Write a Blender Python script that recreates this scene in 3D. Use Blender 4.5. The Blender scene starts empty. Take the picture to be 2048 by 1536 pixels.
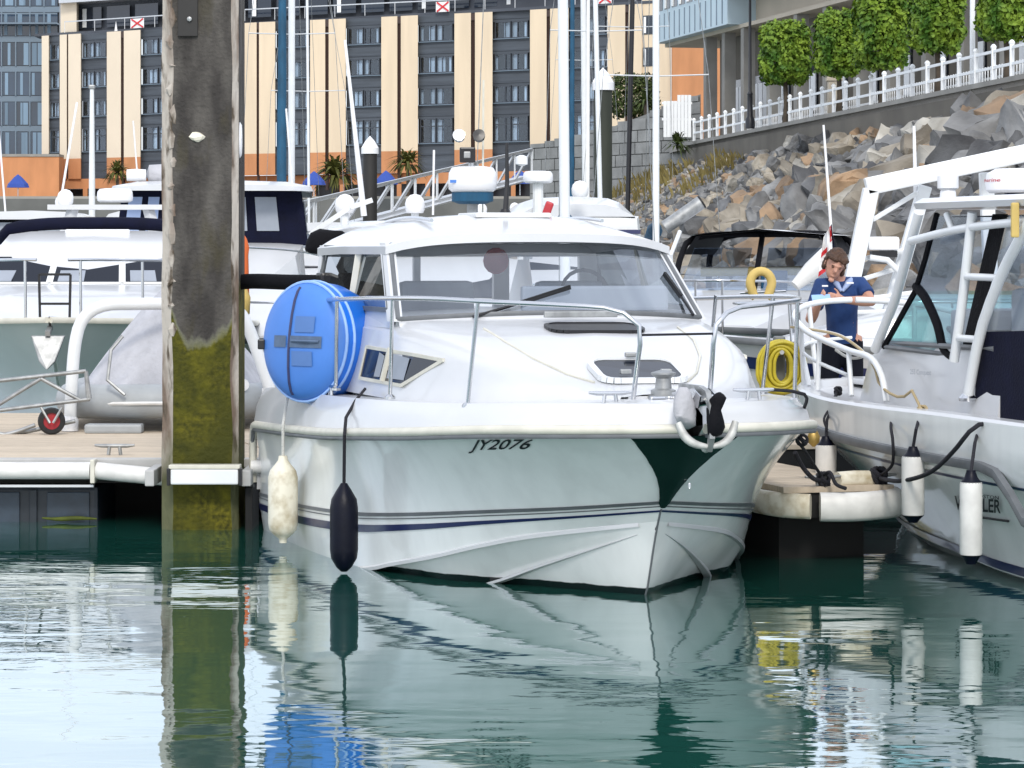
import bpy, bmesh, math, random
from mathutils import Vector, Matrix, noise
R = math.radians
random.seed(7)
scene = bpy.context.scene
col = scene.collection
# ------------------------------------------------------------------ camera
F = 6000.0          # focal length in photo pixels
CAMH = 2.1          # eye height above the water
HZ = 500.0          # photo row of the horizon
cam_d = bpy.data.cameras.new('camera'); cam = bpy.data.objects.new('camera', cam_d); col.objects.link(cam)
cam.location = (0, 0, CAMH); cam.rotation_euler = (R(90), 0, 0)
cam_d.sensor_fit = 'HORIZONTAL'; cam_d.sensor_width = 36.0; cam_d.lens = 36.0*F/2048.0
cam_d.shift_y = -(768-HZ)/2048.0
cam_d.clip_start = 0.5; cam_d.clip_end = 6000
scene.camera = cam
# ------------------------------------------------------------------ sky and sun
SUN_EL, SUN_AZ = 38.0, 176.0     # azimuth clockwise from +Y: behind the camera, to its left
w = bpy.data.worlds.new('World'); scene.world = w; w.use_nodes = True
nt = w.node_tree; nt.nodes.clear()
sky = nt.nodes.new('ShaderNodeTexSky'); sky.sky_type = 'NISHITA'; sky.sun_disc = False
sky.sun_elevation = R(SUN_EL); sky.sun_rotation = R(SUN_AZ); sky.air_density = 1.0; sky.dust_density = 1.5; sky.ozone_density = 1.0
tc = nt.nodes.new('ShaderNodeTexCoord'); mp = nt.nodes.new('ShaderNodeMapping'); mp.inputs['Scale'].default_value = (1.0, 1.0, 2.6)
cn = nt.nodes.new('ShaderNodeTexNoise'); cn.inputs['Scale'].default_value = 2.6; cn.inputs['Detail'].default_value = 7; cn.inputs['Roughness'].default_value = 0.55
cr = nt.nodes.new('ShaderNodeValToRGB'); cr.color_ramp.elements[0].position = 0.30; cr.color_ramp.elements[1].position = 0.62
cr.color_ramp.elements[0].color = (0.45, 0.45, 0.45, 1); cr.color_ramp.elements[1].color = (0.95, 0.95, 0.95, 1)
mx = nt.nodes.new('ShaderNodeMix'); mx.data_type = 'RGBA'
mx.inputs['B'].default_value = (9.0, 9.5, 10.6, 1)          # bright cloud layer over the blue
bg = nt.nodes.new('ShaderNodeBackground'); bg.inputs['Strength'].default_value = 0.12
wo = nt.nodes.new('ShaderNodeOutputWorld')
L = nt.links.new
L(tc.outputs['Generated'], mp.inputs['Vector']); L(mp.outputs['Vector'], cn.inputs['Vector']); L(cn.outputs['Fac'], cr.inputs['Fac'])
L(cr.outputs['Color'], mx.inputs['Factor']); L(sky.outputs['Color'], mx.inputs['A']); L(mx.outputs['Result'], bg.inputs['Color']); L(bg.outputs['Background'], wo.inputs['Surface'])
sd = bpy.data.lights.new('sun', 'SUN'); sd.energy = 1.5; sd.angle = R(12); sd.color = (1.0, 0.95, 0.87)
sun = bpy.data.objects.new('sun', sd); col.objects.link(sun)
_az = R(SUN_AZ); _el = R(SUN_EL)
_to_sun = Vector((math.sin(_az)*math.cos(_el), math.cos(_az)*math.cos(_el), math.sin(_el)))
sun.rotation_euler = _to_sun.to_track_quat('Z', 'Y').to_euler(); sun.location = (0, -20, 60)
vs = scene.view_settings; vs.view_transform = 'Standard'; vs.look = 'None'; vs.exposure = 0.42; vs.gamma = 1.0; vs.use_curve_mapping = False
# ------------------------------------------------------------------ helpers
def P(x, y, D):
    """photo pixel at a known distance -> world point"""
    return Vector(((x-1024.0)/F*D, D, CAMH-(y-HZ)/F*D))
def PZ(x, D, z): return Vector(((x-1024.0)/F*D, D, z))
MATW = {}
def tag(o, label=None, cat=None, group=None, kind=None):
    if label: o['label'] = label
    if cat: o['category'] = cat
    if group: o['group'] = group
    if kind: o['kind'] = kind
    return o
def thing(name, label, cat, loc=(0,0,0), rz=0.0, group=None):
    o = bpy.data.objects.new(name, None); col.objects.link(o); o.empty_display_size = 0.2
    o.location = loc; o.rotation_euler = (0,0,rz)
    MATW[o.name] = Matrix.Translation(Vector(loc)) @ Matrix.Rotation(rz, 4, 'Z')
    return tag(o, label, cat, group)
def mw(o): return MATW.get(o.name, Matrix.Identity(4)) if o else Matrix.Identity(4)
class MB:
    def __init__(s): s.v = []; s.f = []
    def add(s, vs, fs):
        b = len(s.v); s.v += [Vector(p) for p in vs]; s.f += [tuple(i+b for i in q) for q in fs]; return s
    def box(s, c, size, rot=None):
        x, y, z = [k/2 for k in size]
        pts = [Vector((sx*x, sy*y, sz*z)) for sz in (-1,1) for sy in (-1,1) for sx in (-1,1)]
        if rot is not None: pts = [rot @ p for p in pts]
        return s.add([p+Vector(c) for p in pts], [(0,2,3,1),(4,5,7,6),(0,1,5,4),(2,6,7,3),(0,4,6,2),(1,3,7,5)])
    def bar(s, a, b, wd, ht=None, up=Vector((0,0,1))):
        a = Vector(a); b = Vector(b); ht = ht or wd; d = (b-a).normalized()
        sx = d.cross(up)
        if sx.length < 1e-4: sx = d.cross(Vector((1,0,0)))
        sx.normalize(); sy = sx.cross(d).normalized()
        pts = [p + sx*i*wd/2 + sy*j*ht/2 for p in (a,b) for (i,j) in ((-1,-1),(1,-1),(1,1),(-1,1))]
        return s.add(pts, [(3,2,1,0),(4,5,6,7),(0,1,5,4),(1,2,6,5),(2,3,7,6),(3,0,4,7)])
    def tube(s, pts, r, n=8, cap=True, rr=None):
        pts = [Vector(p) for p in pts]; m = len(pts); b = len(s.v); prev = None
        for i, p in enumerate(pts):
            d = (pts[min(i+1,m-1)]-pts[max(i-1,0)]).normalized()
            if prev is None:
                u = d.cross(Vector((0,0,1)))
                if u.length < 1e-3: u = d.cross(Vector((1,0,0)))
            else: u = prev - d*prev.dot(d)
            u.normalize(); prev = u; v = d.cross(u)
            q = rr[i] if rr else r
            for k in range(n):
                a = 2*math.pi*k/n; s.v.append(p + (u*math.cos(a)+v*math.sin(a))*q)
        for i in range(m-1):
            for k in range(n):
                k2 = (k+1) % n
                s.f.append((b+i*n+k, b+i*n+k2, b+(i+1)*n+k2, b+(i+1)*n+k))
        if cap:
            s.f.append(tuple(b+k for k in reversed(range(n)))); s.f.append(tuple(b+(m-1)*n+k for k in range(n)))
        return s
    def lathe(s, prof, n=20, M=None, cap=True):
        b = len(s.v); M = M or Matrix.Identity(4)
        for (r, z) in prof:
            for k in range(n):
                a = 2*math.pi*k/n; s.v.append(M @ Vector((r*math.cos(a), r*math.sin(a), z)))
        for i in range(len(prof)-1):
            for k in range(n):
                k2 = (k+1) % n; s.f.append((b+i*n+k, b+i*n+k2, b+(i+1)*n+k2, b+(i+1)*n+k))
        if cap:
            s.f.append(tuple(b+k for k in reversed(range(n)))); s.f.append(tuple(b+(len(prof)-1)*n+k for k in range(n)))
        return s
    def loft(s, rows, closed=False, capends=False):
        b = len(s.v); n = len(rows[0])
        for r in rows: s.v += [Vector(p) for p in r]
        for i in range(len(rows)-1):
            for k in range(n if closed else n-1):
                k2 = (k+1) % n; s.f.append((b+i*n+k, b+i*n+k2, b+(i+1)*n+k2, b+(i+1)*n+k))
        if capends:
            s.f.append(tuple(b+k for k in reversed(range(n)))); s.f.append(tuple(b+(len(rows)-1)*n+k for k in range(n)))
        return s
    def prism(s, poly, off):
        n = len(poly); off = Vector(off); b = len(s.v)
        s.v += [Vector(p) for p in poly] + [Vector(p)+off for p in poly]
        s.f.append(tuple(b+k for k in range(n))); s.f.append(tuple(b+n+k for k in reversed(range(n))))
        for k in range(n): s.f.append((b+k, b+n+k, b+n+(k+1)%n, b+(k+1)%n))
        return s
    def frame(s, poly, wd, off):
        """a closed ring of bars along a polygon"""
        n = len(poly)
        for k in range(n): s.bar(poly[k], poly[(k+1)%n], wd, off)
        return s
    def build(s, name, mat, parent=None, smooth=None, bevel=0, local=False, fixn=True, seg=2):
        inv = Matrix.Identity(4) if local else mw(root_of(parent)).inverted()
        me = bpy.data.meshes.new(name); me.from_pydata([inv @ p for p in s.v], [], s.f); me.update()
        if fixn or bevel:
            bm = bmesh.new(); bm.from_mesh(me)
            if fixn: bmesh.ops.recalc_face_normals(bm, faces=bm.faces)
            if bevel:
                es = [e for e in bm.edges if len(e.link_faces) == 2 and e.calc_face_angle(0) > 0.5]
                bmesh.ops.bevel(bm, geom=es, offset=bevel, segments=seg, affect='EDGES', profile=0.6, clamp_overlap=True)
            bm.to_mesh(me); bm.free()
        if smooth is not None:
            for p in me.polygons: p.use_smooth = True
            me.set_sharp_from_angle(angle=R(smooth))
        if mat: me.materials.append(mat if not isinstance(mat, str) else M[mat])
        o = bpy.data.objects.new(name, me); col.objects.link(o)
        if parent: o.parent = parent
        return o
def root_of(o):
    while o is not None and o.parent is not None: o = o.parent
    return o
def link_copy(src, parent=None, M4=None):
    c = src.copy(); col.objects.link(c)
    c.parent = parent
    if M4 is not None: c.matrix_basis = M4
    return c
def cr_spline(pts, n):
    """Catmull-Rom through pts, n samples evenly by chord length"""
    pts = [Vector(p) for p in pts]; k = len(pts); dense = []
    for i in range(k-1):
        p0 = pts[max(i-1,0)]; p1 = pts[i]; p2 = pts[i+1]; p3 = pts[min(i+2,k-1)]
        for j in range(12):
            t = j/12
            dense.append(0.5*((2*p1)+(p2-p0)*t+(2*p0-5*p1+4*p2-p3)*t*t+(3*p1-p0-3*p2+p3)*t**3))
    dense.append(pts[-1]); cum = [0]
    for a, b in zip(dense, dense[1:]): cum.append(cum[-1]+(b-a).length)
    out = []; j = 0
    for i in range(n):
        d = cum[-1]*i/(n-1)
        while j < len(cum)-2 and cum[j+1] < d: j += 1
        sg = cum[j+1]-cum[j]; t = (d-cum[j])/sg if sg > 1e-9 else 0
        out.append(dense[j].lerp(dense[j+1], min(max(t,0),1)))
    return out
def sag(a, b, drop, n=10):
    a = Vector(a); b = Vector(b)
    return [a.lerp(b, i/n) - Vector((0,0,drop*4*(i/n)*(1-i/n))) for i in range(n+1)]
def text_mesh(body, size=1.0, shear=0.0, bold=0.0):
    cu = bpy.data.curves.new('lettering', 'FONT'); cu.body = body; cu.size = size; cu.shear = shear; cu.offset = bold; cu.resolution_u = 3
    o = bpy.data.objects.new('lettering', cu); col.objects.link(o)
    dg = bpy.context.evaluated_depsgraph_get(); me = o.evaluated_get(dg).to_mesh()
    v = [p.co.copy() for p in me.vertices]; f = [tuple(p.vertices) for p in me.polygons]
    o.evaluated_get(dg).to_mesh_clear(); bpy.data.objects.remove(o); bpy.data.curves.remove(cu)
    return v, f
# ------------------------------------------------------------------ materials
M = {}
def mat(name, c, rough=0.5, metal=0.0, var=0.0, vscale=4.0, c2=None, bump=0.0, bscale=30.0, coat=0.0, spec=0.5, rnd=0.0, stretch=None, detail=6, lo=0.35, hi=0.7, em=None, bdist=0.02):
    m = bpy.data.materials.new(name); m.use_nodes = True; n = m.node_tree; b = n.nodes['Principled BSDF']
    b.inputs['Base Color'].default_value = (*c, 1); b.inputs['Roughness'].default_value = rough; b.inputs['Metallic'].default_value = metal
    b.inputs['Coat Weight'].default_value = coat; b.inputs['Coat Roughness'].default_value = 0.06; b.inputs['Specular IOR Level'].default_value = spec
    tcn = n.nodes.new('ShaderNodeTexCoord'); src = tcn.outputs['Object']
    if stretch:
        mpn = n.nodes.new('ShaderNodeMapping'); mpn.inputs['Scale'].default_value = stretch; n.links.new(src, mpn.inputs['Vector']); src = mpn.outputs['Vector']
    cur = None
    if var > 0 or c2:
        no = n.nodes.new('ShaderNodeTexNoise'); no.inputs['Scale'].default_value = vscale; no.inputs['Detail'].default_value = detail; n.links.new(src, no.inputs['Vector'])
        rp = n.nodes.new('ShaderNodeValToRGB'); rp.color_ramp.elements[0].position = lo; rp.color_ramp.elements[1].position = hi
        d = c2 if c2 else tuple(k*(1-var) for k in c)
        rp.color_ramp.elements[0].color = (*d, 1); rp.color_ramp.elements[1].color = (*c, 1)
        n.links.new(no.outputs['Fac'], rp.inputs['Fac']); cur = rp.outputs['Color']
    if rnd > 0:
        oi = n.nodes.new('ShaderNodeObjectInfo'); hs = n.nodes.new('ShaderNodeHueSaturation')
        mr = n.nodes.new('ShaderNodeMapRange'); mr.inputs['To Min'].default_value = 1-rnd; mr.inputs['To Max'].default_value = 1+rnd
        n.links.new(oi.outputs['Random'], mr.inputs['Value']); n.links.new(mr.outputs['Result'], hs.inputs['Value'])
        if cur: n.links.new(cur, hs.inputs['Color'])
        else: hs.inputs['Color'].default_value = (*c, 1)
        cur = hs.outputs['Color']
    if cur: n.links.new(cur, b.inputs['Base Color'])
    if bump > 0:
        bn = n.nodes.new('ShaderNodeTexNoise'); bn.inputs['Scale'].default_value = bscale; bn.inputs['Detail'].default_value = 5; n.links.new(src, bn.inputs['Vector'])
        bp = n.nodes.new('ShaderNodeBump'); bp.inputs['Strength'].default_value = min(1, bump); bp.inputs['Distance'].default_value = bdist; n.links.new(bn.outputs['Fac'], bp.inputs['Height']); n.links.new(bp.outputs['Normal'], b.inputs['Normal'])
    if em: b.inputs['Emission Color'].default_value = (*em[0], 1); b.inputs['Emission Strength'].default_value = em[1]
    M[name] = m; return m
def glassmat(name, tint, mixf=0.35, rough=0.02):
    m = bpy.data.materials.new(name); m.use_nodes = True; n = m.node_tree; n.nodes.clear()
    o = n.nodes.new('ShaderNodeOutputMaterial'); t = n.nodes.new('ShaderNodeBsdfTransparent'); t.inputs['Color'].default_value = (*tint, 1)
    g = n.nodes.new('ShaderNodeBsdfGlossy'); g.inputs['Roughness'].default_value = rough; g.inputs['Color'].default_value = (0.9,0.95,1,1)
    lw = n.nodes.new('ShaderNodeLayerWeight'); lw.inputs['Blend'].default_value = 0.5
    pw = n.nodes.new('ShaderNodeMath'); pw.operation = 'POWER'; pw.inputs[1].default_value = 4.0; n.links.new(lw.outputs['Facing'], pw.inputs[0])
    ad = n.nodes.new('ShaderNodeMath'); ad.operation = 'ADD'; ad.use_clamp = True; ad.inputs[1].default_value = 0.04+mixf; n.links.new(pw.outputs[0], ad.inputs[0])
    mxs = n.nodes.new('ShaderNodeMixShader'); n.links.new(ad.outputs[0], mxs.inputs['Fac']); n.links.new(t.outputs[0], mxs.inputs[1]); n.links.new(g.outputs[0], mxs.inputs[2]); n.links.new(mxs.outputs[0], o.inputs['Surface'])
    M[name] = m; return m
W8 = (0.60, 0.61, 0.625)
mat('gelcoat', W8, 0.28, var=0.06, vscale=2.5, coat=0.35)
mat('gelcoat_old', (0.74,0.75,0.74), 0.38, var=0.12, vscale=3, coat=0.15)
mat('hull_white', (0.82,0.84,0.83), 0.18, var=0.12, vscale=5, coat=0.6, stretch=(1,1,0.22), lo=0.25, hi=0.6)
mat('hull_greygreen', (0.70,0.75,0.73), 0.2, var=0.08, vscale=2, coat=0.5)
mat('cream_trim', (0.66,0.64,0.55), 0.45, var=0.15, vscale=8)
mat('grey_rubber', (0.14,0.15,0.16), 0.5, var=0.2, vscale=9)
mat('black_rubber', (0.006,0.006,0.007), 0.55, var=0.3, vscale=12, bump=0.2)
mat('black_plastic', (0.006,0.006,0.008), 0.35)
mat('navy_canvas', (0.003,0.0045,0.022), 0.8, var=0.35, vscale=6, bump=0.3, bscale=60, spec=0.2)
mat('black_canvas', (0.0035,0.0035,0.006), 0.8, var=0.35, vscale=6, bump=0.3, bscale=60, spec=0.2)
mat('navy_paint', (0.012,0.018,0.085), 0.3, coat=0.3)
mat('navy_vinyl', (0.003,0.004,0.013), 0.42, var=0.35, vscale=9, bump=0.1, spec=0.2)
mat('stainless', (0.58,0.59,0.61), 0.2, metal=1.0)
mat('galvanised', (0.42,0.43,0.43), 0.5, metal=0.7, var=0.35, vscale=14)
mat('alu', (0.62,0.64,0.66), 0.36, metal=0.55, var=0.12, vscale=5)
mat('white_alloy', (0.74,0.76,0.77), 0.35, var=0.08, vscale=4)
mat('white_plastic', (0.80,0.80,0.81), 0.3, var=0.05, vscale=6)
mat('fender_white', (0.76,0.75,0.72), 0.45, var=0.22, vscale=7)
mat('fender_cream', (0.72,0.68,0.56), 0.5, c2=(0.42,0.35,0.22), vscale=9, lo=0.3, hi=0.55)
mat('blue_pvc', (0.012,0.17,0.72), 0.36, var=0.2, vscale=4, coat=0.15)
mat('blue_light', (0.065,0.21,0.62), 0.5, var=0.08, vscale=5)
mat('blue_trim', (0.30,0.48,0.82), 0.5)
mat('blue_sail', (0.008,0.085,0.17), 0.75, var=0.45, vscale=5, stretch=(1,1,0.25), bump=0.5, bscale=12)
mat('sail_white', (0.72,0.72,0.70), 0.7, var=0.12, vscale=5)
mat('grey_patch', (0.085,0.18,0.42), 0.8)
mat('strap_grey', (0.10,0.15,0.24), 0.8, var=0.2, vscale=20)
mat('grey_cover', (0.52,0.52,0.55), 0.75, var=0.28, vscale=3, bump=0.9, bscale=5, bdist=0.05)
mat('rib_tube', (0.36,0.38,0.39), 0.5, var=0.15, vscale=5)
mat('red_paint', (0.42,0.02,0.03), 0.45, var=0.2, vscale=8)
mat('orange_rope', (0.62,0.13,0.03), 0.8)
mat('yellow_foam', (0.62,0.45,0.14), 0.7, var=0.2, vscale=8)
mat('yellow_hose', (0.55,0.45,0.03), 0.45, var=0.25, vscale=10)
mat('black_rope', (0.012,0.012,0.018), 0.85, bump=0.6, bscale=120)
mat('tan_rope', (0.46,0.36,0.20), 0.85, bump=0.6, bscale=120)
mat('white_rope', (0.62,0.61,0.57), 0.85, bump=0.6, bscale=120)
mat('brass', (0.40,0.27,0.08), 0.4, metal=0.6)
mat('interior_white', (0.62,0.63,0.62), 0.5, var=0.08, vscale=3)
mat('interior_grey', (0.30,0.33,0.38), 0.65, var=0.15, vscale=3)
mat('deck_plank', (0.56,0.47,0.36), 0.8, var=0.22, vscale=6, rnd=0.10, stretch=(1,8,1), bump=0.2)
mat('deck_edge', (0.46,0.46,0.45), 0.6, var=0.2, vscale=5)
mat('float_dark', (0.012,0.022,0.035), 0.5, var=0.5, vscale=5)
mat('float_panel', (0.030,0.052,0.080), 0.5, var=0.5, vscale=5)
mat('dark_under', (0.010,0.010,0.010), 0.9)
mat('weed', (0.10,0.13,0.01), 0.8, var=0.5, vscale=15)
mat('reflected_green', (0.012,0.034,0.030), 0.22, metal=0.35, var=0.25, vscale=6)  # steel bow plate: reflection of dark green water painted in as base colour
mat('lettering', (0.012,0.012,0.016), 0.5)
mat('pale_lettering', (0.35,0.37,0.40), 0.5)
mat('red_lettering', (0.45,0.02,0.03), 0.5)
glassmat('screen_glass', (0.84,0.87,0.90), 0.10)
glassmat('clear_vinyl', (0.72,0.78,0.86), 0.12, 0.12)
glassmat('teal_glass', (0.38,0.62,0.62), 0.10)
glassmat('dark_glass', (0.10,0.12,0.13), 0.05)
mat('hatch_acrylic', (0.010,0.013,0.022), 0.12, spec=0.3)
# building and land
mat('render_cream', (0.74,0.61,0.44), 0.85, var=0.13, vscale=0.9, stretch=(1,1,0.12))
mat('render_cream_light', (0.74,0.64,0.50), 0.85, var=0.06, vscale=0.3)
mat('render_orange', (0.58,0.26,0.115), 0.85, var=0.2, vscale=0.9, stretch=(1,1,0.3))
mat('downpipe', (0.045,0.025,0.022), 0.6)
mat('spandrel', (0.075,0.090,0.110), 0.6, var=0.35, vscale=0.8, rnd=0.12, stretch=(0.3,0.3,4))
mat('window_frame', (0.05,0.06,0.075), 0.5)
mat('hotel_glass', (0.012,0.020,0.035), 0.10, spec=0.7, rnd=0.3)
mat('curtain', (0.80,0.82,0.82), 0.9, rnd=0.2)
mat('dark_cladding', (0.07,0.08,0.10), 0.55, var=0.25, vscale=0.4)
mat('blue_glass', (0.018,0.045,0.085), 0.12, spec=0.8, var=0.3, vscale=0.3, rnd=0.35)
mat('blue_blind', (0.16,0.24,0.32), 0.6, rnd=0.25)
mat('mullion', (0.14,0.19,0.24), 0.5)
mat('shop_dark', (0.020,0.022,0.028), 0.3)
mat('concrete_dark', (0.16,0.145,0.12), 0.9, var=0.3, vscale=0.6, bump=0.3, bscale=3)
mat('concrete', (0.30,0.29,0.265), 0.9, var=0.25, vscale=0.8, bump=0.3, bscale=4)
mat('pale_blue_clad', (0.50,0.62,0.68), 0.5, var=0.08, vscale=0.5)
mat('beige_wall', (0.50,0.44,0.35), 0.85, var=0.12, vscale=0.5)
mat('block_stone', (0.30,0.30,0.29), 0.9, var=0.3, vscale=1.2, rnd=0.14, bump=0.4, bscale=5)
mat('mortar', (0.20,0.20,0.19), 0.95)
mat('white_paint', (0.80,0.82,0.83), 0.5, var=0.06, vscale=2)
mat('black_iron', (0.012,0.013,0.018), 0.4)
mat('pile_black', (0.022,0.020,0.018), 0.6, var=0.4, vscale=1.5, stretch=(1,1,0.3))
mat('pile_green', (0.035,0.042,0.028), 0.7, var=0.5, vscale=1.5, stretch=(1,1,0.2))
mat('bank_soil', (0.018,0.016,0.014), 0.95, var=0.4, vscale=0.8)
mat('grass_dry', (0.26,0.21,0.07), 0.9, rnd=0.2, var=0.4, vscale=0.6)
mat('quay_stone', (0.17,0.17,0.16), 0.9, var=0.35, vscale=0.3)
mat('paving', (0.32,0.30,0.27), 0.9, var=0.15, vscale=0.4)
mat('skin', (0.52,0.27,0.19), 0.5, var=0.1, vscale=12)
mat('hair', (0.085,0.038,0.018), 0.6, var=0.5, vscale=40, bump=0.5, bscale=80)
mat('shirt_blue', (0.010,0.045,0.17), 0.8, var=0.3, vscale=9, bump=0.3, bscale=14)
mat('trousers', (0.003,0.004,0.010), 0.85, var=0.3, vscale=9, spec=0.2)
mat('collar_pale', (0.30,0.38,0.58), 0.8)
mat('blue_umbrella', (0.02,0.06,0.30), 0.7)
mat('flag_white', (0.78,0.78,0.78), 0.8)
mat('flag_red', (0.60,0.03,0.04), 0.8)
mat('trunk_bark', (0.09,0.07,0.05), 0.9, var=0.4, vscale=4)
def leafmat(name, c, c2, sc=0.9):
    m = mat(name, c, 0.6, c2=c2, vscale=sc, lo=0.38, hi=0.62, spec=0.3); return m
leafmat('leaf_lime', (0.20,0.30,0.030), (0.045,0.115,0.010), 1.6)  # noise paints bright highlights and dark shadow gaps into the crowns
leafmat('leaf_dark', (0.06,0.085,0.018), (0.03,0.045,0.010), 2.0)
leafmat('leaf_palm', (0.11,0.11,0.02), (0.05,0.055,0.012), 2.0)
for i, (a, b) in enumerate((((0.36,0.36,0.355),(0.11,0.11,0.11)), ((0.48,0.43,0.35),(0.20,0.17,0.13)), ((0.46,0.31,0.19),(0.22,0.16,0.11)), ((0.22,0.225,0.23),(0.055,0.055,0.06)), ((0.68,0.65,0.58),(0.26,0.24,0.20)))):
    mat('rock_%d' % i, tuple(k*.72 for k in a), 0.9, c2=tuple(k*.7 for k in b), vscale=1.4, rnd=0.25, bump=1.0, bscale=3.5, lo=0.3, hi=0.66, bdist=0.12)
# ================================================================== WATER
def water_material():
    m = bpy.data.materials.new('harbour_water'); m.use_nodes = True; n = m.node_tree; b = n.nodes['Principled BSDF']
    b.inputs['Base Color'].default_value = (0.022, 0.085, 0.066, 1); b.inputs['Roughness'].default_value = 0.015; b.inputs['IOR'].default_value = 1.40
    b.inputs['Specular IOR Level'].default_value = 0.5
    g = n.nodes.new('ShaderNodeNewGeometry')
    def nz(scale, detail, sx, sy, dist=0.0, rot=0.0):
        mp = n.nodes.new('ShaderNodeMapping'); mp.inputs['Scale'].default_value = (sx, sy, 1); mp.inputs['Rotation'].default_value = (0,0,R(rot)); n.links.new(g.outputs['Position'], mp.inputs['Vector'])
        t = n.nodes.new('ShaderNodeTexNoise'); t.inputs['Scale'].default_value = scale; t.inputs['Detail'].default_value = detail; t.inputs['Distortion'].default_value = dist
        n.links.new(mp.outputs['Vector'], t.inputs['Vector']); return t.outputs['Fac']
    def mth(op, a, b_):
        k = n.nodes.new('ShaderNodeMath'); k.operation = op
        for i, q in enumerate((a, b_)):
            if isinstance(q, (int, float)): k.inputs[i].default_value = q
            else: n.links.new(q, k.inputs[i])
        return k.outputs[0]
    swell = nz(0.9, 2, 0.5, 1.0, 0.6, 8)
    small = nz(3.2, 2, 0.55, 1.0, 0.4, -6)
    fine = nz(11.0, 2, 0.5, 1.0, 0.3, 4)
    patch = nz(0.22, 2, 1.0, 1.6, 0.5)
    rp = n.nodes.new('ShaderNodeMapRange'); rp.inputs['From Min'].default_value = 0.40; rp.inputs['From Max'].default_value = 0.62; rp.inputs['To Min'].default_value = 0.25; rp.inputs['To Max'].default_value = 1.0; n.links.new(patch, rp.inputs['Value'])
    h = mth('ADD', mth('MULTIPLY', swell, 1.0), mth('MULTIPLY', mth('ADD', mth('MULTIPLY', small, 0.42), mth('MULTIPLY', fine, 0.085)), rp.outputs['Result']))
    bp = n.nodes.new('ShaderNodeBump'); bp.inputs['Strength'].default_value = 1.0; bp.inputs['Distance'].default_value = 0.013
    n.links.new(h, bp.inputs['Height'])
    # murky green body under a mirror-like skin that strengthens towards grazing view
    n.nodes.remove(b); out = n.nodes['Material Output']
    df = n.nodes.new('ShaderNodeBsdfDiffuse'); df.inputs['Color'].default_value = (0.012, 0.085, 0.065, 1)
    gl = n.nodes.new('ShaderNodeBsdfGlossy'); gl.inputs['Roughness'].default_value = 0.02; gl.inputs['Color'].default_value = (0.90, 0.945, 0.965, 1); n.links.new(bp.outputs['Normal'], gl.inputs['Normal'])
    lw = n.nodes.new('ShaderNodeLayerWeight'); lw.inputs['Blend'].default_value = 0.5; n.links.new(bp.outputs['Normal'], lw.inputs['Normal'])
    f_ = mth('ADD', mth('MULTIPLY', mth('POWER', lw.outputs['Facing'], 2.4), 0.97), 0.02)
    ms_ = n.nodes.new('ShaderNodeMixShader'); n.links.new(f_, ms_.inputs['Fac']); n.links.new(df.outputs[0], ms_.inputs[1]); n.links.new(gl.outputs[0], ms_.inputs[2]); n.links.new(ms_.outputs[0], out.inputs['Surface'])
    M['water'] = m
water_material()
tag(MB().add([(-2500,-60,0),(2500,-60,0),(2500,4500,0),(-2500,4500,0)], [(0,1,2,3)]).build('water', 'water'), 'calm green harbour water', kind='structure')
tag(MB().add([(-2500,-60,-4),(2500,-60,-4),(2500,4500,-4),(-2500,4500,-4)], [(0,1,2,3)]).build('seabed', 'bank_soil'), kind='structure')
# ================================================================== LAND: quay under the hotel, promenade
q = MB(); q.box((-60, 345, 2.6), (330, 210, 7.2)); tag(q.build('quay', 'quay_stone'), kind='structure')
tag(MB().box((-60, 346, 6.30), (330, 212, 0.2)).build('quay_pavement', 'paving'), kind='structure')
def wl(t):   # foot of the promenade wall; t = distance from the camera
    if t >= 89: k = (145-t)/56.0; return Vector((8.6+6.6*k, t, 0))
    k = (89-t)/56.0; return Vector((15.2+6.6*k, t, 0))
WZ = 7.3
OUT = Vector((-0.993, -0.117, 0))
pv = MB(); pv.prism([wl(150)+Vector((0,0,7.0)), wl(89)+Vector((0,0,7.0)), wl(50)+Vector((0,0,7.0)), Vector((120,50,7.0)), Vector((120,240,7.0)), Vector((8.0,240,7.0))], (0,0,0.22))
tag(pv.build('promenade_pavement', 'paving'), kind='structure')
# promenade wall with coping
pw = thing('promenade_wall', 'weathered dark concrete wall with coping above the rock bank', 'wall', tuple(wl(100)))
a, b_, c_ = wl(146), wl(89), wl(52)
m_ = MB()
for p0, p1 in ((a, b_), (b_, c_)):
    m_.prism([p0+Vector((0,0,4.8)), p1+Vector((0,0,4.8)), p1+Vector((0,0,WZ-0.14)), p0+Vector((0,0,WZ-0.14))], (0.45,0.05,0))
m_.build('wall_face', 'concrete_dark', pw)
m_ = MB()
for p0, p1 in ((a, b_), (b_, c_)):
    o0 = Vector((-0.10,0,0)); m_.prism([p0+o0+Vector((0,0,WZ-0.137)), p1+o0+Vector((0,0,WZ-0.137)), p1+o0+Vector((0,0,WZ+0.02)), p0+o0+Vector((0,0,WZ+0.02))], (0.65,0.05,0))
m_.build('coping', 'concrete', pw)
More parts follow.
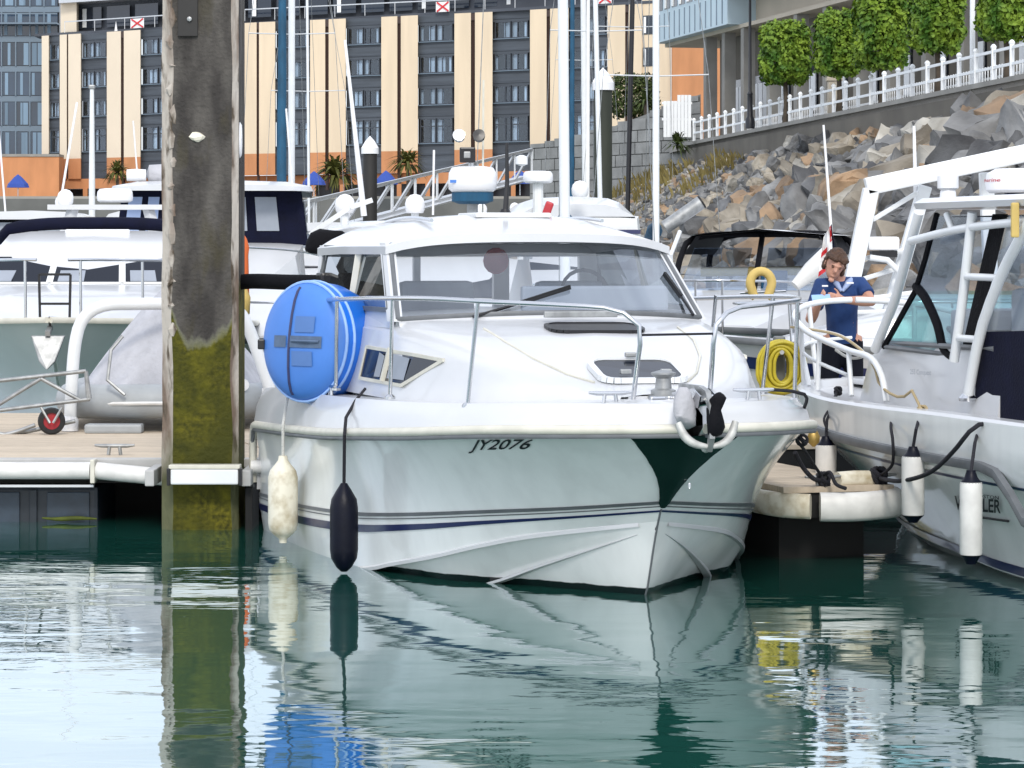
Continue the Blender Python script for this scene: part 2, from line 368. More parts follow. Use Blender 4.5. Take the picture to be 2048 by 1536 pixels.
# white railing on the wall: posts and two rails
rl = thing('white_railing', 'white painted post and rail railing along the top of the concrete wall', 'railing', tuple(wl(110)+Vector((0.2,0,WZ))))
ts = []; t = 145.0
while t > 62: ts.append(t); t -= 2.0
src = None
for i, t in enumerate(ts):
    p = wl(t)+Vector((0.2, 0, WZ))
    if src is None:
        mb = MB(); mb.box((0,0,0.52), (0.13,0.13,1.06)); mb.lathe([(0.09,1.05),(0.10,1.10),(0.05,1.17),(0.0,1.19)], 8)
        src = mb.build('post', 'white_paint', rl, local=True); o = src
    else: o = link_copy(src, rl)
    o.location = mw(rl).inverted() @ p
for h in (0.45, 0.95):
    mb = MB()
    for t0, t1 in zip(ts, ts[1:]): mb.bar(wl(t0)+Vector((0.2,0,WZ+h)), wl(t1)+Vector((0.2,0,WZ+h)), 0.06, 0.09)
    mb.build('rail', 'white_paint', rl)
# picket fence of the gardens behind the promenade
pf = thing('picket_fence', 'white picket fence in front of the clipped block trees', 'fence', tuple(wl(110)+Vector((2.4,0,7.22))))
src = None; t = 143.0; k = 0
while t > 66:
    if not (118.5 < t < 120.2):
        p = wl(t)+Vector((2.4, 0, 7.22))
        if src is None:
            mb = MB(); mb.prism([(-0.06,0,0.05),(0.06,0,0.05),(0.06,0,0.98),(0,0,1.08),(-0.06,0,0.98)], (0,0.03,0)); src = mb.build('picket', 'white_paint', pf, local=True); o = src
        else: o = link_copy(src, pf)
        o.location = mw(pf).inverted() @ p; o.rotation_euler = (0,0,R(83))
    t -= 0.34; k += 1
mb = MB(); mb.bar(wl(143)+Vector((2.44,0,7.9)), wl(89)+Vector((2.44,0,7.9)), 0.03, 0.08); mb.bar(wl(89)+Vector((2.44,0,7.9)), wl(66)+Vector((2.44,0,7.9)), 0.03, 0.08)
mb.bar(wl(143)+Vector((2.44,0,7.42)), wl(66)+Vector((2.44,0,7.42)), 0.03, 0.08); mb.build('fence_rail', 'white_paint', pf)
pp = thing('gate_pier', 'beige stone gate pier between two runs of white railing', 'pier', tuple(wl(119.4)+Vector((1.2,0,7.22))))
p = wl(119.4)+Vector((1.2,0,7.22)); mb = MB(); mb.box(p+Vector((0,0,0.8)), (0.5,0.5,1.6)); mb.build('shaft', 'beige_wall', pp, bevel=0.04); mb = MB(); mb.box(p+Vector((0,0,1.68)), (0.62,0.62,0.17)); mb.build('cap', 'beige_wall', pp, bevel=0.03)
# ------------------------------------------------------------------ rock bank
def bank(t, k, lift=0.0):
    p = wl(t) + OUT*(11.0*k); nzv = noise.noise(Vector((p.x*0.3, p.y*0.3, 0)))*0.35
    p.z = 6.05*(1-k) - 0.9*k + nzv + lift; return p
rb = thing('rock_bank', None, None, tuple(bank(100, 0.5)))
rb['kind'] = 'structure'
rows = [[bank(t, k/12.0, -0.75) for k in range(13)] for t in [172-2.5*i for i in range(46)]]
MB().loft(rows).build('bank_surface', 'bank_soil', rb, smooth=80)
rock_meshes = []
for vi in range(9):
    rnd = random.Random(vi+3)
    pts = []
    for i in range(22):
        v = Vector((rnd.gauss(0,1), rnd.gauss(0,1), rnd.gauss(0,1))).normalized()
        v = Vector((math.copysign(abs(v.x)**0.7, v.x), math.copysign(abs(v.y)**0.7, v.y), math.copysign(abs(v.z)**0.8, v.z)))*rnd.uniform(0.40,0.54)
        pts.append(Vector((v.x*rnd.uniform(0.95,1.1), v.y*0.85, v.z*0.72)))
    bm = bmesh.new()
    for p in pts: bm.verts.new(p)
    r = bmesh.ops.convex_hull(bm, input=bm.verts); bmesh.ops.delete(bm, geom=[g for g in r['geom_interior'] if isinstance(g, bmesh.types.BMVert)], context='VERTS')
    bmesh.ops.triangulate(bm, faces=bm.faces); bmesh.ops.subdivide_edges(bm, edges=list(bm.edges), cuts=2, use_grid_fill=True); bmesh.ops.triangulate(bm, faces=bm.faces)
    for v in bm.verts: v.co += v.co.normalized()*(noise.noise(v.co*3.5+Vector((vi*7,0,0)))*0.10 + abs(noise.noise(v.co*7+Vector((0,vi*5,0))))*0.07 + noise.noise(v.co*15+Vector((0,0,vi*5)))*0.025)
    me = bpy.data.meshes.new('rock'); bm.to_mesh(me); bm.free()
    for pl in me.polygons: pl.use_smooth = True
    me.set_sharp_from_angle(angle=R(32))
    vr = []
    for k in range(5):
        m2 = me.copy(); m2.materials.append(M['rock_%d' % k]); vr.append(m2)
    rock_meshes.append(vr)
cand = []
rnd = random.Random(11)
t = 150.0
while t > 56:
    near = min(1, max(0, (132-t)/40.0)); size = 0.44 + 0.78*near
    step = size*0.60; k = 0.0
    while k < 1.0:
        kk = k + rnd.uniform(-0.3,0.3)*size/11; tt = t + rnd.uniform(-0.5,0.5)*size
        p = bank(tt, max(0.02, kk), size*0.02); x = 1024+F*p.x/p.y; y = HZ-F*(p.z-CAMH)/p.y
        if x < 2110 and y < 760:
            s = size*(rnd.choice((0.5,0.65,0.8,1.0,1.25,1.7)) if near > 0.2 else rnd.uniform(0.6,1.5))
            cand.append((s/p.y*(1.0 if y < 560 else 0.3), s, p, rnd.random()))
        k += step/11.0*1.05
    t -= step*1.05
cand.sort(key=lambda q: -q[0])
inv = mw(rb).inverted(); stuffm = [MB() for _ in range(5)]
for i, (_, s, p, u) in enumerate(cand):
    mi = 0 if u < 0.38 else 1 if u < 0.60 else 2 if u < 0.70 else 3 if u < 0.90 else 4
    rm = rock_meshes[rnd.randrange(9)][mi]
    rot = Matrix.Rotation(rnd.uniform(0,6.28),4,'Z') @ Matrix.Rotation(R(33)+rnd.uniform(-.5,.5),4,'Y') @ Matrix.Rotation(rnd.uniform(-.5,.5),4,'X')
    M4 = inv @ Matrix.Translation(p) @ rot @ Matrix.Diagonal((s*rnd.uniform(1.0,1.5), s*rnd.uniform(0.8,1.2), s*rnd.uniform(0.8,1.15), 1))
    if i < 290:
        o = bpy.data.objects.new('rock', rm); col.objects.link(o); o.parent = rb; o.matrix_basis = M4
    else:
        Mw = mw(rb) @ M4
        stuffm[mi].add([Mw @ v.co for v in rm.vertices], [tuple(q.vertices) for q in rm.polygons])
for k in range(5):
    if stuffm[k].v: tag(stuffm[k].build('small_rocks', 'rock_%d' % k, rb, fixn=False), kind='stuff')
# ------------------------------------------------------------------ dry grass at the left end of the bank
gb = MB(); rnd = random.Random(5)
for i in range(3000):
    t = rnd.uniform(128, 168); k = rnd.random()**1.4*0.55*(0.35+0.65*min(1,(t-126)/18)); p = bank(t, 0.02+k, -0.05)
    if noise.noise(Vector((p.x*0.5,p.y*0.12,3))) < -0.15: continue
    h = rnd.uniform(0.3,0.9); a = rnd.uniform(0,6.28); wv = Vector((math.cos(a),math.sin(a),0))*0.05; ln = Vector((rnd.uniform(-.5,.2),rnd.uniform(-.4,.1),0))*h
    gb.add([p-wv, p+wv, p+ln*0.4+Vector((0,0,h*0.7))+wv*0.6, p+ln+Vector((0,0,h))], [(0,1,2),(0,2,3)])
tag(gb.build('dry_grass', 'grass_dry', fixn=False), 'tufts of dry yellow grass at the far end of the rock bank', 'grass', kind='stuff')
# ------------------------------------------------------------------ leaf clouds
def leaf_cloud(c, size, n, leaf, seed, round_=0.5, hole=0.0):
    rnd = random.Random(seed); mb = MB(); c = Vector(c)
    while len(mb.f) < n*1:
        v = Vector((rnd.uniform(-1,1), rnd.uniform(-1,1), rnd.uniform(-1,1)))
        pw_ = 4.5
        d = (abs(v.x)**pw_+abs(v.y)**pw_+abs(v.z)**pw_)**(1/pw_)
        if d > 1: continue
        if d < 0.62 and rnd.random() < 0.8: continue
        lump = 1 + 0.20*noise.noise(v*2.3+Vector((seed,0,0))) + 0.09*noise.noise(v*5.5+Vector((0,seed,0)))
        if noise.noise(v*3.1+Vector((seed*1.7,3,0))) < -0.42+hole: continue
        p = c + Vector((v.x*size[0]/2, v.y*size[1]/2, v.z*size[2]/2))*lump
        nrm = (v.normalized() + Vector((rnd.gauss(0,.6),rnd.gauss(0,.6),rnd.gauss(0.2,.6)))).normalized()
        u = nrm.cross(Vector((rnd.gauss(0,1),rnd.gauss(0,1),rnd.gauss(0,1)))).normalized(); w_ = nrm.cross(u); l = leaf*rnd.uniform(0.6,1.3)
        mb.add([p-u*l*0.5, p+w_*l*0.32, p+u*l*0.5-nrm*l*0.12, p-w_*l*0.32], [(0,1,2,3)])
    return mb
tl = [(1570, 43, 168, 1.00, 'lime green clipped block tree beside the black lamp post'), (1677, 22, 152, 0.98, 'clipped block tree next after the one by the lamp post'),
      (1762, -28, 138, 1.08, 'tallest clipped block tree of the row above the railing'), (1874, -32, 104, 1.05, 'yellowish clipped block tree beside the white flagpole'), (2012, -45, 80, 1.0, 'clipped block tree on the far side of the white flagpole')]
for i, (x, y0, y1, sc, lab) in enumerate(tl):
    D = (123.5, 115.0, 108.5, 101.5, 94.5)[i]; z0 = CAMH-(y1-HZ)/F*D; z1 = CAMH-(y0-HZ)/F*D; X = (x-1024)/F*D
    wdt = (98, 92, 108, 104, 106)[i]*D/F
    tr = thing('block_tree', lab, 'tree', (X, D, 7.22), group='clipped block trees along the promenade')
    leaf_cloud((X, D, (z0+z1)/2), (wdt, wdt*1.1, z1-z0), 6500, 0.21, 20+i).build('crown', 'leaf_lime', tr, fixn=False)
    tk = MB(); tk.tube([(X,D,7.2),(X+0.05,D,(7.2+z0)/2),(X,D,z0+0.4),(X,D,(z0+z1)/2)], 0.1, 8, rr=[0.13,0.10,0.09,0.05])
    for a in range(5):
        an = a*1.26+i; tk.tube([(X,D,z0+0.1),(X+math.cos(an)*wdt*.3,D+math.sin(an)*wdt*.3,z0+0.9+0.2*a)], 0.04, 5, rr=[0.05,0.02])
    tk.build('trunk', 'trunk_bark', tr, smooth=60)
# lamp post and flagpole on the promenade
D = 126.0; lp = thing('lamp_post', 'black cast iron lamp post in front of the grey building', 'lamp post', tuple(PZ(1500, D, 7.22)))
X = (1500-1024)/F*D; mb = MB(); mb.lathe([(0.20,7.2),(0.20,7.6),(0.13,7.7),(0.11,8.6),(0.13,8.65),(0.07,8.75),(0.055,12.6),(0.09,12.7),(0.04,12.8)], 12, Matrix.Translation((X,D,0))); mb.build('column', 'black_iron', lp, smooth=40)
mb = MB(); mb.lathe([(0.09,12.8),(0.2,13.3),(0.22,13.35),(0.05,13.6)], 8, Matrix.Translation((X,D,0))); mb.build('lantern', 'black_iron', lp)
D = 97.0; fp = thing('flagpole', 'white flagpole standing between two clipped block trees', 'flagpole', tuple(PZ(1945, D, 7.22))); X = (1945-1024)/F*D
MB().lathe([(0.09,7.2),(0.085,11),(0.06,15.5)], 10, Matrix.Translation((X,D,0))).build('pole', 'white_paint', fp, smooth=50); MB().lathe([(0.02,15.5),(0.1,15.6),(0.02,15.72)], 10, Matrix.Translation((X,D,0))).build('finial', 'white_paint', fp, smooth=50)
# ================================================================== HOTEL
HP = [(85, 292.0), (500, 275.0), (1000, 262.0), (1420, 250.0)]
def hx(x, off=0.0):
    for (x0, d0), (x1, d1) in zip(HP, HP[1:]):
        if x <= x1 or x1 == 1420:
            D = d0 + (d1-d0)*(x-x0)/(x1-x0); break
    X = (x-1024)/F*D; return Vector((X, D+off, 0))
def slab(mb, x0, x1, z0, z1, off, th):
    a, b = hx(x0, off), hx(x1, off)
    return mb.prism([a+Vector((0,0,z0)), b+Vector((0,0,z0)), b+Vector((0,0,z1)), a+Vector((0,0,z1))], (0,th,0))
ht = thing('hotel', 'long hotel block with cream pilasters, dark window bays and an orange base', 'building', tuple(hx(700)+Vector((0,0,6.4))))
glassmat('hotel_pane', (0.80,0.86,0.92), 0.02)
ZT = 22.9
creams = [(85,99),(121,135),(138,163),(215,243),(249,282),(352,383),(389,421),(482,514),(519,551),(621,651),(658,692),(763,795),(802,836),(909,942),(950,985),(1060,1093),(1100,1137),(1215,1250),(1257,1283)]
for (x0, x1) in creams:
    slab(MB(), x0, x1, 10.9, ZT, -0.5, 0.9).build('pilaster', 'render_cream' if x0 > 300 else 'render_cream_light', ht)
    slab(MB(), x0, x1, 8.95, 10.897, -0.52, 0.9).build('pilaster_base', 'render_orange', ht)
for (a_, b2) in ((135,138),(243,249),(383,389),(514,519),(651,658),(795,802),(942,950),(1093,1100),(1250,1257)):
    mb = MB(); xm = (a_+b2)/2; p = hx(xm, -0.12); mb.tube([p+Vector((0,0,7.5)), p+Vector((0,0,ZT-0.5))], 0.10, 6)
    mb.box(p+Vector((0,-0.05,ZT-0.35)), (0.34,0.3,0.6)); slab(mb, a_, b2, 7.5, ZT, 0.05, 0.2); mb.build('downpipe', 'downpipe', ht)
slab(MB(), 99, 1283, 8.0, 8.947, -0.45, 1.0).build('base_band', 'render_orange', ht)
slab(MB(), 60, 1345, 6.4, 8.0, 0.6, 0.5).build('ground_floor', 'shop_dark', ht)
for x in range(110, 1300, 57):
    slab(MB(), x, x+9, 6.4, 7.997, -0.40, 0.7).build('ground_pier', 'render_orange', ht)
bays = [(99,121),(163,215),(282,352),(421,482),(551,621),(692,763),(836,909),(985,1060),(1137,1215)]
rowz = [(20.55,22.05),(17.75,19.25),(14.95,16.45),(11.55,13.75)]
rnd = random.Random(9)
back = MB()
for (x0, x1) in bays: slab(back, x0, x1, 8.9, ZT, 1.2, 0.2)
back.build('room_back', 'shop_dark', ht)
for (x0, x1) in bays:
    zs = [10.3] + [v for r_ in reversed(rowz) for v in r_] + [ZT]
    for i in range(0, len(zs), 2):   # spandrel strips between the windows
        slab(MB(), x0, x1, zs[i], zs[i+1], 0.02, 0.25).build('spandrel', 'spandrel', ht)
        nl = max(1, int((zs[i+1]-zs[i])/0.33))
        for j in range(nl):
            zc = zs[i]+(zs[i+1]-zs[i])*(j+0.5)/nl
            if j % 2 == 0: slab(MB(), x0, x1, zc, zc+0.10, -0.05, 0.06).build('slat', 'window_frame', ht)
    slab(MB(), x0, x1, 8.95, 10.297, -0.1, 0.3).build('bay_base', 'render_orange', ht) if False else slab(MB(), x0, x1, 8.95, 10.297, 0.0, 0.3).build('bay_base', 'spandrel', ht)
    wd = x1-x0; xm = (x0+x1)/2
    for (z0, z1) in rowz:
        halves = ((x0+wd*0.06, xm-wd*0.015), (xm+wd*0.015, x1-wd*0.06)) if wd > 30 else ((x0+2, x1-2),)
        for hi_, (h0, h1) in enumerate(halves):
            fr = MB(); e = (h1-h0)*0.06
            slab(fr, h0, h1, z0, z0+0.10, -0.02, 0.14); slab(fr, h0, h1, z1-0.10, z1, -0.02, 0.14); slab(fr, h0, h0+e, z0+0.1, z1-0.1, -0.02, 0.14); slab(fr, h1-e, h1, z0+0.1, z1-0.1, -0.02, 0.14)
            sp = h0+(h1-h0)*(0.66 if hi_ == 0 else 0.36); slab(fr, sp-e/2, sp+e/2, z0+0.1, z1-0.1, -0.02, 0.14)
            if z1-z0 > 2: slab(fr, h0+e, h1-e, z0+1.45, z0+1.55, -0.02, 0.14)
            fo = fr.build('window', 'window_frame', ht)
            slab(MB(), h0+e, h1-e, z0+0.1, z1-0.1, 0.05, 0.02).build('pane', 'hotel_pane', fo)
            cw = rnd.choice((0.0,0.26,0.34,0.40,0.42,0.55))
            if cw:
                cu = MB(); seg = 6
                if hi_ == 0: c0, c1 = h1-(h1-h0)*cw, h1-e
                else: c0, c1 = h0+e, h0+(h1-h0)*cw
                for s_ in range(seg):
                    slab(cu, c0+(c1-c0)*s_/seg, c0+(c1-c0)*(s_+1)/seg, z0+0.1, z1-0.12, 0.30+0.06*(s_ % 2), 0.03)
                cu.build('curtain', 'curtain', fo)
            if rnd.random() < 0.35:
                c0 = h0+e if hi_ == 0 else h1-(h1-h0)*0.2
                slab(MB(), c0, c0+(h1-h0)*0.15, z0+0.1, z1-0.12, 0.32, 0.03).build('curtain', 'curtain', fo)
        slab(MB(), x0+1, x1-1, z0-0.07, z0-0.003, -0.25, 0.3).build('sill', 'mullion', ht)
# cream end wall with two windows, orange return
slab(MB(), 1283, 1342, 8.95, 25.5, -0.3, 1.0).build('end_wall', 'render_cream', ht)
for (z0, z1) in ((20.3,21.9),(17.6,19.2),(14.8,16.4),(11.9,13.6)):
    fo = slab(MB(), 1279+6, 1279+28, z0, z1, -0.36, 0.05).build('window', 'window_frame', ht)
    slab(MB(), 1279+14, 1279+26, z0+0.12, z1-0.12, -0.40, 0.03).build('pane', 'hotel_glass', fo); slab(MB(), 1279+8, 1279+12.5, z0+0.12, z1-0.12, -0.40, 0.03).build('curtain', 'curtain', fo)
slab(MB(), 1342.2, 1480, 6.4, 21.0, -2.0, 1.5).build('return_wall', 'render_orange', ht)
# recessed top storey, rail and eaves
slab(MB(), 126, 1345, ZT, 26.0, 2.5, 0.5).build('top_storey', 'dark_cladding', ht)
slab(MB(), 70, 1345, ZT, ZT+0.25, -0.3, 3.3).build('terrace_slab', 'dark_cladding', ht)
for k in range(21):
    x = 150+57*k; fo = slab(MB(), x, x+46, 23.6, 25.6, 2.4, 0.05).build('top_window', 'hotel_glass', ht)
    if k % 3 == 0: slab(MB(), x+8, x+16, 23.7, 25.5, 2.35, 0.03).build('curtain', 'curtain', fo)
mb = MB()
for x0, x1 in zip(range(130, 1330, 60), range(190, 1400, 60)):
    mb.bar(hx(x0,-0.2)+Vector((0,0,24.15)), hx(x1,-0.2)+Vector((0,0,24.15)), 0.08, 0.10)
    mb.bar(hx(x0,-0.2)+Vector((0,0,ZT+.2)), hx(x0,-0.2)+Vector((0,0,24.15)), 0.05)
mb.build('terrace_rail', 'alu', ht)
slab(MB(), 118, 150, ZT+0.25, 27.5, 1.0, 1.4).build('corner_wall', 'render_cream_light', ht)
slab(MB(), 118, 1345, 26.0, 26.35, -0.2, 3.2).build('eaves', 'alu', ht)
slab(MB(), 118, 330, 26.35, 30, 0.6, 2.4).build('upper_wall', 'render_cream_light', ht)
slab(MB(), 330, 1345, 26.35, 30, 1.5, 1.5).build('upper_storey', 'dark_cladding', ht)
for k, x in enumerate((230, 262, 872, 1196)):
    fo = thing('balcony_flag', ('small pale banner on the hotel terrace rail by the corner', 'small red and white flag on the hotel terrace rail near the pile', 'red and white flag on the terrace rail above the middle window bays', 'red and white flag on the terrace rail beside the tall masts')[k], 'flag', tuple(hx(x,-0.4)+Vector((0,0,23.2))))
    if k == 0: MB().prism([hx(x,-0.4)+Vector((0,0,22.95)), hx(x+6,-0.4)+Vector((0,0,22.95)), hx(x+3,-0.4)+Vector((0,0,23.9))], (0,0.05,0)).build('cloth', 'flag_white', fo)
    else:
        slab(MB(), x, x+27, 23.1, 24.0, -0.42, 0.05).build('cloth', 'flag_white', fo)
        mb = MB(); mb.bar(hx(x+2,-0.47)+Vector((0,0,23.15)), hx(x+25,-0.47)+Vector((0,0,23.95)), 0.03, 0.14); mb.bar(hx(x+2,-0.49)+Vector((0,0,23.95)), hx(x+25,-0.49)+Vector((0,0,23.15)), 0.03, 0.14); mb.build('saltire', 'flag_red', fo)
# ------------------------------------------------------------------ blue glass office block, left
gbk = thing('glass_block', 'dark blue glass office block at the end of the hotel', 'building', tuple(PZ(30, 300, 6.4)))
def gs(mb, x0, x1, z0, z1, off, th):
    a, b = PZ(x0, 300, 0), PZ(x1, 300, 0); a.y += off; b.y += off
    return mb.prism([a+Vector((0,0,z0)), b+Vector((0,0,z0)), b+Vector((0,0,z1)), a+Vector((0,0,z1))], (0,th,0))
gs(MB(), -140, 118, 10.9, 32, 0.3, 20).build('core', 'shop_dark', gbk)
rnd = random.Random(4)
for r_ in range(7):
    z0 = 11.6+2.98*r_; gs(MB(), -140, 118, z0-0.62, z0-0.05, -0.02, 0.3).build('floor_band', 'mullion', gbk)
    for c in range(9):
        x0 = -138+28.3*c; fo = gs(MB(), x0+1.6, x0+26.6, z0, z0+2.32, 0.0, 0.2).build('window', 'blue_glass', gbk)
        for q_ in range(2):
            if rnd.random() < 0.75:
                u = rnd.uniform(1.5, 14); gs(MB(), x0+2+u, x0+2+u+rnd.uniform(4,10), z0+0.05, z0+2.25, -0.05-0.01*q_, 0.03).build('blind', 'blue_blind', fo)
        gs(MB(), x0-1.2, x0+1.4, z0-0.05, z0+2.36, -0.15, 0.3).build('mullion', 'mullion', gbk)
gs(MB(), -140, 118, 24.6, 24.75, -1.5, 1.5).build('balcony_slab', 'mullion', gbk); gs(MB(), -140, 118, 25.6, 25.7, -1.4, 0.1).build('balcony_rail', 'mullion', gbk)
ob = thing('orange_plinth_wall', 'plain orange rendered wall below the dark glass block', 'wall', tuple(PZ(30, 286, 6.4)))
a, b = PZ(-160, 286, 6.4), PZ(118, 286, 6.4); MB().prism([a, b, b+Vector((0,0,4.6)), a+Vector((0,0,4.6))], (0,3,0)).build('wall_face', 'render_orange', ob)
a, b = PZ(-160, 285.9, 0), PZ(118, 285.9, 0); a.z = b.z = 11.0; MB().prism([a, b, b+Vector((0,0,0.25)), a+Vector((0,0,0.25))], (0,3.2,0)).build('coping', 'concrete', ob)
# ------------------------------------------------------------------ grey building with pale blue bay above the promenade
gy = thing('grey_building', 'grey concrete building with a pale blue clad upper storey and dark columns', 'building', (11, 152, 7.22))
GA, GB, GC = Vector((8.75,166,0)), Vector((11.75,151.6,0)), Vector((21,108,0))
gd = (GB-GA).normalized(); gn = Vector((gd.y,-gd.x,0))
if gn.x > 0: gn = -gn
def gface(mb, p0, p1, z0, z1, off, th):
    o = gn*off; return mb.prism([p0+o+Vector((0,0,z0)), p1+o+Vector((0,0,z0)), p1+o+Vector((0,0,z1)), p0+o+Vector((0,0,z1))], -gn*th)
def gp(u): return GA.lerp(GB, u) if u <= 1 else GB.lerp(GC, u-1)
gface(MB(), gp(0.40), GC, 7.2, 13.3, -1.2, 8).build('ground_storey', 'concrete_dark', gy)
gface(MB(), GA, GB, 13.5, 17.6, 0.9, 9).build('blue_bay', 'pale_blue_clad', gy)
for k in range(14):
    p0 = gp(k/14.0+0.005); p1 = gp(k/14.0+0.012); gface(MB(), p0, p1, 13.6, 15.0, 0.93, 0.06).build('cladding_joint', 'mullion', gy)
for k in range(9):
    p0 = gp(0.05+k*0.105); p1 = gp(0.05+k*0.105+0.075); fo = gface(MB(), p0, p1, 15.2, 17.2, 0.92, 0.08).build('window', 'hotel_glass', gy)
    gface(MB(), p0, p0.lerp(p1, 0.35), 15.25, 17.15, 0.97, 0.05).build('blind', 'curtain', fo)
gface(MB(), GA, GC, 13.3, 13.5, 0.3, 8).build('soffit', 'beige_wall', gy)
gface(MB(), GB, GC, 13.5, 15.2, -0.6, 8).build('upper_wall', 'beige_wall', gy); gface(MB(), GB, GC, 15.2, 15.6, 1.2, 10).build('eaves', 'dark_cladding', gy)
gface(MB(), GB, GC, 15.6, 19, -0.3, 8).build('top_wall', 'beige_wall', gy)
for k in range(11):
    u = 0.52+k*0.24 if k < 3 else 1.0+(k-2)*0.10
    p0 = gp(u); p1 = gp(u)+gd*0.55; gface(MB(), p0, p1, 7.2, 13.3, 0.2, 0.6).build('column', 'concrete', gy)
    q0 = gp(u)+gd*1.3; q1 = q0+gd*2.6; fo = gface(MB(), q0, q1, 8.2, 11.0, -1.15, 0.1).build('shop_window', 'hotel_glass', gy)
    for j in range(3): gface(MB(), q0+gd*(0.1+0.85*j), q0+gd*(0.1+0.85*j+0.72), 8.8, 10.6, -1.1, 0.05).build('blind', 'white_paint', fo)
# ------------------------------------------------------------------ block stone ramp wall below the hotel end
sw = thing('stone_ramp_wall', 'grey block stone wall with a sloping top beside the dry grass', 'wall', tuple(PZ(1230, 157, 0)))
S0, S1 = PZ(1060, 165, 0), PZ(1402, 150, 0); sdv = (S1-S0); sl = sdv.length; sdv.normalize()
def stop(u): return 7.85 + (0.75*u/0.5 if u < 0.5 else 0.75+1.35*(u-0.5)/0.5)
MB().prism([S0+Vector((0,0.25,0)), S1+Vector((0,0.25,0)), S1+Vector((0,0.25,stop(1)-0.05)), S0.lerp(S1,.5)+Vector((0,0.25,stop(.5)-0.05)), S0+Vector((0,0.25,stop(0)-0.05))], (0,1.0,0)).build('wall_core', 'mortar', sw)
rnd = random.Random(2); z = 1.5; row = 0
while z < 10:
    h = 0.62; u = -0.7*(row % 2)
    while u < sl:
        l = rnd.uniform(1.0, 1.6); u0 = max(0, u); u1 = min(sl, u+l)
        if u1-u0 > 0.25:
            zt = min(z+h-0.05, stop((u0+u1)/2/sl))
            if zt-z > 0.15:
                p0 = S0+sdv*(u0+0.03); p1 = S0+sdv*(u1-0.03); o = Vector((0,-rnd.uniform(0,0.05),0))
                MB().prism([p0+o+Vector((0,0,z)), p1+o+Vector((0,0,z)), p1+o+Vector((0,0,zt)), p0+o+Vector((0,0,zt))], (0,0.3,0)).build('stone_block', 'block_stone', sw)
        u += l
    z += h; row += 1
wg = thing('white_gate_screen', 'white boarded gate screen at the top of the stone ramp wall', 'gate', tuple(PZ(1355, 149, 7.2)))
for k in range(8):
    p = PZ(1330+7*k, 149, 0); z0 = CAMH+250*149/F-0.6; z1 = CAMH+(500-(202 if k < 4 else 190))*149/F
    MB().box((p.x, p.y, (z0+z1)/2), (0.155,0.06,z1-z0)).build('board', 'white_paint', wg)
mb = MB(); mb.box((PZ(1354,149.1,0).x, 149.1, 8.6), (1.5,0.06,0.12)); mb.box((PZ(1354,149.1,0).x, 149.1, 9.4), (1.5,0.06,0.12)); mb.build('gate_rail', 'white_paint', wg)
# shrubs on the ramp wall: sword-leaved
def sword_plant(name, label, c, r, n, seed, mat_='leaf_dark', stem=None, group=None):
    c = Vector(c); rnd = random.Random(seed); th_ = thing(name, label, 'plant', (c.x, c.y, stem if stem is not None else c.z), group=group); mb = MB()
    for i in range(n):
        a = rnd.uniform(0,6.28); e = rnd.uniform(-0.5,1.3); d = Vector((math.cos(a)*math.cos(e), math.sin(a)*math.cos(e), math.sin(e))); l = r*rnd.uniform(0.7,1.15); s_ = d.cross(Vector((0,0,1)))
        if s_.length < 0.01: s_ = Vector((1,0,0))
        s_ = s_.normalized()*r*0.055
        p1 = c+d*l*0.55+Vector((0,0,l*0.06)); p2 = c+d*l-Vector((0,0,l*0.28))
        mb.add([c-s_*0.5, c+s_*0.5, p1+s_, p1-s_, p2], [(0,1,2,3),(3,2,4)])
    mb.build('leaves', mat_, th_, fixn=False)
    if stem is not None: MB().tube([(c.x,c.y,stem),(c.x+0.05,c.y,(stem+c.z)/2),(c.x,c.y,c.z+0.1)], 0.14, 7, rr=[0.2,0.15,0.13]).build('trunk', 'trunk_bark', th_, smooth=60)
    return th_
sh = thing('dense_shrub', 'dense dark evergreen shrub on top of the stone ramp wall', 'plant', tuple(PZ(1268, 161, 7)))
leaf_cloud(P(1268, 192, 161), (2.6,2.0,2.3), 3200, 0.20, 77, hole=0.1).build('foliage', 'leaf_dark', sh, fixn=False)
p = PZ(1268,161,6.8); MB().tube([p, p+Vector((0,0,3.2))], 0.1, 6).build('stem', 'trunk_bark', sh)
sword_plant('cabbage_palm', 'spiky palm rising behind the evergreen shrub on the stone wall', P(1292, 205, 158), 1.1, 70, 3, stem=7.0)
sword_plant('flax_plant', 'green spiky flax plant at the end of the concrete wall', P(1355, 290, 143), 0.95, 90, 4)
for i, (x, y, D, r) in enumerate(((672,352,246,2.6),(815,328,248,2.0),(234,345,270,1.6))):
    sword_plant('palm_tree', ('large drooping palm in front of the hotel base beside the capped black pile', 'bushy palm below the middle hotel bays', 'small palm by the hotel base behind the navy canopied boat')[i], P(x,y,D), r, 130, 30+i, 'leaf_palm', stem=6.4)
for i, (x, D) in enumerate(((36,250),(628,240),(772,238),(1040,236))):
    c = PZ(x, D, 0); t_ = thing('blue_parasol', ('furled blue parasol below the orange wall', 'blue parasol left of the large palm on the quay', 'blue parasol right of the capped black pile on the quay', 'blue parasol behind the gangway on the quay')[i], 'parasol', (c.x, c.y, 6.4))
    MB().lathe([(0.95,7.3),(0.85,7.6),(0.35,8.15),(0.03,8.4)], 8, Matrix.Translation((c.x,c.y,0))).build('canopy', 'blue_umbrella', t_); MB().tube([(c.x,c.y,6.4),(c.x,c.y,8.3)], 0.04, 6).build('pole', 'alu', t_)
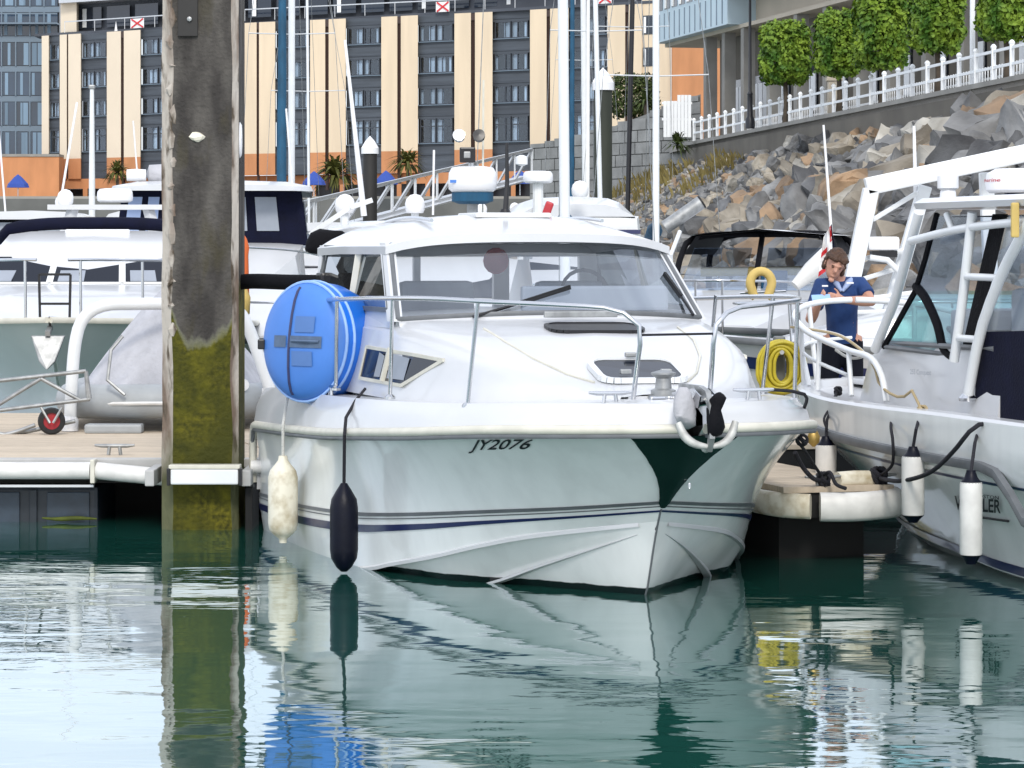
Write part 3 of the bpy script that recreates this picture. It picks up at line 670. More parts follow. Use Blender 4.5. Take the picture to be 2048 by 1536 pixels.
# ------------------------------------------------------------------ gangway truss
gw = thing('access_gangway', 'sloping aluminium truss gangway leading up to the quay', 'gangway', tuple(PZ(720, 118, 0.6)))
A1 = P(1064, 352, 140); A0 = A1 + (P(690, 452, 112)-A1)*1.92
for side in (0, 1.3):
    o = Vector((0, side, 0)); hgt = Vector((0,0,1.25))
    mb = MB(); mb.bar(A0+o, A1+o, 0.14, 0.16); mb.build('bottom_chord', 'alu', gw)
    mb = MB(); mb.bar(A0+o+hgt, A1+o+hgt, 0.10, 0.10); mb.build('handrail', 'alu', gw)
    nn = 17
    for k in range(nn+1):
        q0 = (A0.lerp(A1, k/nn))+o; MB().bar(q0, q0+hgt, 0.07).build('upright', 'alu', gw)
        if k < nn: MB().bar(q0+Vector((0,-0.04,0)), A0.lerp(A1,(k+1)/nn)+o+hgt+Vector((0,-0.04,0)), 0.08).build('diagonal', 'alu', gw)
mb = MB(); mb.bar(A0+Vector((0,.65,0)), A1+Vector((0,.65,0)), 1.15, 0.06); mb.build('walkway', 'alu', gw)
# ------------------------------------------------------------------ capped mooring piles
def capped_pile(x, ytop, D, r, label, mt):
    zt = CAMH-(ytop-HZ)/F*D; c = PZ(x, D, 0); t_ = thing('mooring_pile', label, 'pile', (c.x, c.y, -3), group='black mooring piles with white caps')
    Mx = Matrix.Translation((c.x,c.y,0)); ch = r*2.3
    MB().lathe([(r,-4),(r,zt-ch)], 18, Mx).build('shaft', mt, t_, smooth=40)
    MB().lathe([(r*1.22,zt-ch-0.05),(r*1.22,zt-ch*0.72),(r*0.65,zt-ch*0.3),(r*0.03,zt)], 18, Mx).build('cap', 'white_plastic', t_, smooth=25)
    for zz in (0.7,):
        MB().lathe([(r+0.02,zz),(r+0.22,zz),(r+0.22,zz+0.16),(r+0.02,zz+0.16)], 18, Mx, cap=False).build('guide_ring', 'alu', t_, smooth=40)
capped_pile(740, 272, 105, 0.25, 'black steel mooring pile with white cone cap in front of the hotel', 'pile_black')
capped_pile(1206, 135, 82, 0.25, 'tall weathered green-black mooring pile with white cone cap near the masts', 'pile_green')
lm = thing('harbour_lamp_mast', 'slim grey lamp mast in front of the hotel window bay', 'lamp post', tuple(PZ(184, 86, 0.5)))
c = PZ(184,86,0); MB().lathe([(0.10,0.3),(0.09,4),(0.06,CAMH+325*86/F)], 10, Matrix.Translation((c.x,c.y,0))).build('pole', 'white_alloy', lm, smooth=50); MB().box((c.x,c.y,CAMH+326*86/F), (0.18,0.18,0.12)).build('lamp_head', 'galvanised', lm, bevel=0.03)

fpn = thing('distant_pontoon', 'low distant pontoon walkway behind the moored boats', 'pontoon', (-10, 86, 0))
MB().box((-10,86,0.42), (44,3.0,0.18)).build('deck', 'deck_plank', fpn); MB().box((-10,86,0.0), (43.6,2.6,0.6)).build('floats', 'float_dark', fpn)
mat('galvanised_pale', (0.60,0.60,0.57), 0.55, metal=0.2, var=0.35, vscale=14)
# ================================================================== MAIN MOTORBOAT  (local: x = towards viewer's right, y = aft, z = up)
BT = R(16); BO = Vector((1.06, 17.4, 0))
boat = thing('cabin_cruiser', 'white cabin motorboat moored bow out with bow plate tinted as dark green water reflection and navy stripe', 'motorboat', tuple(BO), BT)
BM = mw(boat)
def BL(lat, s, z): return BM @ Vector((lat, s, z))
N = 44
def curve(pts): return cr_spline([Vector((l, s, z)) for (s, l, z) in pts], N)
SHEER = curve([(0,.05,1.07),(.12,.35,1.065),(.35,.68,1.055),(.7,.96,1.04),(1.1,1.16,1.015),(1.6,1.32,.98),(2.3,1.43,.94),(3.2,1.48,.89),(4.3,1.5,.85),(5.2,1.49,.82),(5.75,1.47,.80)])
STRIPE = curve([(.60,.0,.545),(1.0,.50,.485),(1.5,.87,.43),(2.2,1.17,.36),(3.0,1.34,.30),(4.3,1.44,.25),(5.75,1.43,.22)])
CHINE = curve([(.66,.0,.47),(1.2,.58,.36),(1.6,.85,.265),(2.0,1.04,.165),(2.5,1.2,.07),(2.9,1.3,0.0),(4.0,1.38,-.08),(5.75,1.38,-.1)])
STRK = curve([(.69,.01,.42),(1.0,.26,.29),(1.4,.50,.145),(1.81,.71,0),(2.5,.95,-.15),(5.75,1.0,-.25)])
KEEL = curve([(.70,0,.40),(.78,0,.24),(.9,0,0),(1.2,0,-.25),(1.8,0,-.4),(5.75,0,-.42)])
def ts_pt(i, v):     # topside between sheer (v=0) and stripe (v=1), hollow flare
    a, b = SHEER[i], STRIPE[i]; p = a.lerp(b, v); fl = math.sin(math.pi*v)*(0.07 if i > 2 else 0.03)
    p.x = max(0, p.x - fl*(1-0.6*i/N)*min(1, p.x/.35)); return p
def ts(u, v):
    f = u*(N-1); i = min(int(f), N-2); return ts_pt(i, v).lerp(ts_pt(i+1, v), f-i)
def side(rows, sgn): return [[BM @ Vector((p.x*sgn, p.y, p.z)) for p in r] for r in rows]
# topsides
mb = MB()
for sg in (-1, 1):
    rows = [[ts_pt(i, k/8.0) for k in range(9)] + [STRIPE[i].lerp(CHINE[i], .5), CHINE[i]] for i in range(N)]
    mb.loft(side(rows, sg))
tr_ = [p for p in [ts_pt(N-1, k/8.0) for k in range(9)] + [CHINE[-1], KEEL[-1]]]
mb.add([BM @ Vector((p.x*s_, p.y, p.z)) for s_ in (1,-1) for p in (tr_ if s_ == 1 else reversed(tr_))], [tuple(range(22))])
hull = mb.build('hull', 'hull_white', boat, smooth=35)
# bottom, with antifouling below the boot line
def bottom_material():
    m = M['hull_white'].copy(); m.name = 'hull_bottom'; n = m.node_tree; b = n.nodes['Principled BSDF']
    g = n.nodes.new('ShaderNodeNewGeometry'); sx = n.nodes.new('ShaderNodeSeparateXYZ'); n.links.new(g.outputs['Position'], sx.inputs[0])
    no = n.nodes.new('ShaderNodeTexNoise'); no.inputs['Scale'].default_value = 7; n.links.new(g.outputs['Position'], no.inputs['Vector'])
    ma = n.nodes.new('ShaderNodeMath'); ma.operation = 'MULTIPLY_ADD'; ma.inputs[1].default_value = 0.022; n.links.new(no.outputs['Fac'], ma.inputs[0]); n.links.new(sx.outputs['Z'], ma.inputs[2])
    cp = n.nodes.new('ShaderNodeMapRange'); cp.inputs['From Min'].default_value = 0.050; cp.inputs['From Max'].default_value = 0.056; n.links.new(ma.outputs[0], cp.inputs['Value'])
    mxn = n.nodes.new('ShaderNodeMix'); mxn.data_type = 'RGBA'; mxn.inputs['A'].default_value = (0.008,0.012,0.014,1)
    old = b.inputs['Base Color'].links[0].from_socket; n.links.new(cp.outputs['Result'], mxn.inputs['Factor']); n.links.new(old, mxn.inputs['B']); n.links.new(mxn.outputs['Result'], b.inputs['Base Color'])
    M['hull_bottom'] = m
bottom_material()
mb = MB()
for sg in (-1, 1):
    mb.loft(side([[CHINE[i], CHINE[i].lerp(STRK[i], .5), STRK[i]] for i in range(N)], sg)); mb.loft(side([[STRK[i], STRK[i].lerp(KEEL[i], .5), KEEL[i]] for i in range(N)], sg))
hb = mb.build('hull_bottom', 'hull_bottom', boat, smooth=20)
for sg in (-1, 1):   # spray rails and chine flats: ledges standing proud
    mb = MB(); rows = []
    for i in range(1, N-8):
        w_ = 0.042*min(1, i/9.0); p = STRK[i]; k_ = w_/.085; rows.append([p+Vector((0,0,0.012*k_)), p+Vector((w_,-w_*0.25,0.004*k_)), p+Vector((w_*0.9,-w_*0.2,-0.030*k_)), p+Vector((-0.01*k_,0,-0.035*k_))])
    mb.loft(side(rows, sg)); mb.build('spray_rail', 'gelcoat', hb, smooth=30)
    mb = MB(); rows = []
    for i in range(1, N-8):
        w_ = 0.03*min(1, i/8.0); p = CHINE[i]; rows.append([p+Vector((-0.01,0,0.02)), p+Vector((w_*0.4,-w_*0.3,0.0)), p+Vector((w_*0.3,-w_*0.2,-0.022)), p+Vector((-0.02,0,-0.02))])
    mb.loft(side(rows, sg)); mb.build('chine_rail', 'gelcoat', hb, smooth=30)
mb = MB(); mb.tube([BM @ (p+Vector((0,-0.006,0))) for p in [STRIPE[0]+Vector((0,0,0.02)), CHINE[0], *KEEL[:9]]], 0.007, 6); mb.build('stem_seam', 'grey_rubber', hb)
# stripes follow the hull
def stripe(v0, v1, mt, name, below=False):
    for sg in (-1, 1):
        rows = []
        for i in range(N):
            def q(v):
                p = ts_pt(i, v) if v <= 1 else STRIPE[i].lerp(CHINE[i], (v-1)); return p + Vector((0.006, -0.003, 0))
            rows.append([q(v0), q(v1)])
        MB().loft(side(rows, sg)).build(name, mt, hull, fixn=False)
stripe(1.06, 1.22, 'navy_paint', 'navy_stripe'); stripe(0.895, 0.935, 'grey_rubber', 'grey_stripe'); stripe(0.955, 0.968, 'grey_rubber', 'grey_stripe')
# rubbing strake
STK = SHEER[:-1] + [Vector((1.465,5.72,.79)), Vector((1.455,5.80,.70)), Vector((1.45,5.83,.55)), Vector((1.45,5.83,.36))]
for sg in (-1, 1):
    MB().tube([BM @ Vector(((p.x+0.012)*sg, p.y-0.01, p.z-0.008)) for p in STK], 0.030, 8).build('rubbing_strake', 'cream_trim', boat, smooth=60)
    MB().tube([BM @ Vector(((p.x+0.018)*sg, p.y-0.012, p.z-0.045)) for p in STK], 0.016, 6).build('strake_insert', 'grey_rubber', boat, smooth=60)
# deck moulding
DE = curve([(.02,.03,1.205),(.16,.32,1.205),(.40,.64,1.20),(.74,.91,1.185),(1.13,1.10,1.17),(1.6,1.26,1.155),(2.3,1.37,1.14),(3.2,1.42,1.12),(4.3,1.44,1.10),(5.2,1.43,1.09),(5.78,1.40,1.06)])
mb = MB()
for sg in (-1, 1):
    rows = [[SHEER[i], SHEER[i].lerp(DE[i], .5)+Vector((.012,0,0)), DE[i]+Vector((0.0,0,-.03)), DE[i]+Vector((-.02,.005,0)), Vector((max(0,DE[i].x-.10), DE[i].y+.01, DE[i].z-.006)), Vector((max(0,DE[i].x*.5), DE[i].y+.02, DE[i].z+.015)), Vector((0, DE[i].y+.02, DE[i].z+.02))] for i in range(N)]
    mb.loft(side(rows, sg))
mb.add([BL(l, 5.79, z) for (l, z) in ((-1.44,.3),(1.44,.3),(1.40,1.06),(-1.40,1.06))], [(0,1,2,3)])
deck = mb.build('deck', 'gelcoat', boat, smooth=40)
# cabin trunk
ST = [(.62,.22,.20,1.222,.12,1.226,1.228),(.85,.52,.46,1.235,.34,1.25,1.258),(1.2,.84,.74,1.30,.56,1.345,1.365),(1.6,1.03,.93,1.40,.72,1.465,1.49),(2.0,1.13,1.03,1.48,.82,1.555,1.585),(2.5,1.19,1.09,1.545,.90,1.615,1.655),(2.9,1.21,1.11,1.58,.95,1.645,1.685),(3.6,1.23,1.14,1.60,1.0,1.66,1.70),(5.25,1.24,1.15,1.60,1.0,1.65,1.68)]
def trunk_row(s):
    for a, b in zip(ST, ST[1:]):
        if a[0] <= s <= b[0]: t = (s-a[0])/(b[0]-a[0]); return [x+(y-x)*t for x, y in zip(a, b)]
    return list(ST[-1])
ss = cr_spline([Vector((a[1], a[0], a[6])) for a in ST], 2) and [0.62+i*(5.25-.62)/40 for i in range(41)]
def tr_sm(s):
    # smooth the station table a little
    w_ = [trunk_row(min(5.25, max(.62, s+d))) for d in (-.18,-.09,0,.09,.18)]; return [sum(c)/5 for c in zip(*w_)]
mb = MB()
for sg in (-1, 1):
    rows = []
    for s in ss:
        _, wb, ws, zs, wi, zt, zc = tr_sm(s); zb = 1.13
        pr = cr_spline([(ws,0,zs-.03),(ws-.02,0,zs),(wi+.06,0,zt-.012),(wi*.6,0,zt*.5+zc*.5),(0,0,zc)], 10)
        rows.append([Vector((wb, s, zb)), Vector((wb*.4+ws*.6, s, zb+(zs-zb)*.55))] + [Vector((p.x, s, p.z)) for p in pr])
    mb.loft(side(rows, sg))
mb.add([BL(l, .62, z) for (l, z) in ((-.22,1.13),(.22,1.13),(.2,1.222),(0,1.228),(-.2,1.222))], [(0,1,2,3,4)])
trunk = mb.build('cabin_trunk', 'gelcoat', boat, smooth=35)
def tside(s, z, off=0.0):       # point on the trunk side wall (right-hand side)
    _, wb, ws, zs, wi, zt, zc = tr_sm(s); t = (z-1.13)/(zs-.03-1.13); m_ = (0, .55*(zs-1.13)/(zs-.03-1.13), 1); return Vector((wb+(ws-wb)*min(1, t*1.05)+off, s, z))
def ttop(lat, s, off=0.0):
    _, wb, ws, zs, wi, zt, zc = tr_sm(s); pr = cr_spline([(ws,0,zs-.03),(ws-.02,0,zs),(wi+.06,0,zt-.012),(wi*.6,0,zt*.5+zc*.5),(0,0,zc)], 24); a = abs(lat)
    for p, q in zip(pr, pr[1:]):
        if q.x <= a <= p.x or p.x <= a <= q.x:
            t = (a-p.x)/(q.x-p.x) if abs(q.x-p.x) > 1e-6 else 0; return Vector((lat, s, p.z+(q.z-p.z)*t+off))
    return Vector((lat, s, zc+off))
# trunk side windows
for sg in (-1, 1):
    poly = [(1.88,1.405),(2.30,1.425),(3.35,1.445),(3.35,1.235),(2.38,1.225)]
    g = [BM @ Vector((p.x*sg, p.y, p.z)) for p in [tside(s, z, 0.012) for s, z in poly]]
    fr = MB(); fr.frame(g, 0.022, 0.022); fo = fr.build('side_window', 'cream_trim', boat, smooth=40)
    MB().add([BM @ Vector((p.x*sg, p.y, p.z)) for p in [tside(s, z, 0.016) for s, z in poly]], [(0,1,2,3,4)]).build('pane', 'hatch_acrylic', fo)
    MB().bar(BM @ Vector((tside(2.78,1.45,.02).x*sg, 2.78, 1.455)), BM @ Vector((tside(2.78,1.24,.02).x*sg, 2.78, 1.235)), 0.03, 0.03).build('mullion', 'cream_trim', fo)
    for (s0, s1) in ((2.36,2.70),(2.86,3.0)):
        MB().add([BM @ Vector((p.x*sg, p.y, p.z)) for p in [tside(s, z, 0.019) for s, z in ((s0,1.40),(s1,1.42),(s1,1.26),(s0,1.26))]], [(0,1,2,3)]).build('curtain', 'interior_grey', fo)
# windscreen
def ws_pt(u, v):     # u -1..1 across, v 0 bottom..1 top
    hb_, ht_ = 1.06, 0.965; half = hb_+(ht_-hb_)*v; s0 = 2.60+(3.27-2.60)*v; s_ = s0 + (0.30-0.07*v)*abs(u)**2.4
    z = (1.685-0.045*abs(u)**2)*(1-v) + (2.165-0.03*abs(u)**2)*v; return Vector((u*half, s_, z))
NU = 20
mb = MB(); mb.loft([[BM @ ws_pt(-1+2*i/NU, k/4) for k in range(5)] for i in range(NU+1)])
wsg = mb.build('windscreen', 'screen_glass', boat, smooth=60)
fr = MB(); fr.tube([BM @ (ws_pt(-1+2*i/NU, 0)+Vector((0,-.01,0))) for i in range(NU+1)], 0.020, 6); fr.tube([BM @ (ws_pt(-1+2*i/NU, 1)+Vector((0,-.01,0))) for i in range(NU+1)], 0.018, 6)
for u in (-1, 1): fr.tube([BM @ (ws_pt(u, k/6)+Vector((0,-.01,0))) for k in range(7)], 0.018, 6)
fr.build('gasket', 'grey_rubber', wsg, smooth=60)
for u in (-1, 1):
    fr = MB(); a, b = ws_pt(u, -0.03), ws_pt(u, 1.03); fr.loft([[BM @ (p+Vector((dx*u, dy, 0))) for (dx, dy) in ((-.03,-.02),(.035,-.01),(.05,.10),(-.01,.12))] for p in (a, a.lerp(b,.5), b)], closed=True, capends=True)
    fr.build('pillar', 'gelcoat', boat, smooth=30)
mb = MB(); mb.loft([[BM @ (ws_pt(-1+2*i/NU, 0)+Vector((0,dy,dz))) for (dy, dz) in ((-.06,-.05),(-.03,-.015),(.05,-.01),(.06,-.06))] for i in range(NU+1)]); mb.build('windscreen_base', 'gelcoat', boat, smooth=50)
# roof
rows = []
for i in range(25):
    u = i/24.0; row = []
    for k in range(21):
        v = -1+2*k/20.0; front = ws_pt(max(-1,min(1,v)), 1.0).y-0.09; s = front+(5.35-front)*u
        half = 1.02+0.05*min(1,u*2); crown = 0.145*min(1, u*2.6)**0.7 + 0.045
        z = 2.165 + crown*(1-abs(v)**2.6) - 0.04*abs(v)**6 - 0.03*max(0,u-.6); row.append(Vector((v*half, s, z)))
    rows.append(row)
mb = MB(); mb.loft([[BM @ p for p in r] for r in rows]); mb.loft([[BM @ (p-Vector((0,0,0.055))) for p in r] for r in rows])
rim = rows[0] + [r[-1] for r in rows[1:]] + list(reversed(rows[-1][:-1])) + [r[0] for r in reversed(rows[1:-1])]
mb.loft([[BM @ p, BM @ (p-Vector((0,0,.055)))] for p in rim+[rim[0]]]); roof = mb.build('roof', 'gelcoat', boat, smooth=40)
for sg in (-1, 1):
    MB().tube([BM @ (Vector((sg*.62, s, 2.30+.03*math.sin((s-3.6)/1.5*3.14)))) for s in [3.7+.15*i for i in range(10)]], 0.014, 6).build('roof_rail', 'stainless', roof)
mb = MB(); mb.box(BL(0.0, 4.05, 2.345), (0.55,0.5,0.035), Matrix.Rotation(BT,3,'Z')); mb.build('roof_hatch', 'gelcoat_old', roof, bevel=0.012)
# cabin sides with windows
for sg in (-1, 1):
    wb = [(3.02,1.61),(5.15,1.61),(5.15,1.70),(3.02,1.70)]
    MB().loft([[BL(sg*(1.09), 2.98, 1.58), BL(sg*1.07, 2.98, 1.70)], [BL(sg*1.15, 4.0, 1.58), BL(sg*1.11, 4.0, 1.70)], [BL(sg*1.15, 5.25, 1.58), BL(sg*1.11, 5.25, 1.70)]]).build('cabin_side', 'gelcoat', boat)
    poly = [(1.075,3.06,1.70),(1.10,4.0,1.70),(1.11,5.2,1.70),(1.03,5.2,2.12),(1.015,4.2,2.12),(0.99,3.56,2.115)]
    g = [BL(sg*a, s, z) for a, s, z in poly]; fo = MB().frame(g, 0.045, 0.03).build('cabin_window', 'grey_rubber', boat); MB().add(g, [tuple(range(6))]).build('pane', 'dark_glass', fo)
    for s in (4.1,): MB().bar(BL(sg*1.10, s, 1.68), BL(sg*1.02, s+.05, 2.12), 0.06, 0.03).build('mullion', 'cream_trim', fo)
    MB().bar(BL(sg*1.11, 5.26, 1.15), BL(sg*1.02, 5.26, 2.13), 0.10, 0.08).build('rear_pillar', 'gelcoat', boat)
# interior: dash, helm, seats, aft bulkhead
it = thing_part = MB(); mb = MB(); mb.loft([[BM @ (ws_pt(-1+2*i/NU, .02)*1.0+Vector((0,dy,dz))) for (dy, dz) in ((.03,-.02),(.45,-.015),(.47,-.35))] for i in range(1, NU)]); mb.build('dashboard', 'interior_white', boat, smooth=40)
MB().box(BL(.45,3.35,1.70), (.55,.25,.22), Matrix.Rotation(BT,3,'Z')).build('helm_console', 'interior_grey', boat, bevel=.04)
mb = MB(); ring = [BM @ (Vector((.45,3.56,1.80))+Vector((math.cos(a)*.17, math.sin(a)*.05, math.sin(a)*.16))) for a in [i*math.pi/10 for i in range(21)]]; mb.tube(ring, .014, 6); mb.build('steering_wheel', 'black_plastic', boat)
for (l, s, wd_) in ((.48,4.05,.5),(-.42,4.35,.55)):
    o_ = MB().box(BL(l,s,1.55), (wd_,.14,.66), Matrix.Rotation(BT,3,'Z')).build('helm_seat', 'interior_grey', boat, bevel=.05); MB().box(BL(l,s-.25,1.35), (wd_,.45,.12), Matrix.Rotation(BT,3,'Z')).build('cushion', 'interior_grey', o_, bevel=.04)
MB().box(BL(.38,3.12,1.77), (1.05,.06,.17), Matrix.Rotation(BT,3,'Z')).build('sun_screen', 'interior_grey', boat, bevel=.02)
MB().box(BL(0,3.9,1.0), (2.1,2.6,.04), Matrix.Rotation(BT,3,'Z')).build('cabin_floor', 'interior_white', boat)
mb = MB()
for l, wd_ in ((-.98,.14),(.30,.12),(.98,.14),(-.35,.05)): mb.box(BL(l,5.2,1.65), (wd_,.05,.98), Matrix.Rotation(BT,3,'Z'))
mb.box(BL(.62,5.2,1.30), (.75,.045,.35), Matrix.Rotation(BT,3,'Z')); mb.box(BL(-.65,5.2,1.30), (.75,.045,.35), Matrix.Rotation(BT,3,'Z')); mb.box(BL(0,5.2,2.10), (2.0,.055,.10), Matrix.Rotation(BT,3,'Z')); mb.build('aft_bulkhead', 'interior_white', boat)
mb = MB(); mb.lathe([(.02,-.03),(.09,-.02),(.10,.0),(.09,.02),(.02,.03)], 14, BM @ Matrix.Translation((.18,4.9,2.02)) @ Matrix.Rotation(R(90),4,'X')); mb.build('red_float', 'red_paint', boat, smooth=50)
# wipers
for (a, b, c) in ((BL(-.62,2.62,1.66), BM @ (ws_pt(-.30,.12)+Vector((0,-.03,0))), BM @ (ws_pt(.02,.30)+Vector((0,-.03,0)))), (BL(.98,2.80,1.66), BM @ (ws_pt(.93,.25)+Vector((0,-.03,0))), BM @ (ws_pt(.90,.52)+Vector((0,-.03,0))))):
    wp = MB().tube([a, b, c], .011, 6).build('wiper', 'black_plastic', boat); MB().bar(b.lerp(c,.1), c.lerp(c+(c-b),.25), .02, .03).build('blade', 'black_rubber', wp)
# foredeck hatches
def hatch(l0, l1, s0, s1, fw, mt, name, up=.022):
    c = [(l0,s0),(l1,s0),(l1,s1),(l0,s1)]; r = .10; pts = []
    for (x, s), (dx, ds) in zip(c, ((1,1),(-1,1),(-1,-1),(1,-1))):
        cx, cs = x+dx*r, s+ds*r*.9
        st = {(1,1):180,(-1,1):270,(-1,-1):0,(1,-1):90}[(dx,ds)]
        for k in range(5): an = R(st+22.5*k); pts.append((cx+math.cos(an)*r, cs+math.sin(an)*r*.9))
    g = [BM @ ttop(x, s, up) for x, s in pts]; fo = MB().frame(g, fw, up*1.6).build(name, 'white_alloy' if mt == 'hatch_acrylic' else 'black_plastic', boat, smooth=60)
    MB().add([BM @ ttop(x, s, up*1.5) for x, s in pts], [tuple(range(len(pts)))]).build('pane', mt, fo)
    return fo
h1 = hatch(-.25,.29,.93,1.30,.04,'hatch_acrylic','deck_hatch')
for (x, s) in ((.03,1.28),(-.10,.98),(.16,.98)): MB().box(BM @ ttop(x, s, .06), (.07,.04,.03), Matrix.Rotation(BT,3,'Z')).build('latch', 'galvanised', h1, bevel=.008)
h2 = hatch(-.26,.36,1.95,2.22,.03,'black_plastic','sliding_hatch', .012)
MB().box(BM @ ttop(.03,2.32,.05), (.5,.03,.04), Matrix.Rotation(BT,3,'Z')).build('hatch_rail', 'galvanised', h2, bevel=.006)
mb = MB()
for sg in (-1, 1):   # moulded line where the non-slip panel meets the trunk
    mb.tube([BM @ ttop(sg*l, s, .004) for l, s in ((.30,.98),(.42,1.15),(.55,1.45),(.63,1.8),(.66,2.2))], .009, 6)
mb.build('moulded_line', 'cream_trim', trunk, smooth=60)
# bow rail
def brail(sg):
    t_ = []
    for (s, l, z) in ((.42,.24,1.20),(.36,.235,1.40),(.30,.23,1.62),(.32,.28,1.70),(.38,.40,1.755),(.52,.66,1.775),(.9,.99,1.79),(1.5,1.20,1.80),(2.3,1.31,1.79),(3.2,1.36,1.77),(4.0,1.38,1.75)): t_.append(Vector((sg*l, s, z)))
    return cr_spline(t_, 40)
for sg in (-1, 1):
    ro = MB().tube([BM @ p for p in brail(sg)], .0155, 8).build('bow_rail', 'stainless', boat, smooth=60)
    for (s, l, ft) in ((1.0,1.03,(1.13,1.10)),(2.1,1.29,(2.25,1.31)),(3.4,1.36,(3.52,1.38))):
        MB().tube([BL(sg*l, s, 1.785), BL(sg*(ft[1]-.04), ft[0], 1.15)], .013, 8).build('stanchion', 'stainless', ro, smooth=60); MB().lathe([(.035,0),(.035,.015),(.018,.03)], 10, BM @ Matrix.Translation((sg*(ft[1]-.04), ft[0], 1.145))).build('stanchion_base', 'stainless', ro, smooth=40)
MB().tube([BL(-.232,.31,1.60), BL(.232,.31,1.605)], .008, 6).build('rail_wire', 'black_rope', boat)
# side deck cleats
def cleat(c, rz, parent, mt='stainless', sc=1.0):
    Mx = Matrix.Translation(c) @ Matrix.Rotation(rz,4,'Z'); mb = MB(); mb.tube([Mx @ Vector((x*sc,0,z*sc)) for x, z in ((-.13,.062),(-.08,.058),(.08,.058),(.13,.062))], .012*sc, 8, rr=[.008*sc,.013*sc,.013*sc,.008*sc])
    for x in (-.04,.04): mb.tube([Mx @ Vector((x*sc,0,0)), Mx @ Vector((x*sc*.8,0,.058*sc))], .012*sc, 8)
    return mb.build('cleat', mt, parent, smooth=50)
cleat(BL(-.40,.36,1.20), BT, boat); cleat(BL(.55,.50,1.20), BT, boat); cleat(BL(-1.36,3.6,1.11), BT+R(90), boat)
for (l, s) in ((-.14,.26),(-.02,.30)): MB().box(BL(l,s,1.225), (.10,.05,.03), Matrix.Rotation(BT,3,'Z')).build('fairlead', 'stainless', boat, bevel=.01)
# windlass, anchor roller and claw anchor
mb = MB(); mb.lathe([(.075,1.20),(.075,1.24),(.05,1.25),(.045,1.31),(.075,1.335),(.075,1.345),(.02,1.36)], 18, BM @ Matrix.Translation((.02,.62,.02))); wl_ = mb.build('windlass', 'galvanised', boat, smooth=35); MB().box(BL(.02,.62,1.215), (.2,.26,.03), Matrix.Rotation(BT,3,'Z')).build('base_plate', 'galvanised', wl_, bevel=.006)
mb = MB()
for l in (-.05,.05): mb.prism([BL(.02+l,.32,1.20), BL(.02+l,-.14,1.19), BL(.02+l,-.18,1.26), BL(.02+l,-.05,1.30), BL(.02+l,.32,1.26)], BM.to_3x3() @ Vector((.008,0,0)))
mb.lathe([(.04,-.045),(.028,0),(.04,.045)], 12, BM @ Matrix.Translation((.02,-.12,1.23)) @ Matrix.Rotation(R(90),4,'Y')); mb.build('bow_roller', 'stainless', boat, smooth=40)
anc = thing('claw_anchor', 'grey claw anchor hanging over the bow roller of the white motorboat', 'anchor', tuple(BL(.02,-.18,1.1)), BT)
mb = MB(); mb.loft([[BL(.02+dx,s,z+dz) for dx, dz in ((-.016,-.03),(.016,-.03),(.016,.03),(-.016,.03))] for s, z in ((.30,1.285),(-.05,1.285),(-.17,1.26),(-.24,1.18),(-.245,1.05),(-.20,.97))], closed=True, capends=True); mb.build('shank', 'galvanised', anc, smooth=30)
mb = MB()
for sg in (-1, 1):
    ar = cr_spline([BL(.02,-.20,.97), BL(.02+sg*.08,-.19,.985), BL(.02+sg*.14,-.17,1.03), BL(.02+sg*.175,-.15,1.11)], 12); mb.tube(ar, .02, 8, rr=[.013+.013*math.sin(i/11*2.6) for i in range(12)])
mb.tube(cr_spline([BL(.02,-.20,.97), BL(.02,-.12,.955), BL(.02,-.04,.98)], 8), .03, 8, rr=[.016,.02,.024,.024,.02,.018,.014,.01]); mb.build('claw', 'galvanised_pale', anc, smooth=60)
mb = MB(); mb.lathe([(.02,-.13),(.035,-.12),(.045,-.08),(.05,-.03),(.044,.03),(.043,.07),(.052,.10),(.04,.12),(.02,.135)], 20, Matrix.Translation(BL(.055,-.215,1.15))); blt = mb
for i, v in enumerate(blt.v): v += Vector((noise.noise(v*9), noise.noise(v*9+Vector((5,0,0))), noise.noise(v*9+Vector((0,5,0)))))*.035
blt.build('chafe_wrap', 'black_canvas', anc, smooth=60)
mb = MB(); mb.lathe([(.02,-.13),(.05,-.12),(.06,-.08),(.068,-.02),(.062,.03),(.05,.08),(.035,.11),(.02,.12)], 20, Matrix.Translation(BL(-.09,-.06,1.20)))
for i, v in enumerate(mb.v): v += Vector((noise.noise(v*8), noise.noise(v*8+Vector((5,0,0))), noise.noise(v*8+Vector((0,5,0)))))*.05
mb.build('chafe_cloth', 'grey_cover', anc, smooth=60)
# bow plate wrapped round the stem, reflected water painted into its colour
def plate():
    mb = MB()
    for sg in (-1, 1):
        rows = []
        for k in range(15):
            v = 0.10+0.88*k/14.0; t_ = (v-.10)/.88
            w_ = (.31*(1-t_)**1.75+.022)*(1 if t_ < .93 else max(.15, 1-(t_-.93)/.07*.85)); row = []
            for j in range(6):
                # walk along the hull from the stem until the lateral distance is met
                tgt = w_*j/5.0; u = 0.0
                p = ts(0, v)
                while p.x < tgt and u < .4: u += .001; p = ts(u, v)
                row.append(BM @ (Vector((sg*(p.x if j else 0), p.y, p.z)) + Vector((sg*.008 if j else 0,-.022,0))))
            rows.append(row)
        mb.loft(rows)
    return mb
plate().build('bow_plate', 'reflected_green', hull, smooth=60, fixn=True)
mb = MB(); mb.box(BM @ (ts(.01,.70)+Vector((.055,-.03,0))), (.016,.02,.035)); mb.build('towing_eye', 'stainless', hull, bevel=.006)
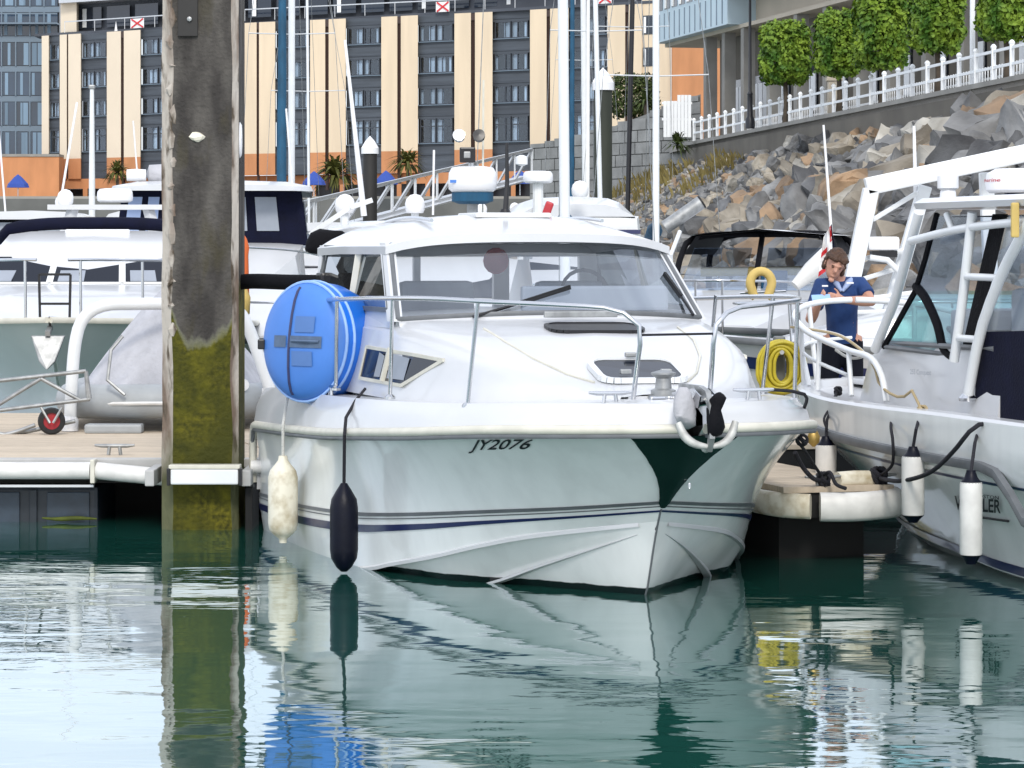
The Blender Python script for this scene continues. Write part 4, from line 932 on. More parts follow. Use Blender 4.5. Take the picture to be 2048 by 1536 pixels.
# registration letters laid on the flare
v_, f_ = text_mesh('JY2076', 1.0, 0.0, 0.012); wid = max(p.x for p in v_)
def lettering(us, ue, v0, v1, vv, sg, slant=0.0):
    out = []
    for p in vv:
        a = p.x/wid; t_ = p.y/0.72; q_ = ts(us+(ue-us)*a - slant*(1-t_), v1+(v0-v1)*t_); out.append(BM @ (Vector((sg*(q_.x+.008), q_.y-.006, q_.z))))
    return out
MB().add(lettering(.226,.150,.115,.225,v_,-1,-0.014), f_).build('registration_letters', 'lettering', hull, fixn=False)
# folded bimini and its arm on the stern quarter
bm_ = MB().tube(cr_spline([BL(-1.05,5.2,1.86), BL(-1.25,5.5,1.86), BL(-1.50,6.0,1.86), BL(-1.66,6.25,1.80)], 14), .06, 10).build('folded_bimini', 'black_canvas', boat, smooth=60); MB().box(BL(-1.02,5.0,1.86), (.24,.2,.15), Matrix.Rotation(BT,3,'Z')).build('bimini_bracket', 'black_plastic', bm_, bevel=.02)
# VHF aerial and roof fittings
ae = MB().tube([BL(-.02,3.95,2.33), BL(0,3.97,2.58), BL(0,3.98,2.86)], .014, 8, rr=[.022,.016,.012]).build('aerial', 'black_plastic', boat); MB().lathe([(.12,0),(.05,.03),(.03,.07)], 10, BM @ Matrix.Translation((-.02,3.95,2.32))).build('aerial_base', 'black_plastic', ae, smooth=40)
MB().box(BL(.36,4.2,2.37), (.06,.06,.16), Matrix.Rotation(R(20),3,'Y')).build('roof_lamp', 'red_paint', boat, bevel=.015)
# ------------------------------------------------------------------ blue round float on the side deck
fc = P(632, 684, 20.75)
ff = thing('round_blue_float', 'fat round bright blue inflatable with white piping standing on the side deck', 'inflatable', (fc.x, fc.y, 1.09))
ax = Vector((-math.sin(R(43)), -math.cos(R(43)), 0.06)).normalized(); MX = Matrix.Translation(fc) @ ax.to_track_quat('Z','Y').to_matrix().to_4x4() @ Matrix.Diagonal((1.0,1.0,1,1))
r0 = .415
MB().lathe([(.02,-.37),(.16,-.365),(.28,-.33),(.37,-.24),(.408,-.12),(r0,-.02),(r0,.05),(.405,.10)], 40, MX, cap=True).build('body', 'blue_pvc', ff, smooth=60)
MB().lathe([(.405,.10),(.39,.135),(.35,.17),(.28,.195),(.18,.212),(.08,.22),(.02,.222)], 40, MX).build('face', 'blue_light', ff, smooth=60)
for rr_, zz in ((.418,.035),(.412,.10)):
    mb = MB(); mb.tube([MX @ Vector((math.cos(a)*rr_, math.sin(a)*rr_, zz)) for a in [i*math.pi/24 for i in range(49)]], .011, 6, cap=False); mb.build('piping', 'blue_trim', ff, smooth=60)
fx = (MX.to_3x3() @ Vector((1,0,0))).normalized(); fy = (MX.to_3x3() @ Vector((0,1,0))).normalized()
if abs(fx.z) > abs(fy.z): fx, fy = fy, fx
if fy.z < 0: fy = -fy
if fx.x < 0: fx = -fx
def fz(r):
    pr_ = [(0,.222),(.02,.222),(.08,.22),(.18,.212),(.28,.195),(.35,.17),(.39,.135),(.405,.10)]
    for (a0, z0), (a1, z1) in zip(pr_, pr_[1:]):
        if a0 <= r <= a1: return z0+(z1-z0)*(r-a0)/(a1-a0)
    return .10
def fpt(x, y, o=.004): r = math.hypot(x, y); return fc + fx*x + fy*y + ax*(fz(r)+o)
mb = MB(); mb.tube([fpt(-.03+.05*(1 if k < 12 else 1)*(.5-k/24)*.6, .37-.74*k/24.0, .004) for k in range(25)], .010, 6); mb.build('centre_strap', 'navy_paint', ff)
for (x0, x1, y0, y1, mt) in ((-.19,-.06,-.045,.035,'strap_grey'),(-.02,.27,-.045,.035,'strap_grey'),(0.02,.20,.06,.17,'grey_patch'),(0.0,.19,-.17,-.07,'grey_patch')):
    mb = MB(); mb.loft([[fpt(x0+(x1-x0)*i/5, y0+(y1-y0)*j/3, .008) for j in range(4)] for i in range(6)]); mb.build('handle_patch', mt, ff)
mb = MB(); mb.tube([fpt(.0,.0,.010), fpt(.1,.0,.022), fpt(.2,.0,.022), fpt(.25,.0,.010)], .010, 6); mb.build('handle', 'strap_grey', ff)
mb = MB(); mb.box(fpt(-.36,-.03,.02), (.05,.05,.07)); mb.build('valve', 'black_plastic', ff, bevel=.01)
# ------------------------------------------------------------------ fenders on the motorboat
def fender(name, label, px, D, ztop, zbot, r, mt, cap_mt=None, rope_to=None, rope_mt='black_rope', taper='round'):
    c = PZ(px, D, 0); t_ = thing(name, label, 'fender', (c.x, c.y, zbot)); L_ = ztop-zbot; Mx = Matrix.Translation((c.x,c.y,zbot))
    if taper == 'point': prof = [(.02,0),(r*.55,.05*L_),(r*.92,.15*L_),(r,.25*L_),(r,.72*L_),(r*.9,.82*L_),(r*.5,.93*L_),(.02,L_)]
    elif taper == 'round': prof = [(.025,0),(.03,.05*L_),(r*.6,.09*L_),(r*.92,.15*L_),(r,.23*L_),(r,.75*L_),(r*.88,.83*L_),(r*.5,.91*L_),(.035,.95*L_),(.03,L_)]
    else: prof = [(r*.9,.09*L_),(r,.12*L_),(r,.84*L_),(r*.95,.87*L_)]
    MB().lathe(prof, 22, Mx).build('body', mt, t_, smooth=50)
    if taper == 'cyl':
        MB().lathe([(.03,0),(.035,.02*L_),(r*.7,.06*L_),(r*.97,.098*L_)], 20, Mx).build('end_cap', cap_mt, t_, smooth=40); MB().lathe([(r*.97,.862*L_),(r*.6,.92*L_),(.03,.98*L_),(.028,L_)], 20, Mx).build('end_cap', cap_mt, t_, smooth=40)
    if rope_to: MB().tube([Vector((c.x,c.y,ztop-.01)), *[Vector(q) for q in rope_to]], .011, 6).build('rope', rope_mt, t_)
    return t_
fender('navy_fender', 'dark navy fender with pointed ends hanging from the motorboat bow rail', 688, 19.5, .585, .01, .092, 'navy_vinyl', rope_to=[P(689,870,19.4), P(692,835,19.5), P(712,800,19.65), P(730,778,19.9)], taper='point')
fender('cream_fender', 'stained cream fender hanging beside the motorboat stern quarter', 566, 21.0, .66, .05, .105, 'fender_cream', rope_to=[P(566,850,20.95), P(574,800,21.0), P(585,730,21.3)], rope_mt='white_rope')
# ================================================================== FRONT PONTOON
ZD = .50
pon = thing('front_pontoon', 'floating pontoon with pale planked deck and white fender edge', 'pontoon', (-4, 24, 0))
def pedge(D): return -1.80 - .05*(D-23.0)
D = 23.16
while D < 29.4:
    xr = pedge(D+.07)-.02; MB().box(((-10.0+xr)/2, D+.07, ZD-.02), (xr+10.0, .128, .04)).build('plank', 'deck_plank', pon, bevel=.006, seg=1); D += .14
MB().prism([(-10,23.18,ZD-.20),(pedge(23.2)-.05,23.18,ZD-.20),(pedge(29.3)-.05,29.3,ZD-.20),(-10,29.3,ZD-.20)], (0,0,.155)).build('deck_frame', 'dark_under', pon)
MB().box((-5.92,23.08,ZD-.035), (8.2,.13,.07)).build('edge_beam', 'deck_edge', pon, bevel=.01)
for (xa, xb, ya, yb, za, zb) in ((-10,-3.225,22.95,22.95,.415,.412),(-3.175,-2.60,22.95,22.86,.412,.365)):
    MB().tube([(xa,ya,za),((xa+xb)/2,(ya+yb)/2,(za+zb)/2),(xb,yb,zb)], .066, 14).build('edge_fender', 'fender_white', pon, smooth=50)
MB().box((-3.20,22.95,.41), (.035,.16,.18)).build('fender_joint', 'cream_trim', pon, bevel=.008)
MB().box((-6.65,22.97,.295), (6.9,.06,.018)).build('edge_strip', 'alu', pon)
MB().box((-6.5,23.75,-.08), (6.6,1.1,.70)).build('float', 'float_dark', pon, bevel=.03)
for x in (-3.70,-4.45,-5.9): MB().box((x,23.185,.05), (.06,.03,.40)).build('float_rib', 'float_dark', pon, bevel=.008)
for (x0, x1) in ((-9.6,-6.0),(-5.82,-4.52),(-4.38,-3.78),(-3.62,-3.24)): MB().box(((x0+x1)/2,23.19,.10), (x1-x0-.05,.02,.26)).build('float_panel', 'float_panel', pon, bevel=.008)
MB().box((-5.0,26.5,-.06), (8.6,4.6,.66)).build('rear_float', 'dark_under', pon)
MB().tube(cr_spline([(-3.62,23.12,.035),(-3.5,23.10,.028),(-3.35,23.11,.034),(-3.2,23.12,.028)], 12), .02, 6, rr=[.006+.014*math.sin(i/11*3.1) for i in range(12)]).build('weed_strand', 'weed', pon, smooth=60)
cleat(Vector((-3.10,23.40,ZD+.003)), R(0), pon, 'galvanised', 1.2)
# pile guide: white-fronted frame round the pile
gd_ = MB().box((-2.285,22.32,.415), (.505,.09,.115)).build('guide_front', 'white_alloy', pon, bevel=.012)
MB().box((-2.285,22.34,.488), (.53,.14,.03)).build('guide_lip', 'cream_trim', gd_, bevel=.006)
for x in (-2.70,-1.98): MB().box((x,22.70,.40), (.07,.72,.12)).build('guide_arm', 'deck_edge', pon, bevel=.01)
for x in (-2.552,-2.018): MB().box((x,22.30,.415), (.024,.07,.13)).build('guide_bracket', 'black_plastic', pon, bevel=.006)
MB().box((-1.97,22.75,-.05), (.05,.6,.74)).build('guide_skirt', 'dark_under', pon)
MB().lathe([(.05,-.06),(.05,.06)], 12, Matrix.Translation((-1.90,22.55,.47)) @ Matrix.Rotation(R(90),4,'Y')).build('corner_roller', 'fender_white', pon, smooth=40)
# ------------------------------------------------------------------ the big pile
def pile_material():
    m = bpy.data.materials.new('weedy_pile'); m.use_nodes = True; n = m.node_tree; b = n.nodes['Principled BSDF']; b.inputs['Roughness'].default_value = .8; b.inputs['Specular IOR Level'].default_value = .25
    g = n.nodes.new('ShaderNodeNewGeometry'); sx = n.nodes.new('ShaderNodeSeparateXYZ'); n.links.new(g.outputs['Position'], sx.inputs[0])
    def nz(scale, st=(1,1,1), det=6):
        mp = n.nodes.new('ShaderNodeMapping'); mp.inputs['Scale'].default_value = st; n.links.new(g.outputs['Position'], mp.inputs['Vector'])
        t = n.nodes.new('ShaderNodeTexNoise'); t.inputs['Scale'].default_value = scale; t.inputs['Detail'].default_value = det; n.links.new(mp.outputs['Vector'], t.inputs['Vector']); return t.outputs['Fac']
    def ramp(f, p0, c0, p1, c1):
        r_ = n.nodes.new('ShaderNodeValToRGB'); r_.color_ramp.elements[0].position = p0; r_.color_ramp.elements[0].color = (*c0,1); r_.color_ramp.elements[1].position = p1; r_.color_ramp.elements[1].color = (*c1,1); n.links.new(f, r_.inputs['Fac']); return r_.outputs['Color']
    def mix(f, a, c):
        k = n.nodes.new('ShaderNodeMix'); k.data_type = 'RGBA'
        n.links.new(f, k.inputs['Factor']) if not isinstance(f, float) else None
        for s_, v in (('A', a), ('B', c)):
            if isinstance(v, tuple): k.inputs[s_].default_value = (*v,1)
            else: n.links.new(v, k.inputs[s_])
        return k.outputs['Result']
    def mr(v, a, c, lo=0.0, hi=1.0):
        k = n.nodes.new('ShaderNodeMapRange'); k.inputs['From Min'].default_value = a; k.inputs['From Max'].default_value = c; k.inputs['To Min'].default_value = lo; k.inputs['To Max'].default_value = hi; n.links.new(v, k.inputs['Value']); return k.outputs['Result']
    def ma(v, k_, c):
        k = n.nodes.new('ShaderNodeMath'); k.operation = 'MULTIPLY_ADD'; k.inputs[1].default_value = k_; n.links.new(v, k.inputs[0])
        if isinstance(c, float): k.inputs[2].default_value = c
        else: n.links.new(c, k.inputs[2])
        return k.outputs[0]
    concrete = mix(mr(nz(6,(1,1,.35)), .40,.66), (.040,.036,.033), (.098,.090,.080))
    concrete = mix(mr(nz(3.2,(1.4,1,.5)), .55,.70), concrete, (.055,.048,.028))
    weed = ramp(nz(11), .30, (.018,.022,.002), .68, (.125,.115,.006)); weed2 = ramp(nz(26), .35, (.030,.030,.003), .65, (.135,.120,.008)); wd = mix(mr(nz(4), .4,.6), weed, weed2); wd = mix(mr(nz(2.2,(1,1,.7),3), .38,.62), (.040,.042,.004), wd)
    edge = ma(nz(5,(1.6,1,.4),4), -.34, sx.outputs['Z'])      # ragged weed line
    ax_ = n.nodes.new('ShaderNodeMath'); ax_.operation = 'ADD'; ax_.inputs[1].default_value = 2.33; n.links.new(sx.outputs['X'], ax_.inputs[0])
    a2_ = n.nodes.new('ShaderNodeMath'); a2_.operation = 'ABSOLUTE'; n.links.new(ax_.outputs[0], a2_.inputs[0]); a3_ = n.nodes.new('ShaderNodeMath'); a3_.operation = 'POWER'; a3_.inputs[1].default_value = 4.0; n.links.new(a2_.outputs[0], a3_.inputs[0])
    edge = ma(a3_.outputs[0], -75.0, edge)                    # weed climbs higher near the corners
    gmask = mr(edge, 1.225, 1.29); pale = mix(mr(edge, 1.255, 1.315), (.20,.20,.14), concrete)
    colr = mix(gmask, wd, pale)
    M['pile_face'] = m; n.links.new(colr, b.inputs['Base Color'])
    bp = n.nodes.new('ShaderNodeBump'); bp.inputs['Strength'].default_value = .8; bp.inputs['Distance'].default_value = .02; n.links.new(nz(28), bp.inputs['Height']); n.links.new(bp.outputs['Normal'], b.inputs['Normal'])
    # the pale mottled corner strips, greener towards the bottom
    m2 = bpy.data.materials.new('pale_corner'); m2.use_nodes = True; n2 = m2.node_tree; b2 = n2.nodes['Principled BSDF']; b2.inputs['Roughness'].default_value = .8
    n_keep = n; n = n2; g = n.nodes.new('ShaderNodeNewGeometry'); sx = n.nodes.new('ShaderNodeSeparateXYZ'); n.links.new(g.outputs['Position'], sx.inputs[0])
    base = mix(mr(nz(7,(1,1,.22)), .42,.60), (.16,.115,.085), (.44,.40,.35)); base = mix(mr(nz(13,(1,1,.3)), .56,.66), base, (.075,.055,.035))
    low = mr(ma(nz(6,(1,1,.3)), -.5, sx.outputs['Z']), .15,.5)
    n.links.new(mix(low, (.10,.105,.05), base), b2.inputs['Base Color'])
    bp = n.nodes.new('ShaderNodeBump'); bp.inputs['Strength'].default_value = .9; bp.inputs['Distance'].default_value = .02; n.links.new(nz(20,(1,1,.4)), bp.inputs['Height']); n.links.new(bp.outputs['Normal'], b2.inputs['Normal'])
    M['pile_corner'] = m2
pile_material()
mp_ = thing('weedy_mooring_pile', 'broad square mooring pile, grey above and coated in green weed below', 'pile', (-2.345, 22.78, -3))
pc = Vector((-2.345, 22.78, 0))
def ring(z, sc, wob):
    e = lambda k: wob*noise.noise(Vector((k*3.1, z*2.2, 4))) 
    return [pc+Vector(((-.200+e(1)),-.28,z)), pc+Vector((.240+e(2),-.28,z)), pc+Vector((.290,-.225,z)), pc+Vector((.290,.28,z)), pc+Vector((-.288,.28,z)), pc+Vector((-.288+e(5)*.6,-.225,z))]
zs = [-3+ i*.09 for i in range(110)]
rg = [ring(z, 1, .018) for z in zs]
MB().loft([[r[0], r[1]] for r in rg]).build('front_face', 'pile_face', mp_, fixn=False)
MB().loft([[r[2], r[3], r[4], r[5]] for r in rg]).add(rg[-1], [tuple(range(6))]).build('shaft', 'pile_face', mp_, fixn=True)
MB().loft([[r[5], r[5].lerp(r[0],.5)+Vector((-.008,-.012,0))*noise.noise(Vector((0,0,r[0].z*5))), r[0]] for r in rg]).build('pale_edge', 'pile_corner', mp_, fixn=False)
MB().loft([[r[1], r[2]] for r in rg]).build('pale_edge', 'pile_corner', mp_, fixn=False)
mb = MB(); mb.box(pc+Vector((-.085,-.292,3.90)), (.15,.03,.40)); pl_ = mb.build('iron_plate', 'pile_black', mp_, bevel=.006)
MB().lathe([(.0,0),(.018,.0),(.018,.02),(.0,.025)], 8, Matrix.Translation(pc+Vector((-.07,-.308,3.83))) @ Matrix.Rotation(R(90),4,'X')).build('bolt', 'galvanised', pl_)
mb = MB(); mb.lathe([(.01,-.035),(.04,-.02),(.055,.0),(.035,.03),(.01,.04)], 7, Matrix.Translation(pc+Vector((-.02,-.285,2.945))) @ Matrix.Diagonal((1.15,.5,1,1)))
for i, v in enumerate(mb.v): v += Vector((noise.noise(v*17),0,noise.noise(v*17+Vector((5,0,0)))))*.02
mb.build('barnacle_lump', 'fender_cream', mp_)
MB().lathe([(.0,-.02),(.10,-.015),(.12,0),(.10,.015),(0,.02)], 16, Matrix.Translation(pc+Vector((.290,-.13,2.93))) @ Matrix.Rotation(R(90),4,'Y') @ Matrix.Diagonal((1.15,.5,1,1))).build('marker_disc', 'white_plastic', mp_, smooth=50)
for k in range(16):
    z = 1.50+k*.18; mb = MB(); mb.lathe([(.012,-.03),(.03,0),(.012,.03)], 6, Matrix.Translation(pc+Vector((-.207+.01*math.sin(k*3),-.278,z))) @ Matrix.Diagonal((1,.5,1.6+math.sin(k*5),1)))
    for v in mb.v: v += Vector((noise.noise(v*21),0,noise.noise(v*21+Vector((5,0,0)))))*.025
    mb.build('flaking_chip', 'pile_corner', mp_)
# ================================================================== FINGER PONTOON END
fd = Vector((-.276,.961,0)); fr_ = Vector((.961,.276,0)); FE = Vector((2.22, 20.15, 0)); FW = .40
fin = thing('finger_pontoon', 'narrow finger pontoon with cream fender wrapped round its end', 'pontoon', tuple(FE))
def fp3(a, l, z): return FE + fr_*l + fd*a + Vector((0,0,z))
for k in range(30):
    a = .06+k*.142; MB().prism([fp3(a,-FW,.47), fp3(a,FW,.47), fp3(a+.13,FW,.47), fp3(a+.13,-FW,.47)], (0,0,.04)).build('plank', 'deck_plank', fin)
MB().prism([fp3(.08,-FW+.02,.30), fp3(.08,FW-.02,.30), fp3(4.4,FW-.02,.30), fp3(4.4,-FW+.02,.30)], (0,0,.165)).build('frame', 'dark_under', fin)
MB().prism([fp3(.35,-.32,-.25), fp3(.35,.30,-.25), fp3(4.2,.30,-.25), fp3(4.2,-.32,-.25)], (0,0,.54)).build('float', 'dark_under', fin)
arc = cr_spline([fp3(.9,-FW-.04,.39), fp3(.25,-FW-.03,.39), fp3(.02,-.30,.385), fp3(-.08,0,.38), fp3(-.04,.25,.385), fp3(.06,.40,.39), fp3(.35,.46,.395), fp3(.8,.47,.40)], 40)
def flatloft(pts, hh, th):
    rows = []
    for i, p in enumerate(pts):
        d = (pts[min(i+1,len(pts)-1)]-pts[max(i-1,0)]).normalized(); o = Vector((d.y,-d.x,0))
        rows.append([p+o*math.cos(a)*th+Vector((0,0,math.copysign(abs(math.sin(a))**.55, math.sin(a))*hh)) for a in [k*math.pi/6 for k in range(12)]])
    return rows
MB().loft(flatloft(arc[:17], .085, .055), closed=True, capends=True).build('end_fender', 'fender_cream', fin, smooth=50)
MB().loft(flatloft(arc[17:], .098, .075), closed=True, capends=True).build('end_fender', 'fender_white', fin, smooth=50)
mb = MB(); mb.tube([fp3(.14,.02,.545), fp3(.16,.15,.55), fp3(.19,.30,.545)], .055, 12); rb_ = mb.build('rolled_mat', 'fender_cream', fin, smooth=60)
c1 = cleat(fp3(.10,-.10,.512), BT, fin, 'galvanised', 1.0); c2 = cleat(fp3(.16,.33,.512), BT, fin, 'galvanised', 1.0)
def knot(c, r, seed, mt, parent, name='knot'):
    rnd = random.Random(seed); mb = MB()
    for k in range(4):
        ax_ = Vector((rnd.gauss(0,1),rnd.gauss(0,1),rnd.gauss(0,1))).normalized(); u = ax_.orthogonal().normalized(); v = ax_.cross(u); mb.tube([Vector(c)+(u*math.cos(a)+v*math.sin(a))*r for a in [i*math.pi/6 for i in range(13)]], r*.3, 5, cap=False)
    return mb.build(name, mt, parent, smooth=60)
def rope(name, label, pts, r, mt, knots=(), n=24):
    t_ = thing(name, label, 'rope', tuple(pts[0])); MB().tube(cr_spline(pts, n), r, 7).build('line', mt, t_, smooth=60)
    for i, (c, rr_) in enumerate(knots): knot(c, rr_, i+5, mt, t_)
    return t_
rope('bow_mooring_line', 'dark mooring rope from the motorboat foredeck to the finger pontoon cleat', [BL(.55,.50,1.26), BL(.75,.62,1.25), BL(.98,.72,1.20), P(1588,862,19.3), P(1612,905,19.8), fp3(.10,-.10,.56)], .011, 'black_rope', [(fp3(.10,-.10,.55),.05), (P(1604,880,19.6),.035)])
rope('loose_rope_tail', 'short black rope tail lying across the cream end of the finger pontoon', [fp3(.10,-.10,.58), P(1660,945,20.1), P(1672,968,20.05), P(1692,977,20.0)], .013, 'black_rope')
rope('stern_mooring_line', 'black rope rising from the finger pontoon to the right-hand fishing boat gunwale', [fp3(.16,.33,.55), P(1800,962,19.7), P(1860,945,19.2), P(1905,905,18.9), P(1940,862,18.7), P(1962,848,18.7), P(2000,846,18.8)], .015, 'black_rope', [(fp3(.16,.33,.56),.06)])
rope('short_black_line', 'slack black line tied between the motorboat side and the finger pontoon cleat', [P(1590,905,20.0), P(1606,935,20.1), P(1628,958,20.1), fp3(.10,-.10,.55)], .016, 'black_rope')
# ================================================================== OTHER BOATS
def hull_curves(Ln, B, H, flare=.8, full=.42, wlh=.0, rake=.14, n=24):
    sh, ch, kl = [], [], []
    for i in range(n):
        u = i/(n-1); s = u*Ln; k = min(1, u/full); w = (1-(1-k)**2.3)*B/2*(1-.06*max(0,u-.6)/.4)
        sh.append(Vector((max(.02,w), s, H*(1.0+.16*(1-u)**2))))
        s2 = Ln*(rake+(1-rake)*u); ch.append(Vector((w*(flare*min(1,.35+u*1.2)), s2, .05+.30*H*max(0,1-u*2.2)**1.5))); kl.append(Vector((0, Ln*(rake*1.02+(1-rake*1.02)*u), min(.05+.30*H*max(0,1-u*2.2)**1.5, -.35+max(0,(.16-u))*4*.35))))
    return sh, ch, kl
def simple_hull(root, Ln, B, H, mt, flare=.8, full=.42, rake=.14, stripe_mt=None, deck_mt='gelcoat', rail_mt='grey_rubber'):
    Mx = mw(root); sh, ch, kl = hull_curves(Ln, B, H, flare, full, rake=rake); mb = MB()
    for sg in (-1, 1): mb.loft([[Mx @ Vector((p.x*sg, p.y, p.z)) for p in (a, a.lerp(c,.33)-Vector((.03*B/3,0,0)), a.lerp(c,.66)-Vector((.02*B/3,0,0)), c, k)] for a, c, k in zip(sh, ch, kl)])
    a, c, k = sh[-1], ch[-1], kl[-1]; mb.add([Mx @ Vector(q) for q in ((-a.x,a.y,a.z),(a.x,a.y,a.z),(c.x,c.y,c.z),(0,k.y,k.z),(-c.x,c.y,c.z))], [(0,1,2,3,4)])
    h = mb.build('hull', mt, root, smooth=35)
    mb = MB(); mb.loft([[Mx @ Vector((p.x*q*.985, p.y+.01, p.z-.03+.05*(1-abs(q)))) for q in (-1,-.5,0,.5,1)] for p in sh]); mb.build('deck', deck_mt, root, smooth=40)
    for sg in (-1, 1):
        MB().tube([Mx @ Vector((p.x*sg, p.y-.01, p.z-.02)) for p in sh], .035, 6).build('rubbing_strake', rail_mt, h, smooth=60)
        if stripe_mt: MB().loft([[Mx @ Vector(((a.x*(1-t)+c.x*t-.02+.012)*sg, a.y*(1-t)+c.y*t-.012, a.z*(1-t)+c.z*t)) for t in (.18,.30)] for a, c in zip(sh, ch)]).build('stripe', stripe_mt, h, fixn=False)
    return h, sh
def cabin(root, rows, mt, name='cabin'):
    """rows: (s, half bottom, z bottom, half top, z top, crown)"""
    Mx = mw(root); mb = MB(); rr = []
    for s, wb, zb, wt, zt, cr in rows: rr.append([Mx @ Vector(p) for p in ((-wb,s,zb),(-wt,s,zt),(-wt*.75,s,zt+cr*.7),(0,s,zt+cr),(wt*.75,s,zt+cr*.7),(wt,s,zt),(wb,s,zb))])
    mb.loft(rr, capends=True); return mb.build(name, mt, root, smooth=30)
def quad_pane(root, pts, parent, mt='hatch_acrylic', name='window', frame=None):
    Mx = mw(root); g = [Mx @ Vector(p) for p in pts]; d = (g[1]-g[0]).cross(g[2]-g[0]).normalized()
    o = MB().prism([p-d*.006 for p in g], d*.012).build(name, mt, parent)
    if frame: MB().frame(g, .035, .025).build('frame', frame, o)
    return o
def rail(root, pts, r, posts, zd, mt='stainless', name='rail'):
    Mx = mw(root); q = cr_spline([Vector(p) for p in pts], 30); o = MB().tube([Mx @ p for p in q], r, 6).build(name, mt, root, smooth=60)
    for k in posts:
        p = q[int(k*29)]; MB().tube([Mx @ p, Mx @ Vector((p.x, p.y+.03, zd))], r*.85, 6).build('stanchion', mt, o)
    return o
def radome(root, loc, r, h, mt='white_plastic', band=None, parent=None):
    Mx = mw(root) @ Matrix.Translation(loc); o = MB().lathe([(r*.82,0),(r*.97,h*.12),(r,h*.35),(r*.97,h*.75),(r*.85,h*.95),(r*.5,h)], 24, Mx).build('radome', mt, parent or root, smooth=45)
    if band: MB().lathe([(r*.55,-h*.45),(r*.85,-h*.35),(r*.85,-.002)], 24, Mx).build('radome_base', band, o, smooth=40)
    return o
def dome(root, loc, r, parent=None):
    return MB().lathe([(r*.8,-r*.9),(r*.95,-r*.6),(r,0),(r*.86,r*.5),(r*.5,r*.87),(r*.05,r)], 18, mw(root) @ Matrix.Translation(loc)).build('satellite_dome', 'white_plastic', parent or root, smooth=60)
# ---- left cruiser, bow towards us
lc = thing('bow_on_cruiser', 'white flybridge cruiser with grey-green hull and navy bimini seen bow on', 'motorboat', tuple(PZ(98, 30.2, 0)), R(2))
simple_hull(lc, 9.5, 3.7, 1.22, 'hull_greygreen', .72, .40, .12, None, 'gelcoat', 'cream_trim')
cabin(lc, [(1.0,.5,1.30,.2,1.34,.02),(2.0,1.15,1.28,.8,1.52,.06),(3.2,1.35,1.26,1.15,1.66,.05),(3.5,1.38,1.26,1.2,1.68,.04)], 'gelcoat', 'foredeck_trunk')
cb = cabin(lc, [(3.45,1.34,1.6,1.30,1.70,.02),(3.9,1.36,1.6,1.12,2.05,.03),(4.05,1.38,1.5,1.08,2.10,.05),(4.6,1.38,1.5,1.0,2.28,.05),(8.4,1.38,1.4,1.05,2.30,.05)], 'gelcoat', 'wheelhouse')
ws3 = [(-1.22,3.46,1.73),(1.22,3.46,1.73),(1.11,3.86,2.03),(-1.11,3.86,2.03)]
for k in range(3):
    f0, f1 = k/3+.008, (k+1)/3-.008; L_ = lambda a, b, t: tuple(x+(y-x)*t for x, y in zip(a, b))
    quad_pane(lc, [L_(ws3[0],ws3[1],f0), L_(ws3[0],ws3[1],f1), L_(ws3[3],ws3[2],f1), L_(ws3[3],ws3[2],f0)], cb, 'hatch_acrylic', 'windscreen', 'gelcoat_old')
    quad_pane(lc, [tuple(Vector(L_(ws3[0],ws3[1],f0+.03))+Vector((0,-.012,.02))), tuple(Vector(L_(ws3[0],ws3[1],f0+.15))+Vector((0,-.012,.02))), tuple(Vector(L_(ws3[3],ws3[2],f0+.15))+Vector((0,-.012,-.04))), tuple(Vector(L_(ws3[3],ws3[2],f0+.03))+Vector((0,-.012,-.04)))], cb, 'interior_grey', 'sun_blind')
for sg in (-1, 1): quad_pane(lc, [(sg*1.375,4.1,1.72),(sg*1.375,7.4,1.72),(sg*1.20,7.4,2.05),(sg*1.22,4.3,2.05)], cb, 'hatch_acrylic', 'side_window')
bo = MB().tube([mw(lc) @ Vector(p) for p in cr_spline([(-1.10,4.9,2.20),(-1.02,4.75,2.34),(-.6,4.68,2.40),(0,4.66,2.41),(.6,4.68,2.40),(1.02,4.75,2.34),(1.14,4.9,2.18),(1.2,5.2,1.95)], 26)], .075, 10).build('folded_bimini', 'navy_canvas', lc, smooth=60)
MB().box(mw(lc) @ Vector((.02,4.55,2.31)), (.75,.06,.06)).build('venturi_screen', 'white_plastic', lc, bevel=.02)
ms = MB(); ms.bar(mw(lc) @ Vector((-.55,6.2,2.28)), mw(lc) @ Vector((-.45,6.3,2.62)), .10); ms.bar(mw(lc) @ Vector((.55,6.2,2.28)), mw(lc) @ Vector((.45,6.3,2.62)), .10); ms.bar(mw(lc) @ Vector((-.75,6.3,2.62)), mw(lc) @ Vector((.75,6.3,2.62)), .3, .06); mo = ms.build('radar_arch', 'gelcoat', lc)
radome(lc, (.05,6.3,2.68), .22, .17, parent=mo); dome(lc, (-.55,6.3,2.74), .10, mo)
MB().tube([mw(lc) @ Vector((-.62,6.3,2.62)), mw(lc) @ Vector((-.42,6.4,3.9))], .014, 6).build('whip_aerial', 'white_plastic', mo)
rail(lc, [(-1.55,3.6,1.95),(-1.2,2.0,1.98),(-.5,.55,2.0),(-.16,.28,2.0)], .018, (.1,.4,.7,.98), 1.40); rail(lc, [(1.55,3.6,1.95),(1.2,2.0,1.98),(.5,.55,2.0),(.16,.28,2.0)], .018, (.1,.4,.7,.98), 1.40)
mb = MB(); Mx = mw(lc)
for a, b in (((-.15,.5,1.36),(-.16,.5,1.85)),((.15,.5,1.36),(.16,.5,1.85)),((-.16,.5,1.85),(.16,.5,1.85)),((-.15,.5,1.55),(.15,.5,1.55))): mb.bar(Mx @ Vector(a), Mx @ Vector(b), .025)
mb.build('boarding_ladder', 'black_plastic', lc)
